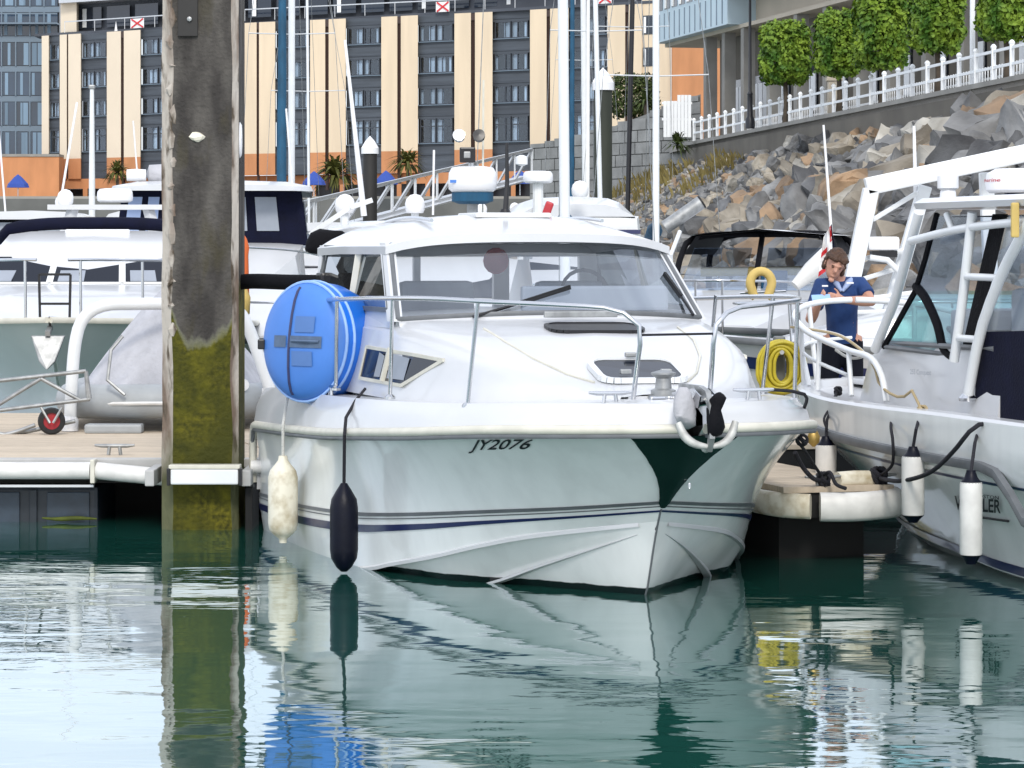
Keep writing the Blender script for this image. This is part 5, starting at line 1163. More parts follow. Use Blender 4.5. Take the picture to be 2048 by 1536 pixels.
an = thing('plough_anchor', 'grey plough anchor stowed in the bow of the grey-green hulled cruiser', 'anchor', tuple(mw(lc) @ Vector((0,-.1,1.1))))
MB().prism([mw(lc) @ Vector(p) for p in ((-.17,-.02,1.24),(.17,-.02,1.24),(.08,-.10,.98),(0,-.14,.90),(-.08,-.10,.98))], (0,-.06,0)).build('fluke', 'galvanised', an, bevel=.01); MB().bar(mw(lc) @ Vector((0,.3,1.36)), mw(lc) @ Vector((0,-.12,1.26)), .05).build('shank', 'galvanised', an)
# ---- navy canopied trawler yacht
tw = thing('navy_canopied_boat', 'white motor yacht with a tall navy canvas wheelhouse and white hardtop', 'motorboat', tuple(PZ(412, 44, 0)), R(4))
simple_hull(tw, 10.5, 3.7, 1.25, 'hull_white', .8, .35, .10, 'navy_paint')
cabin(tw, [(1.6,.9,1.2,.7,1.5,.05),(2.4,1.45,1.2,1.3,2.0,.06),(3.0,1.5,1.2,1.42,2.18,.04),(9.5,1.5,1.2,1.42,2.18,.04)], 'gelcoat', 'deckhouse')
cn_ = cabin(tw, [(3.0,1.50,2.18,1.40,3.02,.02),(8.5,1.50,2.18,1.40,3.02,.02)], 'navy_canvas', 'canvas_enclosure')
for k, (a, b) in enumerate(((-1.36,-1.14),(-1.04,-.86),(-.50,-.02),(.22,.55),(.70,1.05))):
    quad_pane(tw, [(a,2.985,2.40),(b,2.985,2.40),(b*.95,2.985,2.93),(a*.95,2.985,2.93)], cn_, 'clear_panel' if False else 'collar_pale' if k < 2 else 'interior_grey', 'vinyl_window')
for sg in (-1, 1):
    for s0 in (3.4,5.0,6.6): quad_pane(tw, [(sg*1.49,s0,2.40),(sg*1.49,s0+1.2,2.40),(sg*1.43,s0+1.2,2.9),(sg*1.43,s0,2.9)], cn_, 'interior_grey', 'vinyl_window')
ht2 = cabin(tw, [(2.5,1.3,3.02,1.25,3.09,.03),(3.0,1.58,3.02,1.55,3.10,.10),(8.8,1.58,3.02,1.55,3.10,.10)], 'gelcoat', 'hardtop')
mb = MB(); mb.lathe([(.02,-.5),(.14,-.46),(.17,0),(.14,.46),(.02,.5)], 10, mw(tw) @ Matrix.Translation((-.55,3.6,3.30)) @ Matrix.Rotation(R(90),4,'Y'))
for v in mb.v: v += Vector((0,0,noise.noise(v*4)*.05))
mb.build('rolled_cover', 'grey_cover', tw, smooth=50); MB().lathe([(.09,-.15),(.10,0),(.09,.15)], 10, mw(tw) @ Matrix.Translation((-1.2,3.4,3.28)) @ Matrix.Rotation(R(90),4,'Y')).build('life_raft', 'white_plastic', tw, smooth=40)
MB().tube([mw(tw) @ Vector((-.3,4,3.15)), mw(tw) @ Vector((-.3,4,3.75)), mw(tw) @ Vector((.25,4,3.78))], .03, 6).build('davit', 'white_alloy', tw)
quad_pane(tw, [(-1.25,2.39,1.55),(-.1,2.39,1.55),(-.1,2.42,1.92),(-1.2,2.42,1.92)], cn_, 'hatch_acrylic', 'lower_window'); quad_pane(tw, [(.1,2.39,1.55),(1.25,2.39,1.55),(1.2,2.42,1.92),(.1,2.42,1.92)], cn_, 'hatch_acrylic', 'lower_window')
rail(tw, [(-1.75,4,2.0),(-1.2,1.5,2.1),(-.3,.2,2.15),(.3,.2,2.15),(1.2,1.5,2.1),(1.75,4,2.0)], .018, (0,.2,.4,.6,.8,1), 1.3)
# ---- cruiser with domes just behind the motorboat
dc = thing('domed_cruiser', 'white cruiser carrying two white domes and a large radar behind the motorboat', 'motorboat', tuple(PZ(805, 28.6, 0)), R(-3))
simple_hull(dc, 6.0, 2.7, 1.05, 'hull_white', .8, .4, .12, 'navy_paint')
cabin(dc, [(.9,.4,1.1,.3,1.25,.03),(1.8,1.0,1.1,.9,1.55,.05),(2.4,1.1,1.1,.98,2.0,.05),(4.8,1.1,1.1,.98,2.05,.05)], 'gelcoat', 'deckhouse')
fo = cabin(dc, [(2.2,1.0,2.2,.9,2.30,.05),(2.6,1.12,2.2,1.0,2.34,.08),(4.9,1.12,2.2,1.0,2.36,.08)], 'gelcoat', 'hardtop')
for sg in (-1, 1):
    for s in (2.5,4.6): MB().bar(mw(dc) @ Vector((sg*1.0,s,2.0)), mw(dc) @ Vector((sg*1.0,s,2.24)), .06).build('hardtop_post', 'white_alloy', fo)
quad_pane(dc, [(-.9,1.83,1.62),(.9,1.83,1.62),(.85,2.32,1.95),(-.85,2.32,1.95)], fo, 'hatch_acrylic', 'windscreen')
for x in (690, 830):
    pd = P(x, 408, 31.2); lo = mw(dc).inverted() @ pd; dome(dc, tuple(lo), .105); MB().tube([mw(dc) @ Vector((lo.x,lo.y,2.36)), mw(dc) @ (lo-Vector((0,0,.08)))], .04, 8).build('dome_post', 'white_alloy', dc)
lo = mw(dc).inverted() @ P(945, 400, 31.2); ro = radome(dc, (lo.x, lo.y, lo.z+.08), .255, .27, 'white_plastic', 'blue_radar' if 'blue_radar' in M else 'blue_sail'); MB().tube([mw(dc) @ Vector((lo.x,lo.y,2.3)), mw(dc) @ Vector((lo.x,lo.y,lo.z+.1))], .06, 10).build('radar_post', 'galvanised', dc)
mb = MB(); mb.box(mw(dc) @ Vector((lo.x-.17,lo.y-.19,lo.z+.19)), (.10,.02,.03)); mb.build('radar_badge', 'blue_light', ro)
lo2 = mw(dc).inverted() @ P(935, 310, 31.3); mp2 = MB().tube([mw(dc) @ Vector((lo2.x+.03,lo2.y+.1,2.3)), mw(dc) @ Vector((lo2.x+.03,lo2.y+.1,lo2.z))], .025, 8).build('lamp_mast', 'white_alloy', dc)
MB().box(mw(dc) @ Vector((lo2.x,lo2.y,lo2.z)), (.165,.10,.16)).build('floodlight', 'black_plastic', mp2, bevel=.015); MB().box(mw(dc) @ Vector((lo2.x,lo2.y-.055,lo2.z)), (.07,.02,.07)).build('lamp_lens', 'galvanised', mp2, bevel=.01)
for dx, mt in ((-.09,'stainless'),(.12,'black_plastic')): MB().lathe([(.03,-.07),(.06,-.04),(.065,.03),(.0,.035)], 12, mw(dc) @ Matrix.Translation((lo2.x+dx,lo2.y,lo2.z+.20)) @ Matrix.Rotation(R(70),4,'X')).build('searchlight', mt, mp2, smooth=50)
pa, pb = P(690,80,31), P(728,432,31); MB().tube([pb, pa], .03, 8, rr=[.032,.014]).build('tall_aerial', 'white_plastic', dc)
pa, pb = P(868,300,31.5), P(866,430,31.5); MB().tube([pb, pa], .013, 6).build('thin_aerial', 'white_plastic', dc)
pa, pb = P(967,160,31.5), P(965,345,31.5); MB().tube([Vector((pb.x,pb.y,2.3)), pa], .012, 6).build('thin_aerial', 'cream_trim', dc)
for x0, y0, x1, y1 in ((640,455,700,415),(700,415,745,400),(620,470,640,455)):
    MB().bar(P(x0,y0,30.6), P(x1,y1,30.6), .05).build('targa_bar', 'white_alloy', dc)
mb = MB(); mb.lathe([(.02,-.22),(.07,-.19),(.10,-.1),(.11,0),(.09,.1),(.06,.19),(.02,.22)], 18, Matrix.Translation(P(652,482,30.4)) @ Matrix.Rotation(R(70),4,'Y'))
for v in mb.v: v += Vector((noise.noise(v*6),0,noise.noise(v*6+Vector((4,0,0)))))*.06
mb.build('stowed_canopy', 'black_canvas', dc, smooth=40)
# ---- flybridge cruiser further back
fc2 = thing('striped_flybridge_cruiser', 'white flybridge cruiser with a purple-blue stripe behind the tall white mast', 'motorboat', tuple(PZ(1175, 47, 0)), R(3))
simple_hull(fc2, 8.5, 3.0, 1.2, 'hull_white', .8, .38, .12, 'navy_paint')
cabin(fc2, [(1.2,.6,1.2,.5,1.45,.04),(2.2,1.2,1.2,1.1,1.7,.05),(3.0,1.3,1.2,1.15,2.2,.05),(7.5,1.3,1.2,1.15,2.3,.05)], 'gelcoat', 'deckhouse')
fo = cabin(fc2, [(2.6,1.05,2.3,1.02,2.62,.02),(2.9,1.12,2.3,1.08,2.66,.02),(7.0,1.12,2.3,1.08,2.66,.02)], 'gelcoat_old', 'flybridge')
MB().box(mw(fc2) @ Vector((0,2.55,2.40)), (2.15,.06,.07), Matrix.Rotation(R(3),3,'Z')).build('stripe', 'navy_paint', fo)
cabin(fc2, [(2.6,1.0,2.65,.7,2.80,.06),(3.4,1.05,2.67,.8,2.9,.10),(6.5,1.05,2.67,.8,2.9,.10)], 'gelcoat', 'canvas_cover')
quad_pane(fc2, [(-1.05,2.25,1.78),(1.05,2.25,1.78),(1.0,2.92,2.14),(-1.0,2.92,2.14)], fo, 'hatch_acrylic', 'windscreen')
lo = mw(fc2).inverted() @ P(1076, 366, 49.5); radome(fc2, tuple(lo), .25, .2); MB().tube([mw(fc2) @ Vector((lo.x,lo.y,2.6)), mw(fc2) @ lo], .09, 10).build('radar_post', 'gelcoat_old', fc2); MB().lathe([(.03,-.09),(.1,-.06),(.1,.06),(.03,.09)], 12, mw(fc2) @ Matrix.Translation((lo.x-.27,lo.y,lo.z+.37))).build('search_dome', 'white_plastic', fc2, smooth=50)
lo = mw(fc2).inverted() @ P(1160, 378, 49); dome(fc2, (lo.x,lo.y,lo.z), .14)
# ---- sailing yachts
def yacht(label, px, D, dx_top, rmast, zt, furl=None, Ln=9.0, B=2.7, rz=0, hullmt='hull_white', boom='blue_sail', mast_mt='white_alloy', spread=(.45,.7), mizzen=None):
    base = PZ(px, D, 0); t_ = thing('sailing_yacht', label, 'yacht', (base.x, base.y-3.6, 0), rz, group='sailing yachts moored behind the motorboat'); Mx = mw(t_)
    simple_hull(t_, Ln, B, 1.0, hullmt, .75, .5, .12, 'navy_paint')
    cr_ = cabin(t_, [(1.8,.5,.98,.4,1.15,.04),(3.0,.85,.98,.75,1.38,.05),(6.2,.9,.95,.8,1.42,.05),(6.3,.9,.95,.8,1.38,.05)], 'gelcoat', 'coachroof')
    for sg in (-1, 1):
        for k in range(3): quad_pane(t_, [(sg*(.84),3.3+k*.95,1.12),(sg*.86,3.9+k*.95,1.12),(sg*.82,3.9+k*.95,1.28),(sg*.80,3.3+k*.95,1.28)], cr_, 'hatch_acrylic', 'window')
    foot = Vector((0,3.6,1.4)); loft_ = mw(t_).inverted() @ PZ(px+dx_top, D, zt); head = Vector((loft_.x, loft_.y, zt))
    m_o = MB().tube([Mx @ foot, Mx @ foot.lerp(head,.6), Mx @ head], rmast, 10, rr=[rmast,rmast,rmast*.7]).build('mast', mast_mt, t_, smooth=60)
    for f in spread:
        p = foot.lerp(head, f); MB().tube([Mx @ (p+Vector((-.95,.05,.03))), Mx @ p, Mx @ (p+Vector((.95,.05,.03)))], .013, 6).build('spreader', 'alu', m_o)
    for sg in (-1, 1):
        ps = [Mx @ head.lerp(foot,.03), Mx @ (foot.lerp(head,spread[0])+Vector((sg*.95,.05,.03))), Mx @ Vector((sg*B*.47,3.9,1.0))]; MB().tube(ps, .006, 4).build('shroud', 'galvanised', m_o)
    MB().tube([Mx @ head, Mx @ Vector((0,Ln-.1,1.0))], .006, 4).build('backstay', 'galvanised', m_o)
    bo_ = MB().tube([Mx @ (foot+Vector((0,.1,.85))), Mx @ (foot+Vector((0,3.4,.80)))], .05, 8).build('boom', 'white_alloy', t_); MB().tube([Mx @ (foot+Vector((0,.05,1.15))), Mx @ (foot+Vector((0,.6,1.05))), Mx @ (foot+Vector((0,3.3,.93)))], .12, 10, rr=[.06,.15,.07]).build('sail_cover', boom, bo_, smooth=60)
    if furl:
        fx_, fr2, fm = furl; hd = mw(t_).inverted() @ PZ(fx_+1, D-.9, zt*.97); ft = mw(t_).inverted() @ PZ(fx_-4, D-3.2, 1.5); n_ = 14
        MB().tube([Mx @ ft.lerp(hd, k/n_) for k in range(n_+1)], fr2, 9, rr=[fr2*(.5+.5*min(1,k*.5))*(1.05-.5*k/n_) for k in range(n_+1)]).build('furled_sail', fm, t_, smooth=60)
    rail(t_, [(-1.2,5,1.65),(-.8,2,1.65),(-.15,.2,1.7),(.15,.2,1.7),(.8,2,1.65),(1.2,5,1.65)], .013, (0,.25,.45,.55,.75,1), 1.05, name='pulpit')
    return t_
yacht('yacht with white mast and thick teal-blue furled sail next to the navy canopied boat', 583, 66, 1, .075, 13.5, (566,.11,'blue_sail'))
yacht('distant yacht with a very thin pale mast behind the blue furled sail', 619, 77, -7, .035, 12.0)
yacht('yacht with a stout silver-white mast rising behind the motorboat roof', 1131, 40, -13, .072, 11.5, None, spread=(.62,.8))
yacht('yacht with paired white masts and a blue furled sail by the stone ramp wall', 1172, 100, -9, .10, 17.0, (1146,.095,'blue_sail'), 11, 3.2)
yacht('yacht with a white mast and a slim white furled sail beside the capped pile', 1204, 62, -26, .052, 13.0, (1178,.045,'sail_white'))
yacht('yacht with a slanting black carbon mast by the stone ramp wall', 1252, 76, 26, .065, 15.5, None, mast_mt='black_plastic', boom='black_canvas')
yacht('yacht with a straight white mast and long level spreaders before the orange wall', 1312, 54, 0, .063, 12.5, None, spread=(.345,.7))
# ---- more distant cruisers filling the basin
def far_cruiser(label, px, D, B, ztop, rz, canvas, aer=True):
    t_ = thing('distant_cruiser', label, 'motorboat', tuple(PZ(px, D, 0)), rz); Mx = mw(t_); simple_hull(t_, 8.0, B, 1.2, 'hull_white', .8, .38, .12, 'navy_paint'); k = ztop
    dk = cabin(t_, [(1.2,B*.2,1.2,B*.16,1.4,.03),(2.2,B*.40,1.2,B*.36,1.7,.05),(2.9,B*.42,1.2,B*.37,k-.75,.04),(7,B*.42,1.2,B*.37,k-.72,.04)], 'gelcoat', 'deckhouse')
    quad_pane(t_, [(-B*.34,2.2,1.76),(B*.34,2.2,1.76),(B*.34,2.82,k-.85),(-B*.34,2.82,k-.85)], dk, 'hatch_acrylic', 'windscreen')
    fo = cabin(t_, [(3.0,B*.36,k-.70,B*.34,k-.28,.02),(6.5,B*.36,k-.70,B*.34,k-.28,.02)], canvas, 'canopy'); cabin(t_, [(2.8,B*.36,k-.28,B*.34,k-.20,.10),(6.8,B*.38,k-.28,B*.36,k-.20,.12)], 'gelcoat', 'hardtop')
    for a in (-.22,.04): quad_pane(t_, [(B*a,2.985,k-.60),(B*(a+.18),2.985,k-.60),(B*(a+.17),2.985,k-.34),(B*(a+.01),2.985,k-.34)], fo, 'interior_grey', 'vinyl_window')
    rail(t_, [(-B*.46,4,2.0),(-B*.3,1.5,2.05),(0,.2,2.1),(B*.3,1.5,2.05),(B*.46,4,2.0)], .02, (0,.25,.5,.75,1), 1.25)
    dome(t_, (B*.15,5,k+.12), .13)
    if aer: MB().tube([Mx @ Vector((-B*.2,4.5,k-.1)), Mx @ Vector((-B*.26,4.6,k+2.2))], .02, 6).build('whip_aerial', 'white_plastic', t_)
far_cruiser('distant white cruiser with black canopy below the orange wall', 40, 58, 3.2, 3.0, R(5), 'black_canvas')
far_cruiser('distant white cruiser with navy canopy between the left cruiser and the pile', 262, 72, 3.3, 3.2, R(-4), 'navy_canvas')
far_cruiser('distant white cruiser with white canopy near the foot of the gangway', 668, 56, 2.9, 2.75, R(6), 'gelcoat_old')
far_cruiser('distant white cruiser with navy canopy under the gangway behind the radar', 868, 66, 3.2, 2.95, R(-6), 'navy_canvas', False)
far_cruiser('distant white cruiser with black canopy left of the tall silver mast', 1012, 74, 3.2, 3.1, R(3), 'black_canvas', False)
# ---- small cuddy boat and clutter to the left of the motorboat
sb = thing('cuddy_boat', 'small white open boat tucked behind the blue inflatable', 'motorboat', tuple(PZ(572, 34, 0)), R(8))
simple_hull(sb, 5.0, 2.0, .95, 'hull_white', .8, .42, .12, 'navy_paint'); cabin(sb, [(.8,.3,1.0,.25,1.1,.02),(1.6,.75,1.0,.65,1.45,.04),(2.4,.8,1.0,.7,1.7,.04),(3.2,.8,1.0,.7,1.72,.04)], 'gelcoat', 'cuddy')
quad_pane(sb, [(-.6,1.7,1.50),(.6,1.7,1.50),(.62,2.3,1.66),(-.62,2.3,1.66)], sb, 'hatch_acrylic', 'windscreen'); rail(sb, [(-.9,2.5,1.5),(-.5,.7,1.5),(0,0,1.5),(.5,.7,1.5),(.9,2.5,1.5)], .014, (0,.3,.5,.7,1), 1.0)
db = thing('orange_marker_buoy', 'orange cloth marker buoy beside the weedy pile', 'buoy', tuple(P(488,600,33.2)))
mb = MB(); mb.lathe([(.02,-.38),(.045,-.34),(.05,.0),(.035,.12),(.06,.20),(.05,.30),(.01,.36)], 9, Matrix.Translation(P(488,532,33.2)))
for v in mb.v: v += Vector((noise.noise(v*5),0,0))*.04
mb.build('sleeve', 'orange_rope', db, smooth=50); MB().tube([P(488,560,33.2), P(486,640,33.2)], .015, 6).build('pole', 'white_alloy', db); MB().lathe([(.03,-.17),(.08,-.13),(.09,.05),(.04,.17)], 10, Matrix.Translation(P(485,604,33.1))).build('float', 'yellow_foam', db, smooth=50)
# ================================================================== COVERED DINGHY, ARCH AND TROLLEY ON THE PONTOON
dg = thing('covered_dinghy', 'inflatable dinghy under a pale grey canvas cover on the pontoon', 'dinghy', (-3.2, 26.8, ZD)); cx = -3.13
rows = []
for i in range(22):
    u = i/21.0; D = 26.55+2.5*u; hgt = 1.06*min(1,(.02+u*3.0))**.6 if u < .5 else 1.06-.25*(u-.5); wd_ = .88*min(1, .55+u*2.5); row = []
    for k in range(25):
        a = -1+2*k/24.0; z = ZD+.24+hgt*max(0,(1-abs(a)**1.12))**.95; x = cx+a*wd_*(1.0)
        nz_ = noise.noise(Vector((x*3.2,D*2.2,1)))*.035+abs(math.sin(a*7+u*3))*.012; row.append(Vector((x, D+.10*abs(a), z+nz_*(1-abs(a)))))
    rows.append(row)
MB().loft(rows).build('cover', 'grey_cover', dg, smooth=70)
tb = cr_spline([(cx-.82,29.1,ZD+.25),(cx-.88,27.8,ZD+.25),(cx-.79,26.9,ZD+.25),(cx-.44,26.5,ZD+.26),(cx,26.38,ZD+.27),(cx+.44,26.5,ZD+.26),(cx+.79,26.9,ZD+.25),(cx+.88,27.8,ZD+.25),(cx+.82,29.1,ZD+.25)], 44)
to = MB().tube(tb, .155, 14).build('tube', 'rib_tube', dg, smooth=60); MB().tube([p+Vector((0,-.155 if abs(p.x-cx)<.6 else -.03,-.01)) if True else p for p in tb[10:34]], .018, 6).build('rub_strip', 'fender_white', to)
MB().tube([P(250,790,26.2), P(215,760,26.25), P(222,700,26.3), P(245,672,26.35)], .016, 6).build('cover_batten', 'galvanised', dg)
MB().box((cx-.35,26.25,ZD+.04), (.5,.2,.08)).build('skid', 'rib_tube', dg, bevel=.02)
MB().lathe([(.0,-.01),(.055,-.01),(.055,.01),(0,.012)], 14, Matrix.Translation(P(486,770,26.6)) @ Matrix.Rotation(R(90),4,'X')).build('patch', 'white_plastic', dg)
wa = thing('white_tube_arch', 'white tubular arch standing over the covered dinghy behind the pile', 'frame', tuple(P(143,862,26.45)))
MB().tube(cr_spline([P(140,856,26.45), P(143,780,26.45), P(150,690,26.47), P(166,638,26.49), P(205,612,26.53), P(270,608,26.63), P(400,608,26.68), P(462,612,26.73), P(492,645,26.73), P(520,720,26.73), P(545,800,26.73), P(552,868,26.73)], 46), .055, 12).build('arch_tube', 'white_alloy', wa, smooth=60)
MB().lathe([(.075,0),(.075,.10),(.055,.13)], 12, Matrix.Translation((P(140,856,26.45).x,26.45,ZD+.005))).build('socket', 'white_plastic', wa, smooth=40)
tl_ = thing('launching_trolley', 'galvanised launching trolley with one red wheel in front of the dinghy', 'trolley', tuple(PZ(100,26.1,ZD)))
mb = MB()
for a, b in (((-60,768),(172,742)),((172,742),(180,798)),((180,798),(-60,828)),((-30,826),(82,757)),((82,757),(160,800)),((172,742),(176,800)),((60,862),(150,842)),((20,868),(60,862))): mb.tube([P(*a,26.10), P(*b,26.10)], .018, 8)
mb.tube(cr_spline([P(-40,850,26.05), P(0,868,26.05), P(25,866,26.05), P(70,850,26.05)], 10), .018, 8); mb.build('frame', 'galvanised', tl_, smooth=60)
wc = P(103,843,26.00); WM = Matrix.Translation((wc.x,wc.y,ZD+.118)) @ Matrix.Rotation(R(90),4,'X') @ Matrix.Rotation(R(12),4,'Y')
wo_ = MB().lathe([(.072,-.038),(.106,-.038),(.118,-.015),(.118,.015),(.106,.038),(.072,.038)], 24, WM, cap=False).build('wheel', 'black_rubber', tl_, smooth=40); MB().lathe([(.0,-.02),(.03,-.03),(.035,-.012),(.074,-.02),(.074,.02),(0,.02)], 20, WM).build('hub', 'red_paint', wo_, smooth=30)
mb = MB(); mb.tube([P(82,815,25.95), P(100,846,25.93)], .012, 6); mb.tube([P(124,815,25.95), P(106,846,25.93)], .012, 6); mb.build('fork', 'galvanised', tl_)
# ================================================================== REAR WALKWAY, HOSE PEDESTAL
rw = thing('rear_walkway', 'main pontoon walkway running behind the moored boats', 'pontoon', (1.0, 24.5, 0)); W0 = Vector((1.0,24.15,0))
def rwp(a, d, z): return W0 + fr_*a + fd*d + Vector((0,0,z))
for k in range(15): MB().prism([rwp(-2.9,k*.15,.47), rwp(9,k*.15,.47), rwp(9,k*.15+.138,.47), rwp(-2.9,k*.15+.138,.47)], (0,0,.04)).build('plank', 'deck_plank', rw)
MB().prism([rwp(-2.9,.02,.2), rwp(9,.02,.2), rwp(9,2.2,.2), rwp(-2.9,2.2,.2)], (0,0,.265)).build('frame', 'dark_under', rw); MB().prism([rwp(-2.8,.2,-.3), rwp(8.9,.2,-.3), rwp(8.9,2,-.3), rwp(-2.8,2,-.3)], (0,0,.49)).build('float', 'dark_under', rw)
hp = P(1562, 735, 25.3); hs = thing('hose_stand', 'white service post carrying a coil of yellow hose', 'hose stand', (hp.x, hp.y, .51))
MB().box((hp.x,hp.y+.17,.94), (.10,.10,.86)).build('post', 'grey_rubber', hs, bevel=.02); MB().tube([(hp.x,hp.y+.12,1.22),(hp.x,hp.y-.1,1.24)], .02, 6).build('hook', 'galvanised', hs)
mb = MB(); rnd = random.Random(8)
for k in range(17):
    rx = .07+.0085*k*rnd.uniform(.8,1.15); rz_ = .12+.0055*k*rnd.uniform(.8,1.15); dy = -.10+.17*rnd.random(); ox = rnd.uniform(-.015,.015); mb.tube([Vector((hp.x+ox+math.sin(a)*rx*(1+.15*max(0,-math.cos(a))), hp.y+dy, hp.z+.02+math.cos(a)*rz_-(.03 if math.cos(a)<0 else 0))) for a in [i*math.pi/14 for i in range(29)]], .0165, 7, cap=False)
mb.build('hose_coil', 'yellow_hose', hs, smooth=60)
MB().tube(cr_spline([(hp.x-.13,hp.y,hp.z),(hp.x-.17,hp.y-.02,hp.z-.1),(hp.x-.16,hp.y,.6),(hp.x-.2,hp.y-.02,.53)], 14), .0125, 6).build('hose_tail', 'yellow_hose', hs, smooth=60)
# ================================================================== BOATS RIGHT OF THE MOTORBOAT
kb = thing('black_canopy_boat', 'white motorboat under a black canvas canopy below the rock bank', 'motorboat', tuple(PZ(1432, 29.6, 0)), R(-14))
simple_hull(kb, 6.0, 2.2, 1.15, 'gelcoat_old', .8, .4, .12, 'navy_paint')
cabin(kb, [(.8,.3,1.2,.25,1.32,.02),(1.6,.8,1.2,.7,1.55,.03),(2.4,.92,1.2,.85,1.66,.03),(4.6,.95,1.2,.88,1.66,.03)], 'gelcoat', 'cuddy')
Kx = mw(kb)
for (pts, r) in (([(-.85,2.2,1.66),(-.82,2.5,2.05),(-.7,2.8,2.24),(0,2.9,2.27),(.7,2.8,2.24),(.82,2.5,2.05),(.88,2.2,1.66)], .035), ([(-.85,4.3,1.66),(-.82,4.3,2.1),(-.6,4.3,2.26),(0,4.3,2.29),(.6,4.3,2.26),(.82,4.3,2.1),(.88,4.3,1.66)], .035)): MB().tube([Kx @ p for p in cr_spline(pts, 24)], r, 8).build('canopy_hoop', 'black_canvas', kb, smooth=60)
mb = MB(); mb.loft([[Kx @ Vector((x,s,z)) for x, z in ((-.80,2.05),(-.66,2.25),(0,2.31),(.66,2.25),(.80,2.05))] for s in (2.5,3.4,4.4)]); cn2 = mb.build('canopy_top', 'black_canvas', kb, smooth=60)
mb = MB(); mb.loft([[Kx @ Vector((x,s,z)) for x, z in ((-.78,2.26),(0,2.325),(.78,2.26))] for s in (2.6,3.4,4.3)]); mb.build('hardtop_edge', 'white_plastic', cn2, smooth=60)
for x0, x1 in ((-.8,-.1),(.1,.8)): quad_pane(kb, [(x0,2.28,1.68),(x1,2.28,1.68),(x1*.9,2.72,2.12),(x0*.9,2.72,2.12)], cn2, 'clear_vinyl', 'screen')
MB().bar(Kx @ Vector((0,2.28,1.66)), Kx @ Vector((0,2.85,2.26)), .05).build('screen_post', 'black_canvas', kb)
for sg in (-1, 1): MB().tube([Kx @ Vector((sg*.9,2.3,1.55)), Kx @ Vector((sg*.86,2.1,2.05)), Kx @ Vector((sg*.80,2.3,2.30))], .022, 6).build('hardtop_leg', 'white_alloy', kb)
MB().tube([Kx @ Vector((-.7,3.0,1.86)), Kx @ Vector((.6,3.1,1.88))], .05, 8).build('rolled_awning', 'yellow_foam', kb, smooth=60)
MB().box(Kx @ Vector((.15,2.7,1.78)), (.28,.1,.2)).build('chart_screen', 'blue_sail', kb, bevel=.01)
MB().tube([P(1330,455,32.5), P(1402,405,32.5)], .075, 12).build('boom_tube', 'galvanised', kb, smooth=60); MB().tube([P(1402,405,32.5), P(1405,403,32.5)], .08, 12).build('boom_end', 'black_rubber', kb)
rail(kb, [(-1.0,2.6,1.72),(-.6,.7,1.78),(-.1,-.05,1.8),(.1,-.05,1.8),(.6,.7,1.78),(1.0,2.6,1.72)], .014, (0,.25,.45,.55,.75,1), 1.2)
lb = thing('horseshoe_lifebuoy', 'yellow horseshoe lifebuoy on a rail beside the black canopy boat', 'lifebuoy', tuple(P(1522,592,29.4))); c = P(1522,566,29.4)
MB().tube([c+Vector((math.sin(a)*.105, 0, math.cos(a)*.115+(-.04 if abs(a)>2.1 else 0))) for a in [-2.6+i*5.2/20 for i in range(21)]], .046, 10).build('buoy', 'yellow_foam', lb, smooth=60); MB().tube([c+Vector((-.2,.06,-.1)), c+Vector((.25,.06,-.08))], .012, 6).build('bracket', 'stainless', lb); MB().tube([c+Vector((.1,.06,-.09)), c+Vector((.1,.10,-1.0))], .014, 6).build('bracket_post', 'stainless', lb)
rbt = thing('white_sports_boat', 'white sports boat with black outboards behind the walkway', 'motorboat', tuple(PZ(1420, 28.0, 0)), R(-82))
simple_hull(rbt, 4.4, 1.9, 1.12, 'gelcoat', .8, .42, .12, 'navy_paint'); cabin(rbt, [(.6,.2,1.15,.15,1.25,.02),(1.4,.6,1.15,.5,1.42,.03),(2.0,.66,1.15,.55,1.55,.02),(2.2,.66,1.15,.55,1.5,.02)], 'gelcoat', 'console'); 
Rx = mw(rbt)
for l in (-.35,.35):
    eo = MB().lathe([(.08,.3),(.12,.5),(.17,.9),(.18,1.15),(.14,1.35),(.03,1.4)], 12, Rx @ Matrix.Translation((l,4.6,0)) @ Matrix.Diagonal((1,1.35,1,1))).build('outboard', 'black_plastic', rbt, smooth=45); MB().box(Rx @ Vector((l,4.6,.2)), (.1,.2,.7)).build('outboard_leg', 'black_plastic', eo, bevel=.02)
rail(rbt, [(-.85,3.6,1.62),(-.7,1.5,1.62),(0,.2,1.6),(.7,1.5,1.62),(.85,3.6,1.62)], .013, (0,.2,.4,.6,.8,1), 1.15)
MB().tube([P(1590,572,28.0), P(1625,540,28.05), P(1655,505,28.1)], .09, 10, rr=[.05,.09,.07]).build('furled_awning', 'sail_white', rbt, smooth=60)
fg = thing('ensign_staff', 'white staff with a red and white ensign behind the standing man', 'flag', tuple(P(1672,640,27.2))); pa, pb = P(1647,250,27.2), P(1674,620,27.2); MB().tube([pb, pa], .014, 8, rr=[.017,.010]).build('staff', 'white_plastic', fg)
def fcl(i, j, o=0.0): return P(1662+j*.9-(5.5*i)*(.45+.55*j/8), 450+j*10+i*4, 27.05+.05*math.sin(i*1.4+j*.5)+o)
MB().loft([[fcl(i, j) for j in range(9)] for i in range(7)]).build('cloth', 'flag_white', fg, smooth=70, fixn=False)
mb = MB(); mb.loft([[fcl(i, j, -.012) for j in (7.0,7.5,8.0)] for i in range(1,7)]); mb.loft([[fcl(i, j, -.012) for j in (0,1,2,3)] for i in (0,.6,1.2)]); mb.loft([[fcl(i, j, -.012) for j in (3.2,4.2)] for i in range(3,7)]); mb.build('red_field', 'flag_red', fg, smooth=70, fixn=False)
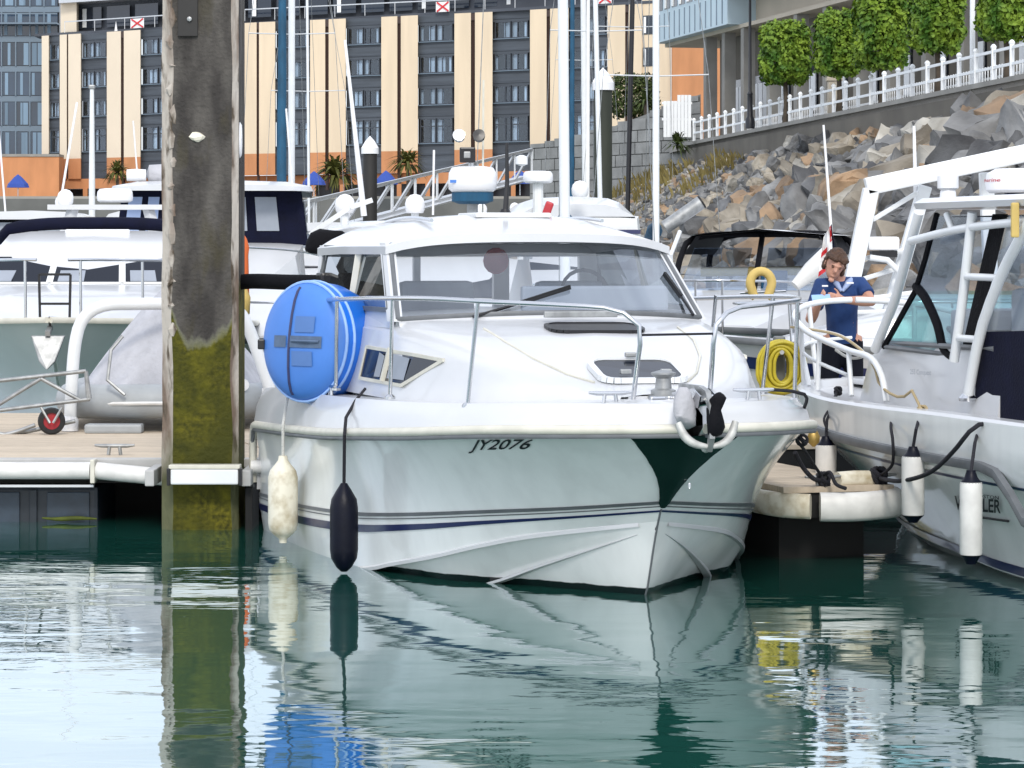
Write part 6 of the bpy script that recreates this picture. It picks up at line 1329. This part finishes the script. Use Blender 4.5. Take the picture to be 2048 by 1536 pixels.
MB().loft([[fcl(i, j, -.014) for j in range(0,7)] for i in (-.6,-.1,.2)]).build('dark_fold', 'navy_canvas', fg, smooth=70, fixn=False)
pa, pb = P(1829,258,40), P(1832,420,40)
# ---- work boat with the big white arch
wk = thing('arched_work_boat', 'white work boat with a large white box-beam arch behind the fishing boat', 'motorboat', tuple(PZ(1930, 27.6, 0)), R(-6))
simple_hull(wk, 8.0, 3.3, 1.2, 'hull_white', .8, .38, .1, 'navy_paint'); Kx = mw(wk)
cabin(wk, [(1.4,.6,1.2,.5,1.4,.03),(2.6,1.1,1.2,1.0,1.6,.03),(4.5,1.2,1.2,1.05,1.6,.03)], 'gelcoat', 'deckhouse')
def beam(a, b, w_, name='arch_beam', h=None): return MB().bar(a, b, w_, h or w_).build(name, 'white_alloy', wk, bevel=.015)
pA, pB, pC = P(1688,640,28.6), P(1742,378,28.6), P(2060,306,28.6); ext = pC+(pC-pB)*.35
beam(pA, pB, .15); beam(pB+Vector((-.05,0,.02)), ext, .15, 'arch_top', .17); beam(P(1768,660,28.9), P(1850,372,28.9), .13); beam(P(1985,640,28.9), P(1972,345,28.9), .13)
for a, b in (((1745,440),(1835,385)),((1720,560),(1800,535)),((1715,600),(1830,585)),((1715,520),(1810,500)),((1700,625),(1900,620))): beam(P(*a,28.75), P(*b,28.75), .045, 'rail_bar')
MB().box(P(1765,487,28.7), (.30,.25,.13)).build('raft_canister', 'white_plastic', wk, bevel=.03); MB().box(P(1767,508,28.7), (.24,.2,.06)).build('canister_cradle', 'black_plastic', wk)
MB().tube([P(1740,515,28.6), P(1775,520,28.6), P(1800,545,28.6)], .03, 8).build('curved_rail', 'white_alloy', wk, smooth=60)
MB().tube([P(1832,420,28.9), P(1828,252,28.9)], .018, 8, rr=[.022,.014]).build('whip_aerial', 'white_plastic', wk)
# ================================================================== FISHING BOAT ON THE RIGHT (bow away from us; local x = its starboard, y = forward)
fb = thing('fishing_boat', 'white fishing boat with tubular rails, clear curtains and white hardtop, moored bow in', 'motorboat', (2.77, 24.0, 0), BT); FM = mw(fb)
def fl(lat, s, z): return FM @ Vector((lat, -s, z))
def fpx(x, y, lat):     # photo pixel -> point on the fore-and-aft plane at that lateral distance
    o = Vector((0,0,CAMH)); d = Vector(((x-1024)/F, 1, -(y-HZ)/F)); n_ = FM.to_3x3() @ Vector((1,0,0)); p0 = FM @ Vector((lat,0,0)); t = (p0-o).dot(n_)/d.dot(n_); return o+d*t
def mir(p): q = FM.inverted() @ Vector(p); q.x = -q.x; return FM @ q
NF = 40
def fcv(pts): return cr_spline([Vector((l, -s, z)) for s, l, z in pts], NF)
GW = fcv([(0,.06,1.06),(.12,.36,1.06),(.35,.62,1.055),(.8,.84,1.045),(1.4,1.02,1.03),(2.2,1.18,1.02),(3.2,1.27,1.02),(4.6,1.30,1.03),(7.3,1.28,1.02)])
RR = fcv([(.03,.05,.84),(.15,.34,.84),(.4,.60,.83),(.85,.83,.82),(1.45,1.01,.80),(2.2,1.17,.785),(3.2,1.26,.765),(4.6,1.30,.75),(7.3,1.28,.74)])
CH = fcv([(.75,0,.22),(1.1,.16,.20),(1.6,.38,.16),(2.2,.58,.12),(3.0,.74,.08),(4.0,.88,.06),(5.0,.99,.04),(7.3,1.08,.03)])
KE = fcv([(.78,0,.12),(.95,0,-.05),(1.3,0,-.25),(2.0,0,-.38),(7.3,0,-.42)])
def frow(i): 
    a, b, c, k = GW[i], RR[i], CH[i], KE[i]
    return [a, a.lerp(b,.5), b] + [b.lerp(c, t)-Vector((.05*math.sin(math.pi*t),0,0)) for t in (.25,.5,.75)] + [c, c.lerp(k,.5), k]
def fside(rows, sg): return [[FM @ Vector((p.x*sg, p.y, p.z)) for p in r] for r in rows]
mb = MB()
for sg in (-1, 1): mb.loft(fside([frow(i) for i in range(NF)], sg))
q = frow(NF-1); mb.add([FM @ Vector((p.x*s_, p.y, p.z)) for s_ in (1,-1) for p in (q if s_ == 1 else list(reversed(q)))], [tuple(range(18))]); fh = mb.build('hull', 'hull_white', fb, smooth=35)
for sg in (-1, 1):
    pth = [p for p in RR if -p.y < 5.15]; pth += [Vector((1.305,-5.35,.72)), Vector((1.30,-5.55,.60)), Vector((1.29,-5.72,.46)), Vector((1.285,-6.0,.40)), Vector((1.28,-7.3,.38))]
    rows = [[Vector((p.x+dx, p.y, p.z+dz)) for dx, dz in ((-.01,.035),(.030,.028),(.038,0),(.030,-.028),(-.01,-.035))] for p in pth]; MB().loft(fside(rows, sg)).build('rub_rail', 'grey_rubber', fb, smooth=40)
    MB().loft(fside([[b.lerp(c, t)-Vector((.05*math.sin(math.pi*t)-.008,.0,0)) for t in (.14,.165)] for b, c in zip(RR, CH)], sg)).build('pin_stripe', 'navy_paint', fh, fixn=False)
    MB().loft(fside([[b.lerp(c, t)-Vector((.05*math.sin(math.pi*t)-.008,.0,0)) for t in (.90,.985)] for b, c in zip(RR, CH)], sg)).build('boot_stripe', 'navy_paint', fh, fixn=False)
mb = MB()   # gunwale cap and foredeck
for sg in (-1, 1): mb.loft(fside([[p+Vector((0,0,0)), Vector((max(0,p.x-.02),p.y,p.z+.02)), Vector((max(0,p.x-.14),p.y,p.z+.02)), Vector((max(0,p.x-.17),p.y,p.z-.04)), Vector((0,p.y,p.z-.05))] for p in GW], sg))
mb.build('deck', 'gelcoat', fb, smooth=35)
for k in range(5):
    p = fpx((1868,1895,1945,1972,2020)[k], (865,868,872,890,880)[k], -1.285); MB().lathe([(.0,0),(.014,0),(.014,.006),(0,.008)], 8, Matrix.Translation(p) @ (FM.to_3x3() @ Matrix.Rotation(R(-90),3,'Y')).to_4x4()).build('screw_cap', 'pale_lettering', fh)
# cabin trunk with model lettering
tr2 = [(1.3,.45,1.0,.35,1.12,.02),(1.9,.78,1.0,.70,1.32,.03),(2.5,.88,1.0,.82,1.42,.04),(4.4,.95,1.0,.90,1.44,.04),(4.6,.95,1.0,.90,1.40,.04)]
mb = MB(); mb.loft([[fl(-wb,s,zb), fl(-wt,s,zt), fl(-wt*.7,s,zt+cr*.8), fl(0,s,zt+cr), fl(wt*.7,s,zt+cr*.8), fl(wt,s,zt), fl(wb,s,zb)] for s, wb, zb, wt, zt, cr in tr2], capends=True); fc_t = mb.build('cabin_trunk', 'gelcoat', fb, smooth=30)
for sg in (-1, 1): MB().tube([fl(sg*.83,2.45,1.44), fl(sg*.92,4.5,1.46)], .02, 6).build('trunk_trim', 'grey_rubber', fc_t)
def ftext(body, p0, p1, h, mt, name, parent, off=.012, bold=.01):
    v, f = text_mesh(body, 1.0, .0, bold); wd_ = max(q.x for q in v); d = (Vector(p1)-Vector(p0)); o = FM.to_3x3() @ Vector((-off,0,0)); return MB().add([Vector(p0)+d*(q.x/wd_)+Vector((0,0,q.y/.72*h))+o for q in v], f).build(name, mt, parent, fixn=False)
ftext('255 Conquest', fpx(1824,748,-.925), fpx(1866,750,-.925), .035, 'pale_lettering', 'model_lettering', fc_t, .015)
# hull lettering, partly behind the fender
def hull_at(x, y):
    lo, hi = -1.4, -.4
    for _ in range(30):
        m_ = (lo+hi)/2; p = FM.inverted() @ fpx(x, y, m_); s = -p.y; i = min(range(NF), key=lambda k: abs(GW[k].y-p.y)); b, c = RR[i], CH[i]; t = max(0,min(1,(b.z-p.z)/(b.z-c.z+1e-6))); hx_ = b.x+(c.x-b.x)*t-.05*math.sin(math.pi*t)
        if -m_ > hx_: lo = m_
        else: hi = m_
    return fpx(x, y, (lo+hi)/2)
def hull_text(body, x0, x1, y0, y1, hpx, bold):
    v, f = text_mesh(body, 1.0, 0, bold); wd_ = max(q_.x for q_ in v); o = FM.to_3x3() @ Vector((-.022,0,0)); return MB().add([hull_at(x0+(x1-x0)*q_.x/wd_, y0+(y1-y0)*q_.x/wd_-q_.y/.72*hpx)+o for q_ in v], f).build('hull_lettering', 'lettering', fh, fixn=False)
hull_text('WHALER', 1916, 2008, 1018, 1026, 27, .02); hull_text('BOSTON', 1956, 2004, 994, 999, 7, .01)
mb = MB(); mb.tube([hull_at(x_, 1034+(x_-1962)*.14)+FM.to_3x3() @ Vector((-.015,0,0)) for x_ in range(1955, 2022, 6)], .008, 6); mb.build('lettering_rule', 'lettering', fh)
# windscreen side glass, frame and curtains, both sides
for sg in (-1, 1):
    K = (lambda p: p) if sg < 0 else mir
    LT = -.86
    tri = [K(fpx(1772,690,LT)), K(fpx(1884,703,LT)), K(fpx(1868,645,LT)), K(fpx(1834,582,LT))]
    gl = MB().add(tri, [(0,1,2,3)]).build('quarter_glass', 'teal_glass', fb)
    MB().tube([K(fpx(1768,694,LT)), K(fpx(1832,580,LT))], .022, 6).build('glass_frame', 'black_canvas', gl)
    MB().tube([K(p) for p in cr_spline([fpx(1832,572,LT), fpx(1852,598,LT), fpx(1875,650,LT), fpx(1886,695,LT), fpx(1908,715,LT)], 12)], .032, 8).build('glass_frame', 'black_canvas', gl, smooth=60)
    MB().tube([K(fpx(1772,694,LT)), K(fpx(1890,708,LT))], .018, 6).build('glass_sill', 'grey_rubber', gl)
    cu = MB().add([K(p) for p in (fpx(1836,575,LT), fpx(1872,432,LT), fpx(1935,428,LT), fpx(1912,712,LT), fpx(1884,690,LT), fpx(1868,640,LT))], [tuple(range(6))]).build('clear_curtain', 'clear_vinyl', fb)
    MB().tube([K(fpx(1832,578,LT)), K(fpx(1850,520,LT)), K(fpx(1874,428,LT))], .022, 6).build('curtain_edge', 'black_canvas', cu)
    MB().add([K(p) for p in (fpx(1955,560,LT), fpx(1985,428,LT), fpx(2016,428,LT), fpx(1985,560,LT), fpx(1940,705,LT), fpx(1920,712,LT))], [tuple(range(6))]).build('curtain_panel', 'black_canvas', cu)
    MB().add([K(p) for p in (fpx(1990,560,LT), fpx(2018,430,LT), fpx(2110,430,LT), fpx(2110,660,LT), fpx(1962,660,LT))], [tuple(range(5))]).build('clear_curtain', 'clear_vinyl', fb)
    MB().prism([K(p) for p in (fpx(1955,664,-.93), fpx(2110,660,-.93), fpx(2110,870,-.93), fpx(1968,846,-.93), fpx(1950,790,-.93))], (FM.to_3x3() @ Vector((.02*-sg,0,0)))).build('navy_side_cloth', 'navy_canvas', fb)
    # tubular hardtop frame
    LT2 = -.98
    def tb_(pts, r, name='frame_tube', par=None, n=10): return MB().tube([K(p) for p in cr_spline([fpx(x, y, LT2) for x, y in pts], n)], r, 10).build(name, 'white_alloy', par or fb, smooth=60)
    t1 = tb_([(1908,722),(1925,600),(1945,425)], .033); t2 = tb_([(1935,798),(1950,715),(1965,650),(2005,545),(2055,450),(2075,405)], .036)
    for y, xa, xb in ((553,1932,1998),(676,1917,1957)): MB().tube([K(fpx(xa,y,LT2)), K(fpx(xb,y+3,LT2))], .024, 8).build('rung', 'white_alloy', t1, smooth=60)
    tb_([(1822,482),(1900,462),(1960,452),(2100,438)], .028, 'grab_rail'); MB().tube([K(fpx(1893,428,LT2)), K(fpx(1905,462,LT2))], .022, 8).build('strut', 'white_alloy', t1, smooth=60)
    MB().tube([K(fpx(1750,700,LT)), K(fpx(1790,600,LT)), K(fpx(1838,425,LT))], .035, 10).build('front_strut', 'white_alloy', fb, smooth=60)
    MB().lathe([(.055,0),(.06,.02),(.035,.05)], 12, Matrix.Translation(K(fpx(1935,802,LT2)))).build('tube_foot', 'stainless', t2, smooth=40)
# front glass across the boat and dash
a, b = fpx(1772,690,-.86), fpx(1834,582,-.86); MB().add([a, mir(a), mir(b), b], [(0,1,2,3)]).build('front_screen', 'teal_glass', fb)
a2 = fpx(1872,432,-.86); MB().add([b, mir(b), mir(a2), a2], [(0,1,2,3)]).build('front_curtain', 'clear_vinyl', fb)
for l in (-.45,.45): MB().box(fl(l,4.5,1.45), (.5,.5,.8), Matrix.Rotation(BT,3,'Z')).build('helm_seat', 'interior_white', fb, bevel=.05)
MB().box(fl(0,3.6,1.5), (1.5,.4,.4), Matrix.Rotation(BT,3,'Z')).build('helm_console', 'interior_white', fb, bevel=.05)
# hardtop
c0 = fpx(1822,410,-1.0); s_f = -(FM.inverted() @ c0).y; zc_ = c0.z
mb = MB(); mb.loft([[fl(l*w_, s, z) for l, z in ((-1,zc_-.03),(-1.02,zc_+.01),(-.95,zc_+.045),(0,zc_+.09),(.95,zc_+.045),(1.02,zc_+.01),(1,zc_-.03))] for s, w_ in ((s_f,.9),(s_f+.06,.99),(s_f+.4,1.02),(s_f+3.2,1.02),(s_f+3.4,.98))], closed=True, capends=True); hto = mb.build('hardtop', 'gelcoat', fb, smooth=35)
mb = MB(); mb.loft([[fl(l, s, zc_-.034-(.05 if abs(l) > .8 else 0)) for l in (-.93,-.85,.85,.93)] for s in (s_f+.25, s_f+3.2)]); mb.build('valance', 'navy_canvas', hto)
p = fpx(1896,392,-.55); MB().lathe([(.06,0),(.055,.05),(.05,.06),(.075,.075),(.075,.16),(.05,.17)], 14, Matrix.Translation((p.x,p.y,zc_+.05))).build('anchor_light', 'white_plastic', hto, smooth=30)
p = fpx(2035,390,-.35); rdo = MB().lathe([(.19,0),(.215,.02),(.22,.07),(.21,.13),(.15,.165)], 26, Matrix.Translation((p.x,p.y,zc_+.08))).build('radome', 'white_plastic', hto, smooth=45); MB().lathe([(.07,0),(.1,.075)], 12, Matrix.Translation((p.x,p.y,zc_+.03))).build('radome_foot', 'navy_paint', rdo)
v, f = text_mesh('Raymarine', 1.0, .15, .01); wd_ = max(q_.x for q_ in v); MB().add([Vector((p.x+math.sin(a_)*.224, p.y-math.cos(a_)*.224, zc_+.155+q_.y*.032)) for q_ in v for a_ in [(-2.05+q_.x/wd_*1.35)]], f).build('radar_lettering', 'red_lettering', rdo, fixn=False)
# yellow horseshoe on the hardtop edge, ropes
MB().box(fpx(2030,440,-1.05), (.05,.05,.22)).build('grab_strap', 'yellow_foam', fb, bevel=.012)
# bow rail
def fbrail(sg): return cr_spline([fl(sg*l, s, z) for s, l, z in ((-.10,.02,1.70),(-.05,.25,1.69),(.12,.50,1.66),(.40,.70,1.60),(.75,.80,1.53),(1.3,.90,1.46),(2.2,1.0,1.38),(2.7,1.03,1.34),(2.95,1.05,1.22),(3.05,1.06,1.05))], 40)
for sg in (-1, 1):
    br = fbrail(sg); ro = MB().tube(br, .024, 8).build('bow_rail', 'white_alloy', fb, smooth=60)
    for k, (s, l) in ((5,(.16,.42)),(10,(.45,.60)),(14,(.8,.78)),(21,(1.5,.95)),(29,(2.4,1.05))): MB().tube([br[k], fl(sg*l, s, 1.06)], .019, 8).build('stanchion', 'white_alloy', ro, smooth=60)
    mid = cr_spline([fl(sg*l, s, z) for s, l, z in ((-.02,.05,1.40),(.10,.40,1.38),(.45,.66,1.34),(1.2,.88,1.28),(2.2,1.0,1.2))], 16); MB().tube(mid, .014, 6).build('mid_rail', 'white_alloy', ro, smooth=60)
    MB().tube([br[9], fl(sg*.80,.95,1.06)], .017, 8).build('brace', 'white_alloy', ro, smooth=60)
MB().box(fl(0,.15,1.06), (.22,.5,.05), Matrix.Rotation(BT,3,'Z')).build('bow_platform', 'gelcoat', fb, bevel=.015)
# ropes slung on the rail
rope('tan_mooring_rope', 'tan rope looped through the bow rail of the fishing boat', [fl(-.75,.45,1.5), fpx(1680,672,-.9), fpx(1742,722,-.98), fpx(1760,770,-1.05), fpx(1800,795,-1.1), fpx(1828,780,-1.12), fpx(1836,805,-1.12), fpx(1845,825,-1.15)], .010, 'tan_rope', [(fpx(1845,822,-1.15),.035)])
rope('pale_rail_rope', 'pale rope hanging in a bight under the fishing boat bow rail', [fl(-.72,.50,1.50), fpx(1672,668,-.85), fpx(1710,690,-.9), fpx(1730,710,-.95), fpx(1700,716,-.9), fpx(1672,700,-.85)], .011, 'white_rope')
rope('gunwale_rope', 'black rope along the fishing boat gunwale to its second fender', [fpx(1782,826,-1.12), fpx(1810,817,-1.14), fpx(1845,822,-1.16), fpx(1880,828,-1.18)], .011, 'black_rope', [(fpx(1790,822,-1.13),.028)])
rope('doubled_black_line', 'doubled black rope hanging from the fishing boat rail to its bow fender', [fpx(1675,780,-1.0), fpx(1660,815,-1.15), fpx(1648,838,-1.25), fpx(1655,860,-1.24)], .009, 'black_rope', [(fpx(1676,782,-1.0),.03)])
rope('hanging_black_loop', 'long black rope loop hanging straight down to the finger pontoon cleat', [fpx(1790,822,-1.13), fpx(1782,850,-1.3), fpx(1786,885,-1.35), fpx(1784,930,-1.3), fp3(.16,.33,.56)], .011, 'black_rope')
# fenders of the fishing boat
def wfender(label, x, D, ytop, ybot, r, top_pts):
    zt, zb = CAMH-(ytop-HZ)/F*D, CAMH-(ybot-HZ)/F*D; fender('capped_fender', label, x, D, zt, zb, r, 'fender_white', 'navy_vinyl', top_pts, taper='cyl')
wfender('white cylinder fender with navy caps over the open water by the hull lettering', 1942, 18.45, 940, 1128, .070, [fpx(1950,885,-1.36), fpx(1960,850,-1.2)])
wfender('white fender with navy cap beside the far end of the finger pontoon rope', 1826, 19.60, 893, 1045, .075, [fpx(1832,860,-1.36), fpx(1842,822,-1.2)])
wfender('white fender with navy cap close to the motorboat bow flare', 1652, 21.35, 872, 1010, .075, [fpx(1654,840,-1.22), fpx(1672,792,-1.05)])
lf = thing('brown_leather_chafe_pad', 'small brown chafe pad on the mooring rope beside the motorboat', 'chafe pad', tuple(P(1627,890,20.6)))
mb = MB(); mb.lathe([(.01,-.06),(.045,-.03),(.05,.01),(.03,.05),(.005,.075)], 9, Matrix.Translation(P(1627,876,20.6)) @ Matrix.Diagonal((.9,.6,1,1))); mb.build('pad', 'brass', lf, smooth=50)
# ================================================================== THE MAN
mn = thing('person', 'man in a dark blue short-sleeved shirt leaning on the bow rail looking at a phone', 'person', (2.72, 24.80, .51))
D0 = 24.62
def h(x, y, d=0.0): return P(x, y, D0+d)
def ell(mb, c, rx, ry, rz, n=14, m=9, rot=None):
    c = Vector(c); rows = []
    for i in range(m+1):
        th = math.pi*i/m; rows.append([c + ((rot or Matrix.Identity(3)) @ Vector((rx*math.sin(th)*math.cos(2*math.pi*k/n), ry*math.sin(th)*math.sin(2*math.pi*k/n), rz*math.cos(th)))) for k in range(n)])
    mb.loft(rows, closed=True, capends=True)
def remesh(o, vox, it=3):
    r_ = o.modifiers.new('Remesh','REMESH'); r_.mode = 'VOXEL'; r_.voxel_size = vox; r_.use_smooth_shade = True
    s_ = o.modifiers.new('Smooth','SMOOTH'); s_.factor = .5; s_.iterations = it
hc = h(1670,528,-.02); tilt = Matrix.Rotation(R(24),3,'X') @ Matrix.Rotation(R(18),3,'Y')
def hd(x, y, z): return hc + tilt @ Vector((x, y, z))
sL, sR = h(1643,573,.06), h(1722,572,.10)              # viewer-left / viewer-right shoulder
eL, eR = h(1621,640,-.05), h(1742,603,-.06); wL, wR = h(1636,612,-.22), h(1690,600,-.20)
hip = Vector((h(1690,690).x, D0+.20, 1.36))
mb = MB()
ell(mb, hc, .075, .098, .118, rot=tilt); ell(mb, hd(0,-.035,-.05), .058, .062, .075, rot=tilt); ell(mb, hd(0,-.105,-.018), .014, .024, .022, rot=tilt); ell(mb, hd(0,-.085,-.112), .026, .022, .018, rot=tilt)
for sg in (-1, 1): ell(mb, hd(sg*.077,.008,-.012), .012, .024, .034, rot=tilt)
ell(mb, hd(0,-.093,-.072), .024, .012, .007, rot=tilt); ell(mb, hd(0,-.086,.022), .052, .018, .010, rot=tilt)
mb.tube([hd(0,.02,-.06), (sL+sR)/2+Vector((0,.02,.03)), (sL+sR)/2+Vector((0,.04,-.06))], .055, 10, rr=[.054,.06,.08])
mb.tube([(sL+sR)/2+Vector((0,.03,-.02)), (sL+sR)/2*.5+hip*.5, hip], .14, 12, rr=[.12,.13,.13])
for s_, e_, w_, hp_ in ((sL,eL,wL,h(1646,597,-.27)), (sR,eR,wR,h(1668,594,-.25))):
    mb.tube([(sL+sR)/2, s_, s_.lerp(e_,.5), e_, e_.lerp(w_,.35), w_], .045, 10, rr=[.07,.062,.052,.045,.045,.029]); ell(mb, w_.lerp(hp_,.55), .040, .026, .034); mb.tube([w_, hp_], .03, 8, rr=[.028,.03])
    dirv = (hp_-w_).normalized(); upv = Vector((0,0,1)); sv = dirv.cross(upv).normalized()
    for k in range(4):
        b0 = hp_+upv*(.026-.017*k); ln = (.062,.07,.066,.052)[k]; m1 = b0+dirv*ln*.55+sv*.006; mb.tube([b0-dirv*.01, m1, m1+(dirv*.4+Vector((0,.75,-.15))).normalized()*ln*.5], .0085, 6, rr=[.0095,.009,.007])
    tb0 = w_.lerp(hp_,.55)+upv*.025; mb.tube([tb0, tb0+upv*.032+dirv*.018, tb0+upv*.045+dirv*.048], .010, 6, rr=[.013,.0105,.008])
for sg in (-1, 1):
    kn = Vector((hip.x+sg*.11-.02, D0+.08, .98)); an = Vector((hip.x+sg*.12, D0+.22, .60)); mb.tube([hip+Vector((sg*.08,0,.02)), kn, an], .07, 10, rr=[.088,.06,.042]); mb.tube([an+Vector((0,.06,-.05)), an+Vector((0,-.13,-.06))], .035, 8, rr=[.035,.03])
bd = mb.build('body', 'skin', mn); remesh(bd, .0075, 3)
# clothes
mb = MB(); mb.tube([(sL+sR)/2+Vector((0,.03,.035)), (sL+sR)/2+Vector((0,.03,-.06)), (sL+sR)/2*.5+hip*.5, hip+Vector((0,0,-.03))], .15, 14, rr=[.10,.150,.132,.128])
for s_, e_ in ((sL,eL),(sR,eR)): mb.tube([(sL+sR)/2+Vector((0,.02,-.01)), s_, s_.lerp(e_,.62)], .07, 12, rr=[.09,.082,.072])
so = mb.build('shirt', 'shirt_blue', mn); remesh(so, .012, 4)
mb = MB(); mb.tube([hip+Vector((0,0,.06)), hip+Vector((0,0,-.08))], .15, 14, rr=[.122,.135])
for sg in (-1, 1):
    kn = Vector((hip.x+sg*.11-.02, D0+.08, .98)); an = Vector((hip.x+sg*.12, D0+.22, .575)); mb.tube([hip+Vector((sg*.075,0,-.02)), kn, an], .08, 12, rr=[.10,.075,.062])
to_ = mb.build('trousers', 'trousers', mn); remesh(to_, .014, 3)
for sg in (-1, 1):
    a_ = Vector((hip.x+sg*.12, D0+.22, .55)); mb = MB(); ell(mb, a_+Vector((0,-.06,0)), .05, .14, .045); mb.build('shoe', 'black_rubber', mn, smooth=60)
mb = MB()
ell(mb, hd(0,.018,.028), .090, .106, .108, 18, 12, tilt); ell(mb, hd(-.045,-.055,.072), .05, .05, .035, rot=tilt); ell(mb, hd(.04,-.058,.07), .05, .048, .035, rot=tilt); ell(mb, hd(.083,.03,-.045), .022, .055, .07, rot=tilt); ell(mb, hd(-.080,.03,-.03), .018, .05, .055, rot=tilt); ell(mb, hd(0,.085,-.045), .07, .035, .07, rot=tilt)
for v in mb.v:
    q = tilt.inverted() @ (v-hc)
    if q.y < -.045 and q.z < .048: v += tilt @ Vector((0,.05,.03))
ho = mb.build('hair', 'hair', mn); remesh(ho, .009, 2)
dm = ho.modifiers.new('Displace','DISPLACE'); tx = bpy.data.textures.new('hair_clumps','CLOUDS'); tx.noise_scale = .03; dm.texture = tx; dm.strength = .03; dm.mid_level = .5
for sg in (-1, 1):
    ell(mb := MB(), hd(sg*.030,-.091,.004), .011, .006, .0045, rot=tilt); mb.build('eye', 'hair', mn, smooth=60); ell(mb := MB(), hd(sg*.031,-.094,.021), .018, .006, .004, rot=tilt); mb.build('eyebrow', 'hair', mn, smooth=60)
cm = (sL+sR)/2+Vector((0,0,.035))
mb = MB(); mb.tube([cm+Vector((-.085,-.0,.01)), cm+Vector((-.045,-.085,-.015)), cm+Vector((-.012,-.125,-.075))], .018, 8, rr=[.02,.024,.012]); mb.tube([cm+Vector((.085,.0,.02)), cm+Vector((.05,-.085,-.005)), cm+Vector((-.005,-.128,-.075))], .018, 8, rr=[.022,.028,.012]); mb.tube([cm+Vector((-.085,.0,.01)), cm+Vector((0,.085,.03)), cm+Vector((.085,0,.02))], .02, 8); mb.build('collar', 'collar_pale', mn, smooth=60)
for (x, y, w_) in ((1650,572,.05),(1700,566,.06)):
    MB().box(h(x,y,-.115), (w_,.012,.014)).build('shirt_badge', 'white_plastic', mn, bevel=.003)
ph = thing('mobile_phone', 'pale blue mobile phone held by the man', 'phone', tuple(h(1642,596,-.30))); MB().box(h(1642,595,-.31), (.15,.085,.011), Matrix.Rotation(R(28),3,'X') @ Matrix.Rotation(R(-3),3,'Y')).build('case', 'blue_trim', ph, bevel=.003)
